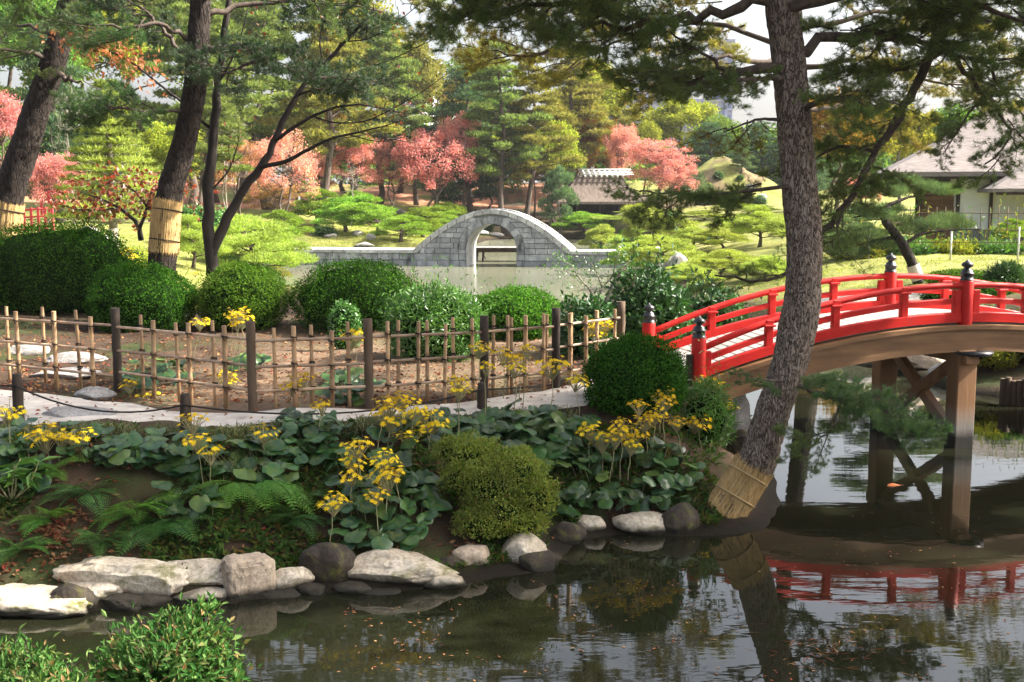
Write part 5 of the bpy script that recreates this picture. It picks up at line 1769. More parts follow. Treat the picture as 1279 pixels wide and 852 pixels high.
def straw_wrap(tree, Q, R, i0, i1, name_mat, gap=.028, ropes=(.18, .72), seed=1):
    """straw mat bound round the trunk: overlapping stalks with ragged ends, tied with rope"""
    g = Geo()
    rng = np.random.default_rng(seed)
    n = 8
    idx = np.linspace(i0, i1, n).astype(int)
    P = Q[idx]; r = R[idx] * .5 + R[i1] * .5 + gap
    sides = 200
    g.tube(P, r, sides, 0, False, True)
    V = g.V[0]; C = np.repeat(P, sides, 0)
    k = np.tile(rng.normal(size=sides), n) * .007 + rng.normal(size=len(V)) * .003 + np.repeat(np.array([.006, .002, -.005, .003, .004, -.005, .002, .004]), sides) * .8
    g.V[0] = C + (V - C) * (1 + k / r.mean())[:, None]
    ax = (P[-1] - P[0]); ax /= np.linalg.norm(ax)
    rag = rng.uniform(-.018, .018, sides)
    g.V[0][:sides] += ax * rag[:, None]; g.V[0][-sides:] += ax * rng.uniform(-.022, .015, sides)[:, None]
    # loose stalk ends
    m = 900
    j = rng.integers(0, sides, m)
    end = rng.uniform(0, 1, m) < .5
    B = np.where(end[:, None], g.V[0][j], g.V[0][-sides:][j])
    D = np.where(end[:, None], -ax, ax) + (B - np.where(end[:, None], P[0], P[-1])) * .25 + rng.normal(size=(m, 3)) * .15
    g.blades(B, D, rng.uniform(.02, .05, m), .005, rng)
    j = rng.integers(0, len(g.V[0]) - sides, 700)
    B = g.V[0][j]
    g.blades(B, ax * rng.choice([-1, 1], 700)[:, None] + rng.normal(size=(700, 3)) * .10, rng.uniform(.08, .2, 700), .005, rng)
    w = mobj('straw_wrap', g, M['straw'], tree)
    for f in ropes:
        c = P[0] + (P[-1] - P[0]) * f
        ii = int(i0 + (i1 - i0) * f)
        u_ = np.cross(ax, [0, 1, 0]); u_ /= np.linalg.norm(u_); v_ = np.cross(ax, u_)
        a = np.linspace(0, 2 * np.pi, 40)
        rr = R[ii] + gap + .008
        L = c + rr * (np.cos(a)[:, None] * u_ + np.sin(a)[:, None] * v_) + ax * (np.sin(a) * .03)[:, None]
        gg = Geo(); gg.tube(L, .011, 6, 0, False); mobj('rope', gg, name_mat, w)
    return w

# --- the big leaning pine at the water
DA = 11.45
PA = [(885, 668), (900, 648), (912, 628), (930, 602), (948, 572), (966, 511), (988, 450), (1002, 384), (1005, 314), (1003, 280), (998, 238), (990, 136), (984, 68), (975, 0), (964, -90), (950, -200), (944, -320), (950, -430), (958, -520)]
ptsA = [At(x, y, DA + .0006 * max(0, 500 - y)) for x, y in PA]
pineA = thing('leaning_pine', 'tall leaning pine with plated grey bark and a straw band, rooted at the water', 'pine tree', (ptsA[1].x, ptsA[1].y, gzf(ptsA[1].x, ptsA[1].y)))
oA = pineA.location
radA = [.235, .205, .197, .194, .192, .189, .185, .182, .182, .182, .180, .178, .174, .168, .155, .135, .11, .07, .03]
gA, QA, RA, uA = bark_trunk([p - oA for p in ptsA], radA, 96, 400, 3, .017, 2.4, .08)
mobj('trunk', gA, M['bark'], pineA)
iz = [int(np.argmin([abs((p + np.array(oA))[2] - At(0, yy, DA).z) for p in QA])) for yy in (640, 582)]
straw_wrap(pineA, QA, RA, iz[0], iz[1], M['rope_tan'], .013, (.35, .80))
def LA(*p):
    return [At(x, y, d) for x, y, d in p]
ND = M['needle']
# limbs in view
pine_limb(pineA, LA((972, 84, 11.5), (915, 92, 11.6), (875, 108, 11.8), (800, 92, 12.2)), .05, .012, 15, .62, ND, 1, t0=.15, droop=.05)
pine_limb(pineA, LA((975, 97, 11.5), (945, 99, 11.3), (915, 104, 11.1)), .035, .012, 3, .45, ND, 2, t0=.5)
pine_limb(pineA, LA((985, 233, 11.5), (930, 238, 11.7), (870, 246, 11.9), (800, 238, 12.1)), .022, .007, 13, .50, ND, 3, t0=.12, droop=.15)
pine_limb(pineA, LA((960, 0, 11.5), (880, 20, 11.8), (790, 30, 12.2), (700, 30, 12.5)), .06, .012, 16, .62, ND, 4, t0=.3, droop=.15)
pine_limb(pineA, LA((960, -60, 11.5), (850, -30, 12.0), (720, 5, 12.6), (600, 10, 13.0), (560, 20, 13.2)), .06, .010, 18, .62, ND, 5, t0=.4, droop=.2)
pine_limb(pineA, LA((990, 60, 11.6), (1060, 40, 11.9), (1150, 50, 12.2), (1240, 90, 12.4)), .06, .012, 18, .66, ND, 6, t0=.15, droop=.05)
pine_limb(pineA, LA((985, 10, 11.6), (1090, -20, 11.6), (1200, -10, 11.5), (1310, 40, 11.4)), .06, .012, 20, .66, ND, 7, t0=.15, droop=.1)
pine_limb(pineA, LA((1130, -40, 12.2), (1180, 60, 12.2), (1235, 130, 12.1), (1275, 165, 12.0), (1230, 205, 11.9)), .04, .008, 12, .45, ND, 8, t0=.3, droop=.45)
pine_limb(pineA, LA((1235, 110, 12.1), (1205, 150, 12.0), (1180, 190, 12.0)), .018, .006, 5, .36, ND, 9, t0=.3, droop=.7)
pine_limb(pineA, LA((1180, 20, 12.7), (1142, 115, 12.6), (1092, 195, 12.5), (1060, 245, 12.5), (1025, 288, 12.4), (985, 345, 12.4), (930, 352, 12.3), (893, 344, 12.2)), .062, .010, 17, .50, ND, 10, t0=.08, droop=.1, protos=BOUGH_THIN)
pine_limb(pineA, LA((1092, 190, 12.5), (1050, 180, 12.6), (1015, 200, 12.7)), .022, .008, 8, .48, ND, 11, t0=.2, droop=.1)
pine_limb(pineA, LA((1085, 205, 12.5), (1110, 215, 12.3), (1130, 225, 12.2)), .018, .006, 3, .36, ND, 12, t0=.3, droop=.3)
pine_limb(pineA, LA((1055, 250, 12.5), (1045, 290, 12.4), (1050, 320, 12.3)), .016, .006, 5, .40, ND, 13, t0=.3, droop=.5, protos=BOUGH_THIN)
pine_limb(pineA, LA((985, 478, 11.45), (1030, 494, 11.2), (1075, 514, 11.0), (1115, 528, 10.8), (1135, 545, 10.7)), .030, .008, 16, .41, M['needle_brt'], 14, t0=.2, droop=-.05, dens=2.0)
pine_limb(pineA, LA((1050, 505, 11.2), (1040, 535, 11.0), (1010, 560, 10.9)), .014, .006, 6, .40, ND, 15, t0=.2, droop=.3)
pine_limb(pineA, LA((975, 476, 11.3), (955, 474, 11.1), (938, 476, 10.95)), .012, .006, 3, .30, M['needle_brt'], 16, t0=.6, droop=.0)
pine_limb(pineA, LA((995, 140, 11.6), (1040, 120, 11.3), (1100, 130, 11.0)), .035, .010, 9, .55, ND, 17, t0=.2, droop=.1)
pine_limb(pineA, LA((975, 150, 11.6), (940, 150, 11.9), (905, 165, 12.2)), .018, .007, 5, .45, M['needle_old'], 18, t0=.3, droop=.5, protos=BOUGH_THIN)
pine_limb(pineA, LA((1142, 115, 12.6), (1115, 150, 12.9), (1085, 200, 13.0), (1075, 250, 13.0)), .02, .006, 8, .42, ND, 19, t0=.2, droop=.3)
pine_limb(pineA, LA((1092, 195, 12.5), (1070, 230, 12.2), (1050, 270, 12.0), (1040, 310, 12.0)), .02, .006, 9, .45, ND, 20, t0=.2, droop=.3)
pine_limb(pineA, LA((1180, 60, 12.2), (1130, 90, 12.6), (1060, 90, 12.9)), .03, .007, 12, .55, ND, 21, t0=.2, droop=.2)
pine_limb(pineA, LA((1240, 90, 12.4), (1260, 130, 12.8), (1285, 150, 13.0)), .02, .007, 9, .55, ND, 22, t0=.1, droop=.2)
pine_limb(pineA, LA((915, 92, 11.6), (870, 60, 12.0), (830, 40, 12.3)), .025, .007, 8, .5, ND, 23, t0=.3, droop=.2)
# the crown above the frame, which shades the bank
rngA = np.random.default_rng(77)
for k in range(30):
    f = .60 + .40 * k / 29
    i = int(f * (len(QA) - 1))
    b = Vector(QA[i]) + oA
    a = k * 2.39996 + .5
    Lh = (4.2 - 2.2 * (f - .6) / .4) * rngA.uniform(.8, 1.15)
    e = b + Vector((math.cos(a) * Lh, math.sin(a) * Lh, rngA.uniform(.0, .5)))
    if e.y < 10.2: e.y = 10.2 + (10.2 - e.y) * .5
    m_ = b.lerp(e, .5) + Vector((0, 0, .15))
    lowz = At(0, -40, e.y).z
    if e.z < lowz and b.z > lowz - .6: e.z = lowz + .3
    pine_limb(pineA, [b, m_, e], .05 - .03 * (f - .6) / .4, .012, 12, .95, ND, 100 + k, protos=BOUGH_BIG, t0=.3, droop=.05)

# --- second pine on the far bank, its trunk hidden behind the first
DB = 25.5
ptsB = [At(x, y, DB) for x, y in [(1012, 372), (1010, 330), (1004, 240), (996, 120), (992, 20), (1000, -120), (1010, -260)]]
pineB = thing('bank_pine', 'spreading pine behind the leaning trunk, its olive boughs hanging across the top', 'pine tree', (ptsB[0].x, DB, gzf(ptsB[0].x, DB)))
gB, QB, RB, uB = bark_trunk([p - pineB.location for p in ptsB], [.26, .22, .2, .18, .15, .1, .04], 24, 60, 8, .012)
mobj('trunk', gB, M['bark_dark'], pineB)
def LB(*p):
    return [At(x, y, DB + d) for x, y, d in p]
OL = M['needle_old']
k = 0
for pts, nb, sz, mt in [
    (((992, 10, 0), (880, -20, -.5), (760, -5, -1), (640, 10, -1.2), (565, 30, -1)), 26, 1.35, OL),
    (((992, 60, 0), (860, 20, .5), (750, 60, 1), (690, 95, 1.5)), 20, 1.3, OL),
    (((760, 0, -1), (720, 50, -.6), (650, 75, 0), (600, 60, .3)), 14, 1.2, OL),
    (((992, 80, 0), (900, 70, -1.5), (830, 90, -2), (770, 100, -2.3)), 14, 1.2, OL),
    (((995, 40, 0), (1100, 10, .5), (1200, 30, .8), (1290, 70, 1)), 22, 1.35, OL),
    (((995, 90, 0), (1080, 70, -.8), (1150, 100, -1.2), (1230, 110, -1.5)), 16, 1.2, OL),
    (((1000, 140, 0), (1060, 130, 1), (1110, 160, 1.5)), 9, 1.1, OL),
    (((992, -60, 0), (1080, -110, 1), (1200, -100, 2), (1330, -60, 2)), 18, 1.4, ND),
    (((992, -60, 0), (900, -130, -1), (780, -110, -2), (680, -70, -2)), 18, 1.4, ND),
    (((1000, -120, 0), (980, -200, 3), (940, -220, 5)), 10, 1.4, ND),
    (((1000, -140, 0), (1060, -220, -3), (1120, -200, -4)), 10, 1.4, ND),
    (((1003, -200, 0), (930, -280, 1), (850, -260, 1)), 9, 1.3, ND),
    (((1005, -200, 0), (1090, -290, 1), (1180, -260, 1)), 9, 1.3, ND)]:
    pine_limb(pineB, LB(*pts), .065, .014, int(nb * .6) if k < 7 else nb, sz * .95, mt, 200 + k, protos=BOUGH_BIG, t0=.2, droop=.12, zs=.15); k += 1

# --- unseen trees added on the right bank to shade the planting, path and water
for (x, y, h, w, kd, mt, lab) in [(11.4, 11.6, 13.0, 2.2, 'broad_tall', 'leaf_green', 'unseen evergreen tree added on the right bank to shade the planted bank'), (14.8, 12.9, 16, 2.3, 'pine_tall', 'pine_far', 'tall unseen pine added on the right bank to shade the path'),
                                   (12.6, 8.6, 9.0, 2.9, 'broad', 'leaf_green', 'low broad unseen evergreen added on the right to shade the near water')]:
    tm, cm = PRO[kd][0]
    H0, R0 = PRO_SIZE[kd]
    t = thing('added_shade_tree', lab, 'tree', (x, y, gzf(x, y) - .1), x, None, (w / R0, w / R0, h / H0))
    mobj('trunk', tm, M['bark_far'], t); mobj('crown', cm, M[mt], t)

# --- the two pines on the left and the slender forked tree
DP2 = 21.8
pts2 = [At(x, y, DP2) for x, y in [(202, 340), (204, 315), (206, 285), (209, 250), (216, 222), (226, 195), (238, 145), (245, 95), (248, 45), (251, 0), (256, -100), (262, -220), (266, -330)]]
pine2 = thing('straw_banded_pine', 'dark pine trunk with a broad straw band standing behind the clipped round bushes', 'pine tree', (pts2[0].x, DP2, gzf(pts2[0].x, DP2)))
g2, Q2, R2, u2 = bark_trunk([p - pine2.location for p in pts2], [.275, .265, .255, .25, .24, .235, .225, .215, .205, .19, .15, .1, .04], 44, 150, 21, .022)
mobj('trunk', g2, M['bark_dark'], pine2)
iz = [int(np.argmin([abs((p + np.array(pine2.location))[2] - At(0, yy, DP2).z) for p in Q2])) for yy in (313, 249)]
straw_wrap(pine2, Q2, R2, iz[0], iz[1], M['rope_black'], .015, (.22, .80), 5)
def L2(*p):
    return [At(x, y, DP2 + d) for x, y, d in p]
k = 0
for pts, r, nb, sz, mt, dr in [
    (((255, 62, 0), (290, 60, -.5), (325, 54, -.9), (333, 75, -1.1), (380, 98, -1.3), (455, 98, -1.4)), .075, 30, .90, M['needle_dark'], .05),
    (((330, 70, -1), (300, 85, -.6), (275, 95, -.4)), .04, 8, .9, M['needle_dark'], .05),
    (((245, 90, 0), (215, 50, .3), (180, 10, .5), (150, -5, .6)), .06, 12, .95, M['needle_dark'], .1),
    (((240, 50, 0), (200, 30, -.5), (150, 35, -.9), (100, 25, -1)), .05, 12, .95, M['needle_brt'], .1),
    (((235, 138, 0), (200, 140, -.5), (160, 137, -.8), (120, 128, -1)), .035, 22, .85, M['needle_brt'], -.05),
    (((252, 20, 0), (310, 5, .5), (400, 0, .8), (480, 15, 1)), .06, 18, 1.0, M['needle_dark'], .1),
    (((252, 0, 0), (300, -25, -.8), (400, -30, -1.5), (520, -10, -2)), .06, 13, 1.0, ND, .15),
    (((255, -60, 0), (180, -80, -1), (90, -60, -2), (10, -40, -2)), .06, 14, 1.1, ND, .1),
    (((258, -120, 0), (330, -160, -1), (430, -150, -2)), .05, 10, 1.1, ND, .1),
    (((258, -140, 0), (220, -190, 1), (150, -200, 2)), .05, 9, 1.1, ND, .1),
    (((260, -180, 0), (290, -240, 2), (330, -250, 3)), .05, 8, 1.1, ND, .1),
    (((262, -200, 0), (230, -270, -2), (200, -280, -3)), .04, 8, 1.1, ND, .1)]:
    pine_limb(pine2, L2(*pts), r, .014, nb, sz, mt, 300 + k, protos=BOUGH_BIG, t0=.35, droop=dr, dens=.75 if k < 7 else 1.2); k += 1

DP1 = 24.0
pts1 = [At(x, y, DP1) for x, y in [(2, 345), (4, 310), (6, 285), (10, 250), (18, 220), (30, 185), (45, 140), (60, 95), (72, 60), (82, 20), (95, -40), (115, -140), (130, -260)]]
pine1 = thing('leaning_pine', 'rough barked pine leaning right at the edge of the garden above the biggest clipped bush', 'pine tree', (pts1[0].x, DP1, gzf(pts1[0].x, DP1)))
g1, Q1, R1, u1 = bark_trunk([p - pine1.location for p in pts1], [.35, .33, .32, .31, .305, .295, .28, .26, .24, .22, .18, .12, .04], 44, 150, 31, .026)
mobj('trunk', g1, M['bark_dark'], pine1)
iz = [int(np.argmin([abs((p + np.array(pine1.location))[2] - At(0, yy, DP1).z) for p in Q1])) for yy in (292, 252)]
straw_wrap(pine1, Q1, R1, iz[0], iz[1], M['rope_black'], .015, (.75,), 6)
def L1(*p):
    return [At(x, y, DP1 + d) for x, y, d in p]
k = 0
for pts, r, nb, sz, mt, dr in [
    (((66, 75, 0), (30, 62, -.5), (-30, 65, -.8)), .06, 9, .95, ND, .05),
    (((62, 92, 0), (85, 96, -.3), (104, 106, -.5)), .07, 2, .6, ND, .1),
    (((75, 50, 0), (30, 30, .5), (-20, 35, .8)), .05, 8, 1.0, M['needle_brt'], .05),
    (((85, 10, 0), (130, -10, -.6), (190, 5, -1)), .05, 9, 1.0, ND, .05),
    (((95, -40, 0), (40, -70, -1), (-30, -60, -2)), .05, 9, 1.1, ND, .1),
    (((110, -120, 0), (160, -150, 1), (230, -140, 2)), .05, 9, 1.1, ND, .1),
    (((120, -180, 0), (90, -230, 0), (40, -230, 0)), .04, 8, 1.1, ND, .1)]:
    pine_limb(pine1, L1(*pts), r, .014, nb, sz, mt, 340 + k, protos=BOUGH_BIG, t0=.35, droop=dr, dens=.8); k += 1

def forked_tree():
    D = 22.6
    c = At(264, 335, D)
    t = thing('forked_tree', 'slender bare forked tree with a few rusty leaves between the banded pine and the pond', 'tree', (c.x, D, gzf(c.x, D)))
    o = t.location
    rng = np.random.default_rng(6)
    def br(pts, r0, r1, name='branch', par=None, dd=0.0, k=3):
        P = np.array([tuple(At(x, y, D + dd * i) - o) for i, (x, y) in enumerate(pts)])
        s = np.r_[0, np.cumsum(np.linalg.norm(np.diff(P, axis=0), axis=1))]
        u = np.linspace(0, s[-1], len(P) * k)
        Q = np.stack([np.interp(u, s, P[:, j]) for j in range(3)], 1)
        Q[1:-1] = (Q[:-2] + 2 * Q[1:-1] + Q[2:]) / 4
        Q[1:-1] += rng.normal(size=(len(Q) - 2, 3)) * r0 * .12
        g = Geo(); g.tube(Q, np.linspace(r0, r1, len(Q)), 9, 0, True, True, .12, 3)
        return mobj(name, g, M['bark_smooth'], par or t), Q
    br([(265, 345), (264, 320), (260, 290), (260, 240), (265, 190), (268, 160), (271, 105), (279, 60), (284, 20), (290, -40)], .13, .05, 'trunk')
    _, q2 = br([(264, 322), (274, 290), (296, 250), (322, 215), (335, 195), (344, 173), (356, 145), (372, 119), (388, 98), (404, 82), (432, 52), (470, 10)], .105, .025, 'trunk', None, .05)
    Ls = []
    for pts, r in [([(326, 209), (352, 204), (385, 187), (405, 176), (435, 168), (470, 160), (505, 150)], .05), ([(343, 176), (365, 160), (390, 145), (420, 134), (450, 130), (500, 140)], .042),
                   ([(268, 165), (250, 150), (226, 126), (200, 106), (172, 83), (150, 70), (120, 56), (95, 48)], .035), ([(372, 119), (400, 108), (440, 92), (490, 74), (540, 50)], .022),
                   ([(390, 145), (420, 155), (460, 152), (520, 120), (555, 95)], .018), ([(432, 52), (460, 50), (500, 25), (530, 0)], .016), ([(271, 105), (285, 85), (300, 50), (310, 10)], .03),
                   ([(262, 240), (285, 215), (295, 190), (300, 165)], .022), ([(435, 168), (470, 178), (510, 170)], .014), ([(404, 82), (398, 50), (410, 10)], .018)]:
        b, Q = br(pts, r, .006, 'branch', None, -.06)
        Ls.append(Q)
        g = Geo()
        for q in range(7):
            i = int(rng.integers(len(Q) // 3, len(Q)))
            e = Q[i] + np.array([rng.normal() * .35, rng.normal() * .3, rng.uniform(-.1, .5)])
            g.tube(bent(Q[i], e, rng, 5, 0, .1), np.linspace(.010, .003, 5), 4, 0, False)
        mobj('twigs', g, M['bark_smooth'], b)['kind'] = 'stuff'
    g = Geo(); n = 0
    for Q in Ls:
        m = 16
        i = rng.integers(len(Q) // 2, len(Q), m)
        P = Q[i] + rng.normal(size=(m, 3)) * .22
        g.leaves(P, rng.normal(size=(m, 3)) + [0, 0, -.5], rdirs(rng, m), np.full(m, .09), np.full(m, .055))
    mobj('leaves', g, M['brown_leaf'], t)['kind'] = 'stuff'
    # the bright orange spray on the long branch that runs behind the pine
    g = Geo(); Q = Ls[2]
    m = 330
    i = np.clip((len(Q) * (1 - rng.uniform(0, 1, m) ** 1.5 * .55)).astype(int), 0, len(Q) - 1)
    P = Q[i] + rng.normal(size=(m, 3)) * np.array([.28, .25, .14]) + np.array([0, 0, .02])
    g.leaves(P, rng.normal(size=(m, 3)) + [0, 0, -.6], rdirs(rng, m), rng.uniform(.09, .15, m), rng.uniform(.05, .08, m))
    mobj('leaf_spray', g, M['spray'], t)['kind'] = 'stuff'
forked_tree()

def rusty_tree():
    D = 24.0
    c = At(176, 292, D)
    t = thing('rusty_tree', 'small tree with crooked grey stem and brown red leaves beside the straw banded pine', 'tree', (c.x, D, gzf(c.x, D)))
    o = t.location; rng = np.random.default_rng(16)
    g = Geo(); gl = Geo()
    for pts, r in [([(176, 300), (174, 285), (168, 275), (150, 260), (125, 248), (100, 240)], .06), ([(174, 285), (180, 272), (184, 255), (190, 235)], .045), ([(150, 260), (130, 262), (95, 262), (75, 255)], .03),
                   ([(184, 258), (170, 240), (150, 228), (140, 222)], .03), ([(190, 240), (205, 232), (222, 225)], .02), ([(182, 262), (200, 250), (240, 240)], .02)]:
        P = np.array([tuple(At(x, y, D + rng.uniform(-.2, .2)) - o) for x, y in pts])
        g.tube(P, np.linspace(r, .008, len(P)), 7, 0, True, True, .1)
        s = np.linspace(0, 1, len(P))
        for q in range(11):
            f = rng.uniform(.35, 1)
            cc = np.array([np.interp(f, s, P[:, j]) for j in range(3)]) + rng.normal(size=3) * np.array([.3, .3, .16])
            m = 11
            gl.leaves(cc + rng.normal(size=(m, 3)) * .12, rng.normal(size=(m, 3)), rdirs(rng, m) + [0, 0, .6], rng.uniform(.09, .14, m), rng.uniform(.06, .10, m))
    mobj('trunk', g, M['bark_smooth'], t); mobj('crown', gl, M['brown_leaf'], t)
rusty_tree()

def sapling():
    D = 17.6
    c = At(741, 412, D)
    t = thing('sapling', 'thin pale stemmed sapling with small sparse leaves in front of the pond', 'tree', (c.x, D, gzf(c.x, D)))
    o = t.location; rng = np.random.default_rng(26)
    g = Geo(); gl = Geo()
    for pts, r in [([(741, 420), (742, 395), (745, 375), (752, 360), (765, 345), (775, 335), (788, 325)], .025), ([(745, 378), (735, 360), (722, 345), (705, 338), (695, 340)], .016), ([(752, 360), (745, 340), (738, 328)], .012),
                   ([(722, 345), (712, 330), (700, 325)], .008), ([(765, 345), (770, 325), (775, 312)], .01), ([(775, 335), (795, 345), (808, 340)], .01)]:
        P = np.array([tuple(At(x, y, D + rng.uniform(-.12, .12)) - o) for x, y in pts])
        g.tube(P, np.linspace(r, .004, len(P)), 6, 0, True, True, .05)
        s = np.linspace(0, 1, len(P))
        m = 130
        f = rng.uniform(.35, 1, m)
        B = np.stack([np.interp(f, s, P[:, j]) for j in range(3)], 1) + rng.normal(size=(m, 3)) * np.array([.13, .13, .09])
        gl.leaves(B, rng.normal(size=(m, 3)) + [0, 0, -.2], rdirs(rng, m) + [0, 0, .6], rng.uniform(.035, .07, m), rng.uniform(.015, .03, m))
    mobj('trunk', g, M['bark_pale'], t); mobj('crown', gl, M['loose'], t)
sapling()

# ------------------------------------------------------------------ shrubs on the peninsula
shrub('clipped_bush', 56, 277, 385, 165, 20.5, M['clip_dark'], 'biggest clipped dome bush at the edge of the picture under the leaning pine', 'bush', .034, .019, 15000, 1, None, .11, .14, None, 90)
shrub('clipped_bush', 112, 279, 350, 110, 22.5, M['clip_dark'], 'clipped bush tucked behind the biggest dome, just before the straw banded pine', 'bush', .034, .019, 8000, 2, None, .11, .14, None, 90)
shrub('clipped_bush', 174, 328, 415, 141, 18.0, M['clip_dark'], 'clipped round bush right in front of the straw banded pine trunk', 'bush', .032, .018, 13000, 3, None, .11, .14, None, 90)
shrub('clipped_bush', 299, 330, 415, 117, 18.6, M['clip_mid'], 'clipped round bush with sunlit right flank beneath the forked tree', 'bush', .032, .018, 11000, 4, None, .11, .14, None, 90)
shrub('clipped_bush', 445, 326, 410, 176, 19.2, M['clip_dark'], 'wide low clipped bush silhouetted against the pond before the causeway', 'bush', .032, .018, 15000, 5, None, .11, .14, None, 90)
shrub('small_bush', 428, 377, 415, 40, 17.6, M['loose'], 'little loose bush at the foot of the wide low clipped bush', 'bush', .05, .02, 1400, 6, None, .2, .12)
shrub('leafy_shrub', 540, 357, 425, 122, 16.6, M['loose'], 'loose bright green shrub of narrow leaves behind the bamboo fence', 'shrub', .085, .024, 6500, 7, None, .22, .16, None, 70, .8)
shrub('clipped_bush', 640, 361, 425, 128, 17.4, M['clip_mid'], 'clipped dome bush behind the tallest fence posts below the stone arch', 'bush', .032, .018, 11000, 8, None, .11, .14, None, 90)
shrub('broadleaf_shrub', 735, 375, 420, 75, 16.8, M['broad_dark'], 'dark glossy leaved shrub around the sapling stem', 'shrub', .10, .045, 1500, 9, None, .25, .2, None, 20, .75)
shrub('broadleaf_shrub', 815, 340, 425, 105, 17.6, M['broad_dark'], 'tall dark broad leaved shrub behind the bridge end post', 'shrub', .11, .05, 3000, 10, None, .25, .25, None, 40, .72)
shrub('broadleaf_shrub', 890, 350, 425, 95, 19.5, M['broad_dark'], 'dark broad leaved shrub behind the rising red rails', 'shrub', .11, .05, 2500, 11, None, .25, .25, None, 20, .72)
shrub('round_bush', 797, 419, 540, 130, 12.95, M['clip_dark'], 'round shaggy dark bush at the path end in front of the red bridge', 'bush', .034, .017, 15000, 12, None, .16, .08, None, 90)
clumpy_shrub('azalea_bush', [(630, 640, 110, 70, 0), (590, 575, 80, 60, .25), (640, 590, 95, 60, .1), (668, 622, 60, 60, 0), (615, 608, 90, 70, 0), (575, 600, 50, 50, .1), (600, 655, 70, 50, -.15), (655, 655, 60, 40, -.1), (560, 565, 40, 36, .25)],
             M['azalea'], 'yellowish fine leaved azalea mound overhanging the bank stones', n=2700, seed=13)
shrub('sedge_shrub', 885, 478, 540, 66, 13.2, M['loose'], 'narrow leaved plant below the near red end post', 'shrub', .09, .014, 2200, 15, None, .3, .2, None, 40, .7)
# near bank
clumpy_shrub('near_bank_shrub', [(205, 872, 153, 119, 0), (175, 827, 99, 69, .1), (240, 812, 81, 73, .1), (145, 862, 72, 82, -.1), (275, 852, 59, 82, 0), (222, 788, 54, 36, .2), (256, 768, 39, 20, .25), (205, 842, 108, 82, -.2)],
             M['near_shrub'], 'leafy shrub with pale green and pink tipped leaves at the near water edge', L=.055, W=.022, n=230, seed=16, loose=.26)
clumpy_shrub('near_bank_shrub', [(20, 882, 135, 101, 0), (-10, 837, 81, 55, .1), (45, 844, 63, 55, .1), (85, 867, 45, 55, 0), (60, 872, 81, 64, -.2)],
             M['near_shrub'], 'darker leafy shrub filling the lowest corner of the near bank', L=.048, W=.019, n=260, seed=17, loose=.26)
# right bank behind the bridge
shrub('clipped_mound', 1208, 337, 375, 90, 25.5, M['clip_mid'], 'low clipped mound on the lawn just behind the red bridge apex', 'bush', .045, .025, 4000, 18)
shrub('spiky_bush', 1262, 330, 372, 45, 24.5, M['broad_dark'], 'dark spiky bush on the lawn at the end of the low hedge', 'bush', .14, .02, 2200, 19, None, .3, .15)
shrub('low_hedge', 1215, 352, 374, 120, 23.6, M['clip_dark'], 'low dark planting along the gravel path behind the bridge rail', 'hedge', .06, .03, 3500, 20, None, .2, .2, .4)
shrub('bank_plants', 1250, 422, 470, 75, 20.3, M['reed'], 'yellow and green plants on the far bank under the bridge end', 'shrub', .09, .03, 2600, 21, None, .3, .25, .6, 60)
shrub('bank_plants', 1310, 425, 480, 90, 20.0, M['loose'], 'green bank plants behind the row of log stakes', 'shrub', .09, .03, 2200, 22, None, .3, .25, .6, 40)
hp = [(1075, 306, 324, 60, 'border plants before the dark recess of the white house'), (1130, 304, 324, 70, 'border plants with yellow tips behind the garden pine'), (1190, 306, 325, 75, 'grassy border plants below the white wall post'), (1245, 307, 325, 70, 'grassy border plants under the porch roof'), (1300, 307, 325, 80, 'border plants at the end of the thin pale fence')]
for i, (px, tp, bt, w, lab) in enumerate(hp):
    D = 35.5
    shrub('border_plants', px, tp, bt, w, D, M['reed'] if i % 2 == 0 else M['loose'], lab, 'shrub', .20, .05, 1800, 30 + i, 'border plants along the thin fence', .3, .25, .7, 30)

# ------------------------------------------------------------------ stones
def rock(name, px, cy_, wpx, hpx, Y, mat, label, seed, amp=.22, cuts=4, sub=3, dep=.8, rotz=None, group='stones edging the bank', freq=1.3, boxy=0):
    if Y < 30:
        q = G(px, cy_ + hpx * .42, .02) if name == 'bank_stone' and Y < 12 else onland(px, cy_ + hpx * .3)
        qq = onland(px, cy_ + hpx * .3)
        Y = max(q.y, min(qq.y, q.y + .25)) + wpx * mpp(q.y) * .5 * min(dep, 1) * .55
    p = At(px, cy_, Y)
    if Y >= 30: p.z = gzf(p.x, Y) + hpx * mpp(Y) * .25
    m = mpp(Y)
    rx, rz = wpx * m / 2 * (1.14 if mat is RP else 1), hpx * m / 2 * (.92 if mat is RP else 1)
    g = Geo()
    g.blob((0, 0, 0), (rx * 1.12, rx * dep if dep < 3 else dep, rz * 1.15), seed, amp, sub + 1 if wpx > 60 else sub, 0, freq, True, None, 0, cuts)
    if boxy:
        V = g.V[0] / np.array([rx, rx * dep, rz])
        V = np.sign(V) * np.abs(V) ** boxy
        g.V[0] = V * np.array([rx, rx * dep, rz]) + fbm(V * 3, 2, seed, 3)[:, None] * .008
    o = mobj(name, g, mat, None, p, (0, 0, (seed % 7 - 3) * .12 if rotz is None else rotz))
    return setp(o, label, 'rock', group)
RP, RD, RB_, RG, RF = M['rock_pale'], M['rock_dark'], M['rock_block'], M['rock_grey'], M['rock_far']
rock('bank_stone', 38, 752, 130, 40, 9.5, RP, 'long mossy tan stone at the left end of the bank edge', 1, .2, 5, 4, .5)
rock('bank_stone', 145, 722, 145, 56, 9.62, RP, 'large whitish stone, brightest on the bank, below the dark ferns', 2, .26, 6, 4, .5)
rock('bank_stone', 236, 722, 115, 40, 9.68, RP, 'long pale stone with brown stains left of the square block', 3, .2, 5, 4, .5)
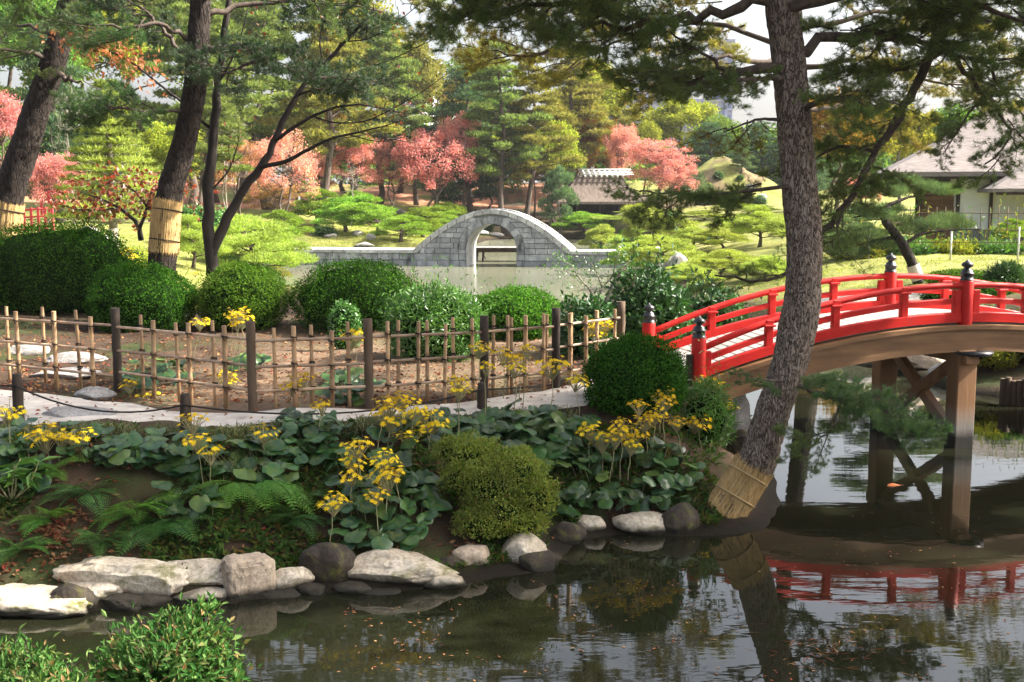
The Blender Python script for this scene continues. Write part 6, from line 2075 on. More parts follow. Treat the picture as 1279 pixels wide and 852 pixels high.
rock('bank_stone', 310, 722, 62, 58, 9.52, RB_, 'squared pinkish granite block standing at the water', 4, .08, 3, 4, .8, .45, freq=1.0, boxy=.38)
rock('bank_stone', 360, 725, 52, 36, 9.62, RP, 'small pale mossy stone just right of the granite block', 5, .2, 4, 3, .7)
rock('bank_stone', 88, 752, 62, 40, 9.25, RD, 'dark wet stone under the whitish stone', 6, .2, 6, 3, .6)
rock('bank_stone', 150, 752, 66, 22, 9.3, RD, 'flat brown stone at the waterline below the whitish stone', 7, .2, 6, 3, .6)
rock('bank_stone', 201, 737, 24, 22, 9.35, RD, 'small round dark stone below the long pale stone', 8, .15, 2, 2)
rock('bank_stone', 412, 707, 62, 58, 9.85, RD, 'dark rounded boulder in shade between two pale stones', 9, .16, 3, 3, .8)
rock('bank_stone', 492, 711, 128, 46, 9.85, RP, 'long pale stone with green moss below the leopard plant', 10, .2, 5, 4, .5)
rock('bank_stone', 350, 746, 50, 20, 9.4, RD, 'dark wet stone at the waterline beside the granite block', 11, .2, 4, 2)
rock('bank_stone', 480, 738, 70, 14, 9.6, RD, 'flat dark stone awash under the long mossy stone', 12, .2, 4, 2)
rock('bank_stone', 588, 698, 56, 34, 10.05, RB_, 'brown grey stone under the azalea mound', 13, .2, 5, 3, .7)
rock('bank_stone', 655, 688, 54, 50, 10.25, RP, 'upright pale stone with mossy foot at the right of the azalea mound', 14, .22, 6, 3, .7)
rock('bank_stone', 668, 702, 44, 34, 10.1, RD, 'dark wet stone in front of the upright pale stone', 15, .2, 5, 3)
rock('bank_stone', 737, 655, 32, 24, 10.9, RP, 'small pale stone at the waterline between azalea and pine', 16, .2, 3, 2)
rock('bank_stone', 801, 655, 60, 30, 10.95, RP, 'pale rounded stone with mossy shoulder nearest the leaning pine', 17, .16, 3, 3, .7)
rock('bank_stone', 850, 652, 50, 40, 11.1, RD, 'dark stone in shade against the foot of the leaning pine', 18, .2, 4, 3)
rock('bank_stone', 708, 668, 40, 30, 10.6, RD, 'dark stone in the shaded gap under the leopard plant', 19, .2, 4, 2)
rock('bank_stone', 914, 522, 50, 56, 13.3, RG, 'grey boulder under the near red bridge end', 20, .2, 5, 3)
rock('bank_stone', 930, 560, 40, 40, 12.6, RD, 'dark stone behind the leaning pine trunk', 21, .2, 4, 3)
for i_, (x_, y_, w_, h_, m_, l_) in enumerate([(65, 765, 60, 18, RD, 'low dark wet stone before the left end of the tan stone'), (185, 752, 50, 16, RD, 'low wet stone in front of the long pale stone'), (255, 745, 64, 20, RP, 'low cream stone filling the gap before the granite block'), (388, 738, 46, 22, RD, 'wet stone between the mossy stone and the dark boulder'),
        (440, 735, 50, 16, RD, 'low dark stone in front of the rounded dark boulder'), (545, 725, 56, 26, RP, 'low mossy stone ending the long mossy stone'), (560, 706, 40, 26, RD, 'dark stone tucked behind the low mossy stone'), 
(20, 742, 70, 26, RP, 'cream stone behind the long mossy tan stone'), (120, 738, 80, 30, RP, 'low cream stone under the large whitish stone')]):
    rock('bank_stone', x_, y_, w_, h_, 9.5, m_, l_, 200 + i_, .18, 5, 3, .6)
rock('flat_stone', 100, 517, 96, 14, 12.6, RG, 'broad flat grey stone set in the sunny path', 22, .16, 5, 3, .55, group=None)
rock('flat_stone', 20, 517, 24, 22, 12.4, RG, 'pale stone beside the short log post on the path', 23, .2, 4, 2, group=None)
rock('path_stone', 118, 493, 42, 20, 13.2, RG, 'small flat topped stone at the foot of the bamboo fence', 24, .2, 5, 3, group=None)
rock('step_stone', 92, 449, 66, 16, 15.6, RG, 'pale flat stepping slab behind the bamboo fence', 25, .15, 5, 3, .6, group='stepping slabs behind the fence')
rock('step_stone', 35, 438, 50, 16, 16.6, RG, 'upper grey stepping slab behind the bamboo fence', 26, .15, 5, 3, .6, group='stepping slabs behind the fence')
rock('step_stone', 80, 468, 78, 14, 14.9, RG, 'lowest shaded stepping slab behind the bamboo fence', 27, .15, 5, 3, .6, group='stepping slabs behind the fence')
rock('shore_stone', 1094, 455, 42, 18, 22.6, RD, 'dark flat overhanging stone seen under the red bridge', 30, .15, 5, 3, .8, group='stones on the bank under the bridge')
rock('shore_stone', 1140, 468, 46, 40, 21.6, RG, 'grey stone seen between the bridge piers', 31, .2, 5, 3, group='stones on the bank under the bridge')
rock('shore_stone', 1178, 476, 40, 44, 21.0, RG, 'tall grey stone just left of the near bridge column', 32, .2, 5, 3, group='stones on the bank under the bridge')
rock('shore_stone', 1160, 448, 70, 34, 22.6, RB_, 'brown bank stone high between the braces', 33, .2, 5, 3, group='stones on the bank under the bridge')
rock('shore_stone', 1232, 478, 50, 44, 19.8, RB_, 'brown rounded stone beside the log stakes', 34, .2, 4, 3, group='stones on the bank under the bridge')
rock('shore_stone', 1085, 440, 60, 20, 24.5, RG, 'pale grey stone behind the dark overhanging stone', 35, .2, 4, 3, group='stones on the bank under the bridge')
rock('niwaki_stone', 848, 341, 34, 24, 41, RF, 'tall brown and white stone among the pale cloud pines', 40, .2, 6, 3, group='stones on the far shores')
rock('niwaki_stone', 828, 342, 20, 24, 41, RF, 'small upright stone beside the tall brown and white stone', 41, .2, 5, 2, group='stones on the far shores')
for i, (px, y, w, h, D, lab) in enumerate([(728, 290, 30, 9, 88, 'flat grey stone on the islet right of the stone bridge steps'), (775, 297, 22, 14, 80, 'white stone under the small cloud pine islet'), (690, 272, 20, 7, 96, 'pale stone beside the path end of the moon bridge'),
        (463, 294, 12, 9, 78, 'white leaning stone at the lawn edge before the cloud pines'), (413, 299, 14, 7, 79, 'grey stone lying on the far lawn'), (446, 291, 12, 7, 80, 'small dark stone on the slope of the far lawn'), (600, 299, 22, 6, 97, 'row stone seen through the stone arch'), (620, 299, 18, 6, 97.5, 'second pale shore stone seen through the stone arch'),
        (455, 308, 26, 7, 75.5, 'flat pale shore stone at the end of the far lawn'), (938, 196, 14, 8, 104, 'white stone near the top of the grassy hillock'), (952, 206, 12, 9, 103, 'white stone on the right shoulder of the grassy hillock'), (944, 214, 10, 5, 102, 'grey stone lower on the grassy hillock'),
        (500, 232, 16, 9, 108, 'round dark stone on the russet slope behind the pink maple'), (110, 272, 26, 12, 45, 'pale stone beside the red railing'), (128, 284, 22, 8, 41, 'pale flat stone on the sunny lawn behind the biggest bush')]):
    rock('shore_stone', px, y, w, h, D, RF, lab, 50 + i, .2, 5, 2, group='stones on the far shores')

# ------------------------------------------------------------------ leopard plants
leopard_plant(212, 605, 11.25, 175, 62, 36, 'broad spread of leopard plant leaves below the mossy stretch of path', [(246, 552, .0), (263, 570, -.1), (240, 529, .2)], 1, .165)
leopard_plant(388, 578, 11.45, 122, 62, 34, 'leopard plant clump under the tallest fence post at the path edge', [(402, 511, .1), (330, 545, .1)], 2, .15)
leopard_plant(478, 690, 10.35, 150, 122, 46, 'leopard plant with the brightest yellow daisies above the long mossy stone', [(446, 562, .0), (441, 578, -.05), (480, 577, .1), (440, 598, -.05), (483, 601, .0), (470, 622, -.05), (416, 630, -.1), (493, 595, .1)], 3, .15, .4)
leopard_plant(655, 592, 11.35, 140, 82, 42, 'large leaved leopard plant between the azalea mound and the path', [(573, 478, .5), (600, 437, 1.2), (608, 462, 1.0), (650, 452, .9), (643, 462, .8), (630, 445, 1.0), (658, 440, 1.0), (690, 461, .9), (720, 478, .5), (575, 490, .4)], 4, .19)
leopard_plant(790, 640, 11.15, 165, 92, 46, 'leopard plant with low round leaves below the shaggy round bush', [(790, 545, .2), (775, 535, .25), (806, 529, .3), (830, 505, .3), (818, 520, .2), (788, 560, .1), (768, 548, .1), (845, 530, .2), (826, 495, .4), (797, 510, .3), (752, 553, .2)], 5, .145)
leopard_plant(516, 555, 11.9, 90, 30, 10, 'tall flowering leopard plant in front of the path edge grass', [(478, 519, .1), (488, 509, .1), (502, 502, .1), (515, 514, .0), (530, 520, .0), (512, 550, -.1), (488, 528, 0), (540, 530, 0)], 6, .14)
leopard_plant(715, 640, 10.9, 34, 28, 4, 'single low tuft of round leaves hanging over the water beside the azalea mound', [], 7, .15)
leopard_plant(885, 552, 12.6, 60, 62, 16, 'small shaded leopard plant under the near red bridge post', [(868, 475, .3), (888, 480, .3), (905, 478, .3), (900, 512, .1), (910, 512, .1), (870, 530, .1)], 8, .13)
leopard_plant(440, 500, 13.2, 85, 34, 18, 'leopard plant behind the bamboo fence beside the middle log post', [(440, 425, .6), (446, 420, .6), (378, 478, -.8), (365, 486, -.8)], 9, .16)
leopard_plant(172, 488, 13.9, 40, 30, 7, 'dark leopard leaves behind the fence just left of the first bay', [(162, 484, -1.3), (185, 500, -1.4)], 10, .16)
leopard_plant(215, 475, 14.6, 50, 26, 8, 'leopard leaves in the sunlit dirt behind the sloping fence bay', [(280, 475, -1.2), (288, 480, -1.2), (250, 405, 1.0)], 11, .17)
leopard_plant(312, 462, 14.4, 46, 18, 8, 'leopard leaves just behind the post where the fence turns', [(292, 398, 1.2), (300, 392, 1.2), (296, 408, 1.0), (303, 402, 1.2)], 12, .15)
leopard_plant(28, 568, 11.3, 60, 36, 9, 'leopard leaves below the short post at the far left path edge', [(10, 517, .3), (78, 552, 0), (50, 545, .1), (55, 553, 0)], 13, .14)
leopard_plant(747, 440, 15.8, 40, 30, 6, 'flowering leopard plant behind the last fence uprights', [(742, 405, .2), (752, 408, .2), (738, 412, .1), (748, 418, .1), (760, 410, .2)], 14, .14)
leopard_plant(160, 345, 19.5, 40, 20, 6, 'flowering plant between the clipped bushes beside the straw banded trunk', [(148, 320, .2), (158, 315, .2), (166, 322, .1), (244, 343, .2), (95, 375, -1.0), (88, 378, -1.0)], 15, .16)

leopard_plant(340, 600, 11.0, 90, 50, 14, 'leopard leaves hanging below the post clump above the bright ferns', [], 16, .15)
leopard_plant(110, 572, 11.2, 70, 34, 10, 'leopard leaves on the bank under the broad flat path stone', [(96, 548, 0)], 17, .14)
leopard_plant(560, 552, 11.5, 70, 34, 12, 'leopard leaves between the daisies and the azalea mound top', [], 18, .15)
leopard_plant(240, 655, 10.5, 80, 46, 10, 'leopard leaves in deep shade above the long pale stone', [], 19, .14)
leopard_plant(720, 590, 11.5, 60, 60, 14, 'leopard leaves joining the large leaved clump to the daisies by the round bush', [(735, 540, .1)], 20, .16)
leopard_plant(30, 610, 11.0, 70, 40, 8, 'leopard leaves among the pointed leaves at the left edge', [], 21, .14)

# ------------------------------------------------------------------ ferns, grass, litter
fern(296, 606, 10.75, 1.25, 7, M['fern'], 'bright feathery fern with two long fronds hanging over the dark bank', 1, (-2.4, -.4), (.05, .55))
fern(330, 604, 10.75, 1.45, 6, M['fern'], 'larger bright fern frond arching right over the bank', 2, (-1.7, -.2), (.05, .55))
fern(205, 655, 10.3, 1.2, 10, M['fern_dark'], 'dark green fern above the whitish stone', 3, (-3.4, .6), (-.2, .5))
fern(168, 640, 10.5, 1.1, 9, M['fern'], 'yellow green fern beside the dark fern', 4, (-3.6, .4), (-.4, .3))
fern(60, 590, 10.9, .9, 7, M['fern'], 'small fern above the leaf litter near the left edge', 5, (-3.2, .2), (-.4, .3))
fern(25, 690, 9.95, .9, 9, M['fern_dark'], 'low fern among dry leaves above the tan stone', 6, (-3.4, .4), (-.4, .3))
fern(425, 632, 10.6, .7, 7, M['fern_dark'], 'small fern left of the daisy leopard plant', 7, (-3.4, .4), (-.4, .3))
fern(250, 590, 11.0, .9, 8, M['fern_dark'], 'fern in the shade under the broad leopard leaves', 8, (-3.2, .2), (-.4, .4))

fern(110, 600, 10.9, 1.0, 8, M['fern_dark'], 'dark fern on the bare soil above the dry leaf drift', 9, (-3.2, .2), (-.5, .3))
fern(62, 650, 10.5, .8, 8, M['fern'], 'small bright fern in the dry leaf drift', 10, (-3.2, .2), (-.5, .3))
fern(128, 680, 10.2, .8, 8, M['fern_dark'], 'low dark fern just above the brightest whitish stone', 11, (-3.2, .2), (-.5, .3))
fern(365, 650, 10.4, .9, 8, M['fern_dark'], 'dark fern above the small pale mossy stone', 12, (-3.2, .2), (-.5, .3))
fern(690, 640, 10.9, .7, 7, M['fern_dark'], 'dark fern at the right foot of the azalea mound', 13, (-3.2, .2), (-.5, .3))

def lance_plant(px, by, Y, label, seed, n=34, L=.22, W=.06, h=.35, spread=.35, mat='loose', cat='plant'):
    rng = np.random.default_rng(seed)
    p = onland(px, by)
    t = thing('lance_leaf_plant', label, cat, p)
    st = Geo()
    lm = Geo(); lm.leaves(np.zeros((1, 3)), np.array([[1.0, 0, .1]]), np.array([[0, 0, 1.0]]), 1.0, W / L, 0, .12, .22)
    me = lm.mesh('leaf')
    for k in range(n // 7):
        a = rng.uniform(0, 6.28); e = np.array([math.cos(a) * spread * rng.uniform(.1, 1), math.sin(a) * spread * rng.uniform(.1, .8), h * rng.uniform(.5, 1.1)])
        st.tube(bent((0, 0, -.03), e, rng, 4, 0, .06), np.linspace(.008, .004, 4), 5, 0, False)
        for q in range(7):
            mobj('leaf', me, M[mat], t, tuple(e * (1 - .05 * q)), (rng.normal() * .3, rng.uniform(-.35, .5), q * .9 + rng.uniform(0, .5)), L * rng.uniform(.7, 1.15))
    mobj('stems', st, M['stalk'], t)
lance_plant(14, 625, 10.55, 'lush plant with long pointed bright leaves at the left edge of the bank', 1, 56, .24, .06, .38, .36)
lance_plant(30, 565, 11.2, 'pointed leaves of a low plant under the path edge at the far left', 2, 28, .2, .05, .2, .3)
lance_plant(425, 585, 11.0, 'pointed leaved plant between the two leopard clumps', 3, 28, .16, .04, .15, .25, 'broad_dark')

def scatter(name, mat, n, seed, px0, px1, py0, py1, L, W, kind, label, up=.3, cond=None, lift=.01, flat=True, cat=None, oval=False):
    rng = np.random.default_rng(seed)
    px = rng.uniform(px0, px1, n); py = rng.uniform(py0, py1, n)
    if oval:
        a_ = rng.uniform(0, 6.283, n); r_ = np.abs(rng.normal(size=n)) * .5
        px = (px0 + px1) / 2 + np.cos(a_) * r_ * (px1 - px0) / 2; py = (py0 + py1) / 2 + np.sin(a_) * r_ * (py1 - py0) / 2
    pts = [onland(a, b, 7) for a, b in zip(px, py)]
    P = np.array([tuple(p) for p in pts if p.z > .06 and (cond is None or cond(p))])
    P[:, 2] += lift
    m = len(P)
    D = rng.normal(size=(m, 3)); D[:, 2] = D[:, 2] * .25 + up
    N = np.tile([0, 0, 1.0], (m, 1)) + rng.normal(size=(m, 3)) * .4
    s = rng.uniform(.6, 1.3, m)
    g = Geo(); g.leaves(P, D, N, L * s, W * s, 0)
    return setp(mobj(name, g, mat), label, cat, None, 'stuff')
scatter('ground_cover', M['cover'], 24000, 1, -60, 900, 535, 720, .085, .036, 'stuff', 'small dark ground cover plants over the shaded bank', .7, lambda p: vnoise(np.array([[p.x, p.y, p.z]]), 1.7, 4)[0] > -.15)
scatter('fallen_leaves', M['litter'], 6500, 2, -40, 760, 395, 505, .055, .032, 'stuff', 'dry fallen leaves on the dirt behind the bamboo fence', .05)
scatter('fallen_leaves', M['litter'], 1600, 3, -40, 880, 540, 735, .06, .035, 'stuff', 'brown fallen leaves caught on the bank above the stones', .15)
scatter('fallen_leaves', M['litter'], 380, 4, 0, 860, 478, 530, .05, .03, 'stuff', 'few fallen leaves lying on the sandy path', .03, None, .04)
scatter('fallen_leaves', M['litter'], 420, 5, -60, 190, 620, 730, .06, .035, 'stuff', 'drift of dry leaves above the tan stone', .3, oval=True)

def lawn_tufts():
    rng = np.random.default_rng(71)
    g = Geo()
    for (x0, x1, y0, y1, n) in ((-17, -4.5, 23, 62, 9000), (5.5, 26, 23, 41, 9000), (-14, 0, 75, 98, 5000)):
        x = rng.uniform(x0, x1, n); y = rng.uniform(y0, y1, n)
        z = gz(x, y); k = z > .25
        x, y, z = x[k], y[k], z[k]
        m = len(x); B = np.repeat(np.stack([x, y, z - .01], 1), 4, 0) + rng.normal(size=(m * 4, 3)) * [.06, .06, 0]
        h = np.repeat(.03 + .05 * rng.uniform(0, 1, m) ** 2, 4) * (1 + y0 / 60)
        g.blades(B, rng.normal(size=(m * 4, 3)) * .6 + [0, 0, 1], h, .012 * (1 + y0 / 40), rng)
    setp(mobj('lawn_grass', g, M['reed']), 'short uneven grass tufts over the garden lawns', None, None, 'stuff')
lawn_tufts()

def grass_edge():
    rng = np.random.default_rng(9)
    g = Geo()
    edge = [onland(*p) for p in [(-60, 540), (60, 541), (130, 538), (200, 540), (300, 541), (420, 538), (520, 530), (600, 524), (690, 519), (745, 515)]]
    P2 = np.array([(p.x, p.y) for p in edge]); s = np.r_[0, np.cumsum(np.linalg.norm(np.diff(P2, axis=0), axis=1))]
    for k in range(290):
        q = rng.uniform(0, s[-1]); x = np.interp(q, s, P2[:, 0]); y = np.interp(q, s, P2[:, 1]) - abs(rng.normal()) * .14 + .03
        if vnoise(np.array([[x * .9, 0, 0]]), 1.0, 3)[0] < -.45: continue
        z = gzf(x, y)
        n = 34
        D = rng.normal(size=(n, 3)) * .7 + np.array([0, -.35, .9])
        L = rng.uniform(.10, .24, n)
        D /= np.linalg.norm(D, axis=1)[:, None]
        B = np.array([x, y, z - .01]) + rng.normal(size=(n, 3)) * np.array([.03, .03, 0])
        mid = B + D * L[:, None] * .55
        D2 = D + np.array([0, -.25, -1.1]); D2 /= np.linalg.norm(D2, axis=1)[:, None]
        tip = mid + D2 * L[:, None] * .55
        S = np.cross(D, rng.normal(size=(n, 3))); S /= np.linalg.norm(S, axis=1)[:, None]; S *= .0035
        V = np.stack([B - S, B + S, mid + S, mid - S, tip], 1).reshape(-1, 3)
        i = np.arange(n)[:, None] * 5
        g.add(V, i + np.array([[0, 1, 2, 3]])); g.add(np.zeros((0, 3)), np.zeros((0, 3), int))
        g.F.append((i + np.array([[3, 2, 4]]) + g.n - len(V), 0, False))
    setp(mobj('mondo_grass', g, M['grass']), 'fringe of drooping mondo grass along the path edge', None, None, 'stuff')
    # a tuft on the pine's foot and a pale one on the bank
    for px, py, Y, lab, n, Ls in ((862, 632, 11.05, 'small grass tuft at the foot of the leaning pine', 70, .22), (300, 590, 11.2, 'pale drooping grass tuft above the bright ferns', 220, .3), (40, 655, 10.4, 'grass tuft at the left of the bank', 70, .25)):
        p = onland(px, py)
        gg = Geo()
        D = rng.normal(size=(n, 3)) * .6 + [0, -.25, .6]
        gg.blades(rng.normal(size=(n, 3)) * [.07, .05, .01], D, rng.uniform(.5, 1, n) * Ls, .007, rng)
        if n > 100:
            gg.blades(rng.normal(size=(n, 3)) * [.12, .05, .05], rng.normal(size=(n, 3)) * .4 + [0, -.6, -.6], rng.uniform(.5, 1, n) * Ls, .007, rng)
        setp(mobj('grass_tuft', gg, M['grass'], None, p), lab, 'grass tuft')
grass_edge()

def floating():
    rng = np.random.default_rng(19)
    g = Geo()
    P, L = [], []
    for k in range(700):
        px, py = rng.uniform(420, 1300), rng.uniform(640, 860)
        if vnoise(np.array([[px / 90, py / 40, 0]]), 1, 3)[0] < .0: continue
        p = G(px, py, 0)
        if gzf(p.x, p.y) > -.05: continue
        P.append((p.x, p.y, .004))
    P = np.array(P); m = len(P)
    D = rng.normal(size=(m, 3)) * [1, 1, .02]
    g.leaves(P, D, np.tile([0, 0, 1.0], (m, 1)), rng.uniform(.015, .05, m), rng.uniform(.006, .02, m), 0, .03, -.02)
    c = G(1030, 812, 0); m = 70
    Q = np.array([c.x, c.y, .005]) + rng.normal(size=(m, 3)) * [.28, .20, 0]
    g.leaves(Q, rng.normal(size=(m, 3)) * [1, .5, 0], np.tile([0, 0, 1.0], (m, 1)), rng.uniform(.05, .14, m), np.full(m, .006), 0, 0, 0)
    setp(mobj('floating_leaves', g, M['litter']), 'leaves and pine needles floating on the dark water', None, None, 'stuff')
floating()

# ------------------------------------------------------------------ middle distance: cloud pines, maples, garden pines
NK, NP, NB = M['niwaki'], M['niwaki_pale'], M['niwaki_blue']
nk = [  # px, foot, depth, top, width, material, label
    (395, 278, 84, 236, 60, NK, 'dark green cloud pine just right of the visitor on the far lawn'),
    (432, 285, 82, 243, 66, NK, 'bright cloud pine beside the pale thin stem on the far lawn'),
    (470, 296, 80, 250, 80, NK, 'broad bright cloud pine sloping down to the left bridge end'),
    (500, 306, 77, 268, 70, NK, 'low cloud pine touching the left end of the moon bridge'),
    (528, 296, 82, 256, 56, NK, 'rounded cloud pine rising behind the left flank of the moon bridge'),
    (568, 268, 97, 250, 44, NK, 'small cloud pine seen over the left shoulder of the arch'),
    (728, 284, 97.5, 264, 62, NK, 'bright cloud pine below the hut at its left corner'),
    (765, 290, 96.8, 268, 70, NP, 'pale cloud pine directly below the thatched eave'),
    (806, 292, 97, 266, 60, NP, 'pale cloud pine right of the hut posts'),
    (752, 306, 78, 280, 46, NP, 'smallest cloud pine on the islet above the causeway end'),
    (790, 308, 72, 284, 60, NP, 'cloud pine on the islet shore by the white stone'),
    (826, 342, 42.5, 292, 90, NP, 'spreading pale cloud pine right of the causeway end by the tall stone'),
    (862, 330, 48, 283, 72, NP, 'pale cloud pine with a dark forked stem above the tall stone'),
    (905, 330, 47, 282, 66, NP, 'pale cloud pine in the middle of the shore group'),
    (950, 334, 45, 256, 80, NP, 'thick stemmed cloud pine close to the leaning trunk'),
    (900, 356, 37, 310, 96, NP, 'lowest and palest cloud pine above the red rails'),
    (960, 358, 34, 318, 70, NP, 'pale low pine half hidden by the leaning trunk'),
    (845, 312, 60, 268, 60, NP, 'pale cloud pine behind the shore group'),
    (880, 300, 68, 262, 56, NP, 'distant pale cloud pine under the drooping boughs'),
    (1050, 338, 36, 262, 84, NB, 'grey green garden pine with short thick trunk right of the leaning pine'),
    (1268, 300, 37.5, 272, 50, NK, 'small bright cloud pine in front of the porch roof'),
    (305, 330, 40, 268, 120, NP, 'pale yellow green pine spreading between the forked tree and the causeway end'),
    (238, 318, 36, 268, 70, NP, 'pale low pine just right of the straw band'),
    (338, 326, 52, 282, 70, NK, 'bright low pine at the pond edge behind the pale yellow green one'),
    (812, 300, 66, 250, 60, NP, 'soft pale pine behind the islet right of the causeway'),
    (925, 318, 54, 268, 70, NP, 'pale cloud pine just left of the leaning trunk behind the thick stemmed one'),
    (790, 330, 50, 300, 60, NP, 'low pale pine at the very end of the causeway'),
    (935, 296, 74, 252, 70, NK, 'distant bright pine left of the leaning trunk'),
    (868, 366, 34.5, 328, 80, NP, 'pale low pine spreading over the dark leaved shrubs'),
    (350, 300, 76, 262, 60, NK, 'bright cloud pine at the left of the visitor by the pond'),
    (548, 280, 90, 262, 60, NK, 'cloud pine peeping over the left flank of the arch'),
    (450, 270, 92, 235, 60, NK, 'cloud pine behind the broad bright one on the lawn'),
    (700, 262, 98, 208, 44, NB, 'pine with flat layered pads and pale stem at the left of the hut'),
    (858, 232, 97, 206, 48, NB, 'dark layered pine between the salmon maple and the hillock'),
]
for i, (px, by, Y, top, w, mt, lab) in enumerate(nk):
    far_tree('cloud_pine', 'niwaki_near' if Y < 50 else 'niwaki', px, by, Y, top, w, mt, lab, 'pine tree', 'trained cloud pines round the pond', M['bark_pale'] if px == 700 else M['bark_far'])
far_tree('cloud_pine', 'cedar', 925, 190, 106, 164, 30, NB, 'upright clipped pine standing on top of the grassy hillock', 'pine tree', 'trained cloud pines round the pond')

def garden_pine():
    D = 27.5
    c = At(1147, 352, D)
    t = thing('garden_pine', 'garden pine with a bent dark trunk, pale wrap and flat pads on the lawn', 'pine tree', (c.x, D, gzf(c.x, D)))
    o = t.location; rng = np.random.default_rng(44)
    W_ = lambda P, dd=0: np.array([tuple(At(x, y, D + dd * i) - o) for i, (x, y) in enumerate(P)])
    g = Geo(); T = W_([(1149, 362), (1146, 348), (1138, 325), (1128, 306), (1116, 290), (1106, 278), (1102, 266), (1110, 256)])
    g.tube(T, [.15, .135, .13, .125, .11, .09, .075, .055], 12, 0, True, True, .14, 4); mobj('trunk', g, M['bark_dark'], t)
    g = Geo(); g.tube(W_([(1146.5, 349), (1140, 331)]), [.155, .15], 20, 0, False, True, .04, 2); wr = mobj('trunk_wrap', g, M['wrap_white'], t)
    g = Geo(); q = W_([(1144, 341)])[0]; a = np.linspace(0, 6.283, 20)
    g.tube(np.c_[q[0] + .165 * np.cos(a), q[1] + .165 * np.sin(a), q[2] + .05 * np.sin(a)], .012, 5, 0, False); mobj('rope', g, M['red_rail'], wr)
    for P, pads in [([(1110, 256), (1135, 246), (1165, 243)], [(1090, 232), (1130, 226), (1165, 233), (1110, 240), (1185, 238), (1068, 240)]),
                    ([(1128, 306), (1150, 292), (1180, 288), (1225, 286)], [(1160, 280), (1190, 274), (1210, 282), (1130, 276), (1150, 288)]),
                    ([(1120, 296), (1095, 300), (1060, 310)], [(1060, 300), (1085, 292), (1105, 306), (1045, 312), (1075, 316)]),
                    ([(1104, 272), (1085, 268), (1065, 272)], [(1070, 262), (1090, 268), (1120, 262)])]:
        g = Geo(); g.tube(W_(P, .15), np.linspace(.05, .012, len(P)), 7, 0, False, True, .1); b = mobj('branch', g, M['bark_dark'], t)
        gc = Geo()
        for x, y in pads:
            cc = W_([(x, y)])[0] + np.array([0, rng.uniform(-.5, .7), 0])
            n = 1500
            d = rdirs(rng, n)
            B = cc + d * (rng.uniform(0, 1, n) ** .4)[:, None] * np.array([.42, .42, .14])
            gc.blades(B, d * [.7, .7, .3] + [0, 0, .8] + rng.normal(size=(n, 3)) * .3, rng.uniform(.08, .15, n), .011, rng)
            for q in range(5):
                e = cc + rng.normal(size=3) * [.3, .25, .05]
                gc.tube(bent(cc - [0, 0, .12], e, rng, 3), [.012, .008, .004], 4, 1, False)
        mobj('pads', gc, [NB, M['twig']], b)
garden_pine()

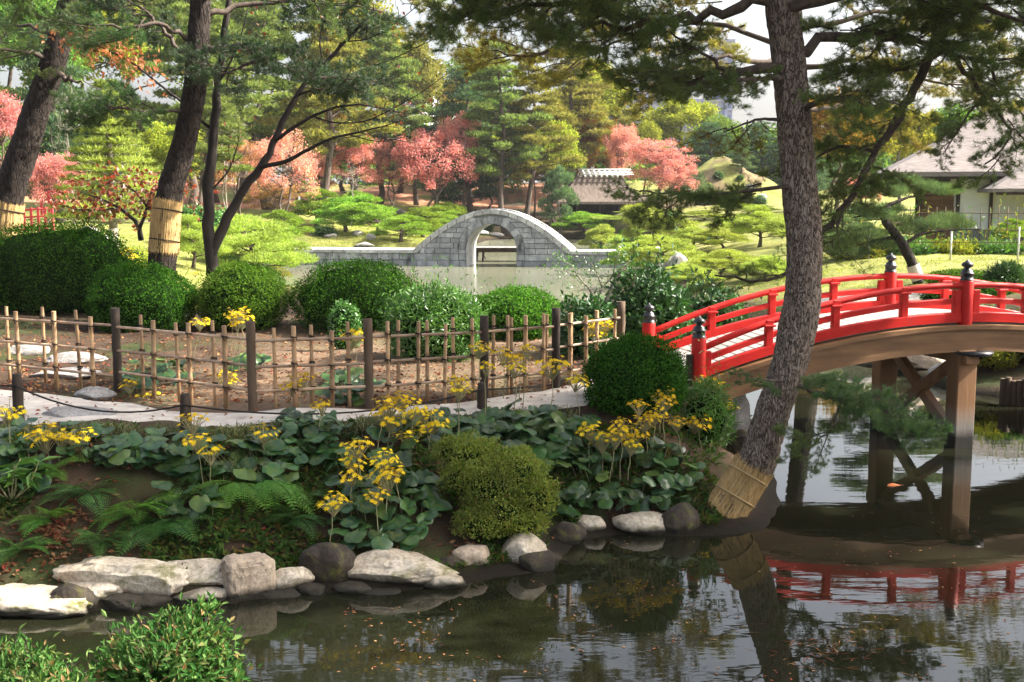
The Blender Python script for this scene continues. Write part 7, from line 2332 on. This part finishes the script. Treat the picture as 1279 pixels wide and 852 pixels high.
far = [  # kind, px, foot row(unused), depth, top, width, material, label, category
    ('maple', 65, 0, 42, 184, 92, 'maple_pink', 'salmon maple beside the leaning pine, above the red railing', 'maple tree'),
    ('maple', 4, 0, 52, 108, 90, 'maple_red', 'bright pink red maple at the left edge behind the leaning pine', 'maple tree'),
    ('maple', 352, 0, 78, 158, 100, 'maple_pink', 'pale orange pink maple seen through the forked tree', 'maple tree'),
    ('maple', 300, 0, 86, 165, 80, 'maple_orange', 'rusty orange maple between the banded pine and the forked stem', 'maple tree'),
    ('maple', 448, 0, 97, 163, 80, 'maple_red', 'crimson maple behind the bare grey stems', 'maple tree'),
    ('maple', 540, 0, 98, 158, 128, 'maple_red', 'wide crimson maple with the darkest trunk behind the moon bridge', 'maple tree'),
    ('maple', 575, 0, 101, 135, 80, 'maple_red', 'tall crimson maple top pointing above the wide crimson maple', 'maple tree'),
    ('maple', 818, 0, 92, 170, 108, 'maple_pink', 'salmon pink maple right of the thatched roof', 'maple tree'),
    ('maple', 838, 0, 90, 196, 84, 'maple_pink', 'low salmon maple in front of the salmon pink one, above the cloud pines', 'maple tree'),
    ('maple', 776, 0, 109, 150, 56, 'maple_pink', 'pink maple rising behind the thatched roof ridge', 'maple tree'),
    ('maple', 340, 0, 82, 224, 90, 'leaf_rust', 'low rusty shrub like tree behind the visitor', 'tree'),
    ('maple', 1075, 0, 60, 215, 60, 'maple_pink', 'reddish maple beside the white house eave', 'maple tree'),
    ('broad', 742, 0, 112, 146, 72, 'leaf_gold', 'golden tree left of the hut ridge', 'tree'),
    ('broad', 668, 0, 109, 178, 60, 'leaf_rust', 'thin brown leaved tree before the twin dark pine trunks', 'tree'),
    ('broad', 720, 0, 118, 100, 80, 'leaf_yg', 'yellow green tree behind the golden tree', 'tree'),
    ('broad', 850, 0, 125, 120, 110, 'leaf_yg', 'bright yellow green tree crown before the blue apartment block', 'tree'),
    ('broad', 805, 0, 120, 150, 50, 'leaf_yg', 'small yellow green tree left of the bright crown', 'tree'),
    ('broad', 895, 0, 122, 140, 70, 'leaf_green', 'dense green tree behind the hillock', 'tree'),
    ('cedar', 885, 0, 118, 150, 90, 'cedar', 'dark conifer mass at the left of the hillock', 'conifer'),
    ('cedar', 950, 0, 120, 150, 90, 'cedar', 'dark conifer behind the hillock beside the leaning trunk', 'conifer'),
    ('cedar', 1000, 0, 118, 140, 90, 'cedar', 'dark conifer hidden by the leaning trunk', 'conifer'),
    ('broad', 1045, 0, 70, 110, 120, 'leaf_gold', 'yellow brown tree behind the diagonal pine branch', 'tree'),
    ('broad', 1120, 0, 74, 125, 110, 'leaf_yg', 'yellow green tree above the left end of the house roof', 'tree'),
    ('broad', 1190, 0, 78, 128, 120, 'leaf_green', 'green tree behind the house roof', 'tree'),
    ('broad', 1265, 0, 80, 125, 120, 'leaf_yg', 'pale green tree behind the house ridge end', 'tree'),
    ('broad', 1340, 0, 80, 140, 120, 'leaf_green', 'tree behind the far end of the house', 'tree'),
    ('cedar', 588, 0, 106, 75, 110, 'cedar', 'bluish dark conifer rising behind the crimson maples', 'conifer'),
    ('pine', 545, 0, 118, 120, 70, 'cedar', 'dark pine left of the bluish conifer', 'conifer'),
    ('pine_tall', 632, 0, 99, 40, 120, 'pine_far', 'tall pine whose dark trunk stands right of the crimson maples', 'pine tree'),
    ('pine_tall', 655, 0, 102, 60, 110, 'pine_olive', 'tall olive pine with the second of the twin dark trunks', 'pine tree'),
    ('pine_tall', 700, 0, 112, 50, 120, 'pine_olive', 'slanting olive pine behind the yellow green leaves', 'pine tree'),
    ('pine', 770, 0, 128, 95, 80, 'pine_olive', 'olive pine standing before the blue apartment block', 'pine tree'),
    ('pine_tall', 400, 0, 92, -20, 150, 'pine_olive', 'huge olive pine behind the forked tree', 'pine tree'),
    ('pine_tall', 470, 0, 104, 8, 120, 'pine_far', 'tall pine left of the sky gap', 'pine tree'),
    ('broad_tall', 445, 0, 114, -15, 130, 'leaf_yg', 'yellow green broadleaf crown beside the sky gap', 'tree'),
    ('broad_tall', 520, 0, 116, 45, 90, 'pine_olive', 'olive leaved tree in front of the white tower', 'tree'),
    ('pine_tall', 335, 0, 96, -30, 150, 'pine_far', 'tall pine seen left of the forked trunk', 'pine tree'),
    ('broad_tall', 300, 0, 112, -40, 150, 'leaf_green', 'green broadleaf crown behind the banded pine', 'tree'),
    ('pine_tall', 235, 0, 80, -60, 170, 'pine_far', 'tall pine directly behind the banded trunk', 'pine tree'),
    ('broad_tall', 180, 0, 94, -50, 170, 'leaf_green', 'big green tree between the two straw banded pines', 'tree'),
    ('broad_tall', 110, 0, 84, -50, 160, 'leaf_yg', 'yellowish green tree right of the leaning barked pine', 'tree'),
    ('cedar', 75, 0, 66, 20, 120, 'cedar', 'dark conifer behind the salmon maple', 'conifer'),
    ('broad_tall', 20, 0, 70, -60, 170, 'leaf_green', 'green tree at the far left behind the leaning pine', 'tree'),
    ('pine_tall', -60, 0, 66, -60, 170, 'pine_far', 'tall pine at the far left edge', 'pine tree'),
    ('pine', 250, 0, 68, 100, 110, 'pine_far', 'middling pine beside the banded trunk', 'pine tree'),
    ('broad', 215, 0, 72, 150, 90, 'leaf_yg', 'light green small tree behind the layered young pine', 'tree'),
    ('cedar', 600, 0, 128, 120, 90, 'pine_far', 'far pine between the conifer and the twin trunks', 'pine tree'),
    ('pine', 500, 0, 126, 130, 100, 'pine_far', 'far pine above the crimson maple', 'pine tree'),
    ('broad', 430, 0, 124, 130, 110, 'leaf_green', 'far green tree above the left crimson maple', 'tree'),
    ('broad', 370, 0, 120, 110, 120, 'leaf_yg', 'far yellow green tree above the pale orange pink maple', 'tree'),
    ('cedar', 690, 0, 132, 140, 110, 'cedar', 'far dark conifer behind the golden tree', 'conifer'),
    ('pine', 270, 0, 104, 120, 100, 'pine_olive', 'olive pine showing between the banded pine and the forked stem', 'pine tree'),
    ('broad', 400, 0, 108, 125, 90, 'leaf_gold', 'golden brown tree behind the pale orange pink maple', 'tree'),
    ('maple', 495, 0, 103, 168, 70, 'maple_pink', 'pale salmon maple between the two crimson maples', 'maple tree'),
    ('broad', 610, 0, 108, 165, 70, 'leaf_yg', 'light yellow green tree right of the wide crimson maple', 'tree'),
    ('pine', 585, 0, 114, 95, 90, 'pine_olive', 'olive pine rising straight behind the wide crimson maple', 'pine tree'),
    ('broad', 690, 0, 106, 150, 80, 'leaf_yg', 'yellow green tree between the twin dark pines and the golden tree', 'tree'),
    ('pine', 450, 0, 110, 90, 110, 'pine_olive', 'olive pine above the left crimson maple', 'pine tree'),
    ('broad_tall', 590, 0, 122, 60, 100, 'leaf_green', 'tall soft green tree behind the bluish conifer', 'tree'),
    ('broad_tall', 735, 0, 126, 70, 110, 'leaf_yg', 'tall yellow green tree behind the slanting olive pine', 'tree'),
    ('maple', 395, 0, 96, 190, 80, 'maple_pink', 'pale pink maple behind the visitor', 'maple tree'),
    ('maple', 250, 0, 90, 190, 80, 'maple_orange', 'rusty maple just right of the banded trunk', 'maple tree'),
    ('broad', 330, 0, 100, 140, 100, 'leaf_green', 'green tree behind the rusty orange maple', 'tree'),
    ('bare', 437, 0, 88, 195, 46, 'leaf_rust', 'bare grey stemmed tree on the far lawn', 'tree'),
    ('bare', 92, 0, 62, 90, 60, 'leaf_green', 'tree with thin pale stems behind the salmon maple', 'tree'),
    ('bare', 285, 0, 70, 120, 70, 'leaf_rust', 'whitish thin stems beside the forked tree', 'tree'),
    ('bare', 690, 0, 100, 225, 40, 'leaf_rust', 'bare brown shrub beneath the golden tree', 'tree'),
]
for kd, px, _, Y, top, w, mt, lab, ct in far:
    far_tree({'maple': 'maple_tree', 'cedar': 'conifer', 'pine': 'pine_tree', 'pine_tall': 'pine_tree', 'bare': 'bare_tree'}.get(kd, 'broadleaf_tree'), kd, px, 0, Y, top, w, M[mt], lab, ct,
             'background trees round the pond', M['bark_pale'] if kd == 'bare' else M['bark_far'])

def layered_pine():
    D = 36.0
    c = At(142, 300, D)
    t = thing('layered_pine', 'young pine with pale straight trunk and light green layered branches behind the bushes', 'pine tree', (c.x, D, gzf(c.x, D)))
    o = t.location; rng = np.random.default_rng(55)
    zt = At(142, 105, D).z - o.z
    g = Geo(); g.tube([(0, 0, -.1), (.02, 0, zt * .4), (-.03, 0, zt * .75), (0, 0, zt)], [.14, .12, .08, .02], 10, 0, True, True, .1); mobj('trunk', g, M['bark_pale'], t)
    gc, gb = Geo(), Geo()
    for k in range(15):
        z = zt * (.20 + .78 * k / 14)
        R = 1.75 * (1.05 - k / 16)
        for q in range(6):
            a = k * 1.1 + q * 1.047 + rng.normal() * .2
            e = np.array([math.cos(a) * R, math.sin(a) * R, z + .10 * R])
            gb.tube(bent((0, 0, z), e, rng, 4), [.02, .016, .012, .006], 4, 0, False)
            needle_pad(gc, rng, 220, e * [.78, .78, 1], (R * .34, R * .34, .10), .16, .03)
            needle_pad(gc, rng, 110, e * [.42, .42, 1], (R * .24, R * .24, .08), .16, .03)
    mobj('branches', gb, M['bark_pale'], t); mobj('crown', gc, M['niwaki_pale'], t)
    g = Geo(); g.tube([(0, 0, .1), (0, 0, .9)], [.16, .15], 14, 0, False); mobj('trunk_wrap', g, M['wrap_white'], t)
layered_pine()

# clipped balls on the far slopes
balls = [(355, 272, 79, 26, 'clipped ball shrub at the left of the visitor'), (405, 285, 80, 30, 'low spreading shrub on the far lawn behind the grey stone'), (318, 285, 72, 46, 'bright green low shrub beside the forked trunk'), (300, 292, 64, 44, 'yellow green low shrub at the foot of the forked tree'),
         (503, 228, 104, 11, 'tiny topiary ball on the russet slope'), (487, 246, 98, 16, 'dark ball shrub left of the wide crimson maple'), (522, 244, 101, 14, 'dark ball shrub under the wide crimson maple'), (541, 240, 103, 13, 'green ball shrub right of the crimson maple trunk'),
         (586, 262, 99, 22, 'flat shrub above the left shoulder of the arch'), (607, 256, 100, 20, 'grey green ball shrub over the crown of the arch'), (643, 250, 97, 17, 'dark round ball shrub just above the arch top'), (675, 258, 95, 18, 'ball shrub beside the hut path'), (692, 258, 94, 17, 'darker ball shrub left of the hut post'), (660, 266, 94, 26, 'low yellowish shrub right above the arch'),
         (560, 252, 100, 20, 'olive low shrub behind the arch'), (622, 240, 104, 16, 'shrub at the foot of the twin dark pines'), (898, 196, 105, 14, 'pale clipped ball near the hillock top'), (885, 205, 104, 12, 'dark clipped ball on the left slope of the hillock'), (905, 206, 103, 10, 'small dark shrub in the middle of the hillock'), (878, 214, 102, 20, 'low shrub at the hillock foot'), (935, 212, 102, 16, 'ball shrub halfway up the right of the hillock'), (893, 224, 101, 22, 'spreading shrub low on the left of the hillock'), (950, 224, 101, 18, 'shrub at the right foot of the hillock'), (915, 228, 100, 16, 'shrub at the middle of the hillock foot'), (925, 192, 105, 10, 'smallest shrub under the hilltop pine'), (480, 232, 103, 20, 'olive shrub on the slope left of the wide crimson maple'), (440, 238, 104, 22, 'dark shrub high on the slope among bare stems'), (560, 236, 106, 24, 'green shrub on the russet slope behind the arch'), (640, 232, 107, 26, 'shrub behind the twin dark pine trunks'), (590, 228, 108, 20, 'olive shrub on the skyline of the russet slope'), (385, 256, 95, 26, 'russet edged shrub behind the visitor'),
         (835, 268, 80, 34, 'low green shrub beneath the salmon maple'), (700, 290, 84, 30, 'green shrub at the foot of the moon bridge steps'), (462, 252, 98, 20, 'dark shrub among the bare stems'), (545, 268, 92, 26, 'green shrub behind the rounded cloud pine'),
         (82, 275, 40, 30, 'pale variegated shrub beside the red railing'), (240, 318, 24, 60, 'leafy shrub right of the straw banded trunk'), (320, 310, 40, 60, 'bright yellow green shrub beside the forked tree at the pond edge'), (278, 300, 46, 60, 'pale green shrub seen between the forked stems'), (338, 318, 50, 50, 'yellow green shrub touching the left end of the causeway'), (300, 322, 40, 70, 'pale leafy shrub at the pond edge left of the causeway'), (222, 300, 44, 60, 'yellow green shrub behind the straw band'), (160, 300, 34, 50, 'low green shrub between rusty tree and layered pine'), (250, 290, 60, 70, 'broad light green shrub behind the forked trunk')]
bm_ = [clipped_mesh(500 + k, (1, 1, 1), .13, .075, 900, -.62, .08, .08) for k in range(2)] 
bl_ = [clipped_mesh(510 + k, (1, 1, 1), .16, .07, 1500, -.62, .3, .22, .75) for k in range(2)]
for i, (px, cyy, D, w, lab) in enumerate(balls):
    r = w * mpp(D) / 2
    p = At(px, cyy, D); zg = gzf(p.x, D)
    hh = r * (.9 if w < 24 else .62)
    z = zg + hh * .45
    t = thing('ball_shrub', lab, 'shrub', (p.x, D, zg), i * .7, 'clipped shrubs on the far shores')
    mt = [M['clip_mid'], M['loose'], M['azalea']][i % 3] if w < 24 else [M['reed'], M['loose'], M['azalea']][i % 3]
    mobj('foliage', (bm_ if w < 24 else bl_)[i % 2], [mt, M['heart']], t, (0, 0, z - zg), (0, 0, 0), (r, r, hh))

# unseen woods beyond, so that the view does not end in bare ground
def woods():
    rng = np.random.default_rng(3)
    g = Geo()
    for k in range(95):
        x = rng.uniform(-110, 110); y = rng.uniform(134, 165)
        px = CX + FPX * x / y
        h = rng.uniform(9, 12)
        if 470 < px < 570: h = 8
        if 740 < px < 1000: h = rng.uniform(5, 7)
        if px > 1000: h = rng.uniform(5, 8)
        z = gzf(x, y)
        for q in range(7):
            leaf_ball(g, rng, 130, (x + rng.normal() * 2, y + rng.normal() * 2, z + h * (.15 if q < 2 else rng.uniform(.3, .85))), (2.6, 2.6, 2.2), .7, .45)
    setp(mobj('woods', g, M['leaf_green']), 'distant green woods closing the view behind the garden trees', None, None, 'stuff')
woods()

# ------------------------------------------------------------------ the air
def haze():
    m = bpy.data.materials.new('thin_haze'); m.use_nodes = True
    nt = m.node_tree
    for n in list(nt.nodes): nt.nodes.remove(n)
    o_ = nt.nodes.new('ShaderNodeOutputMaterial'); v = nt.nodes.new('ShaderNodeVolumePrincipled')
    v.inputs['Color'].default_value = (.93, .95, 1.0, 1); v.inputs['Density'].default_value = HAZE
    v.inputs['Anisotropy'].default_value = .2
    nt.links.new(v.outputs[0], o_.inputs['Volume'])
    g = Geo(); g.box((0, 1400, 29), (4600, 3400, 64))
    setp(mobj('haze', g, m), 'thin pale haze over the garden', None, None, 'stuff')
HAZE = .00016
haze()
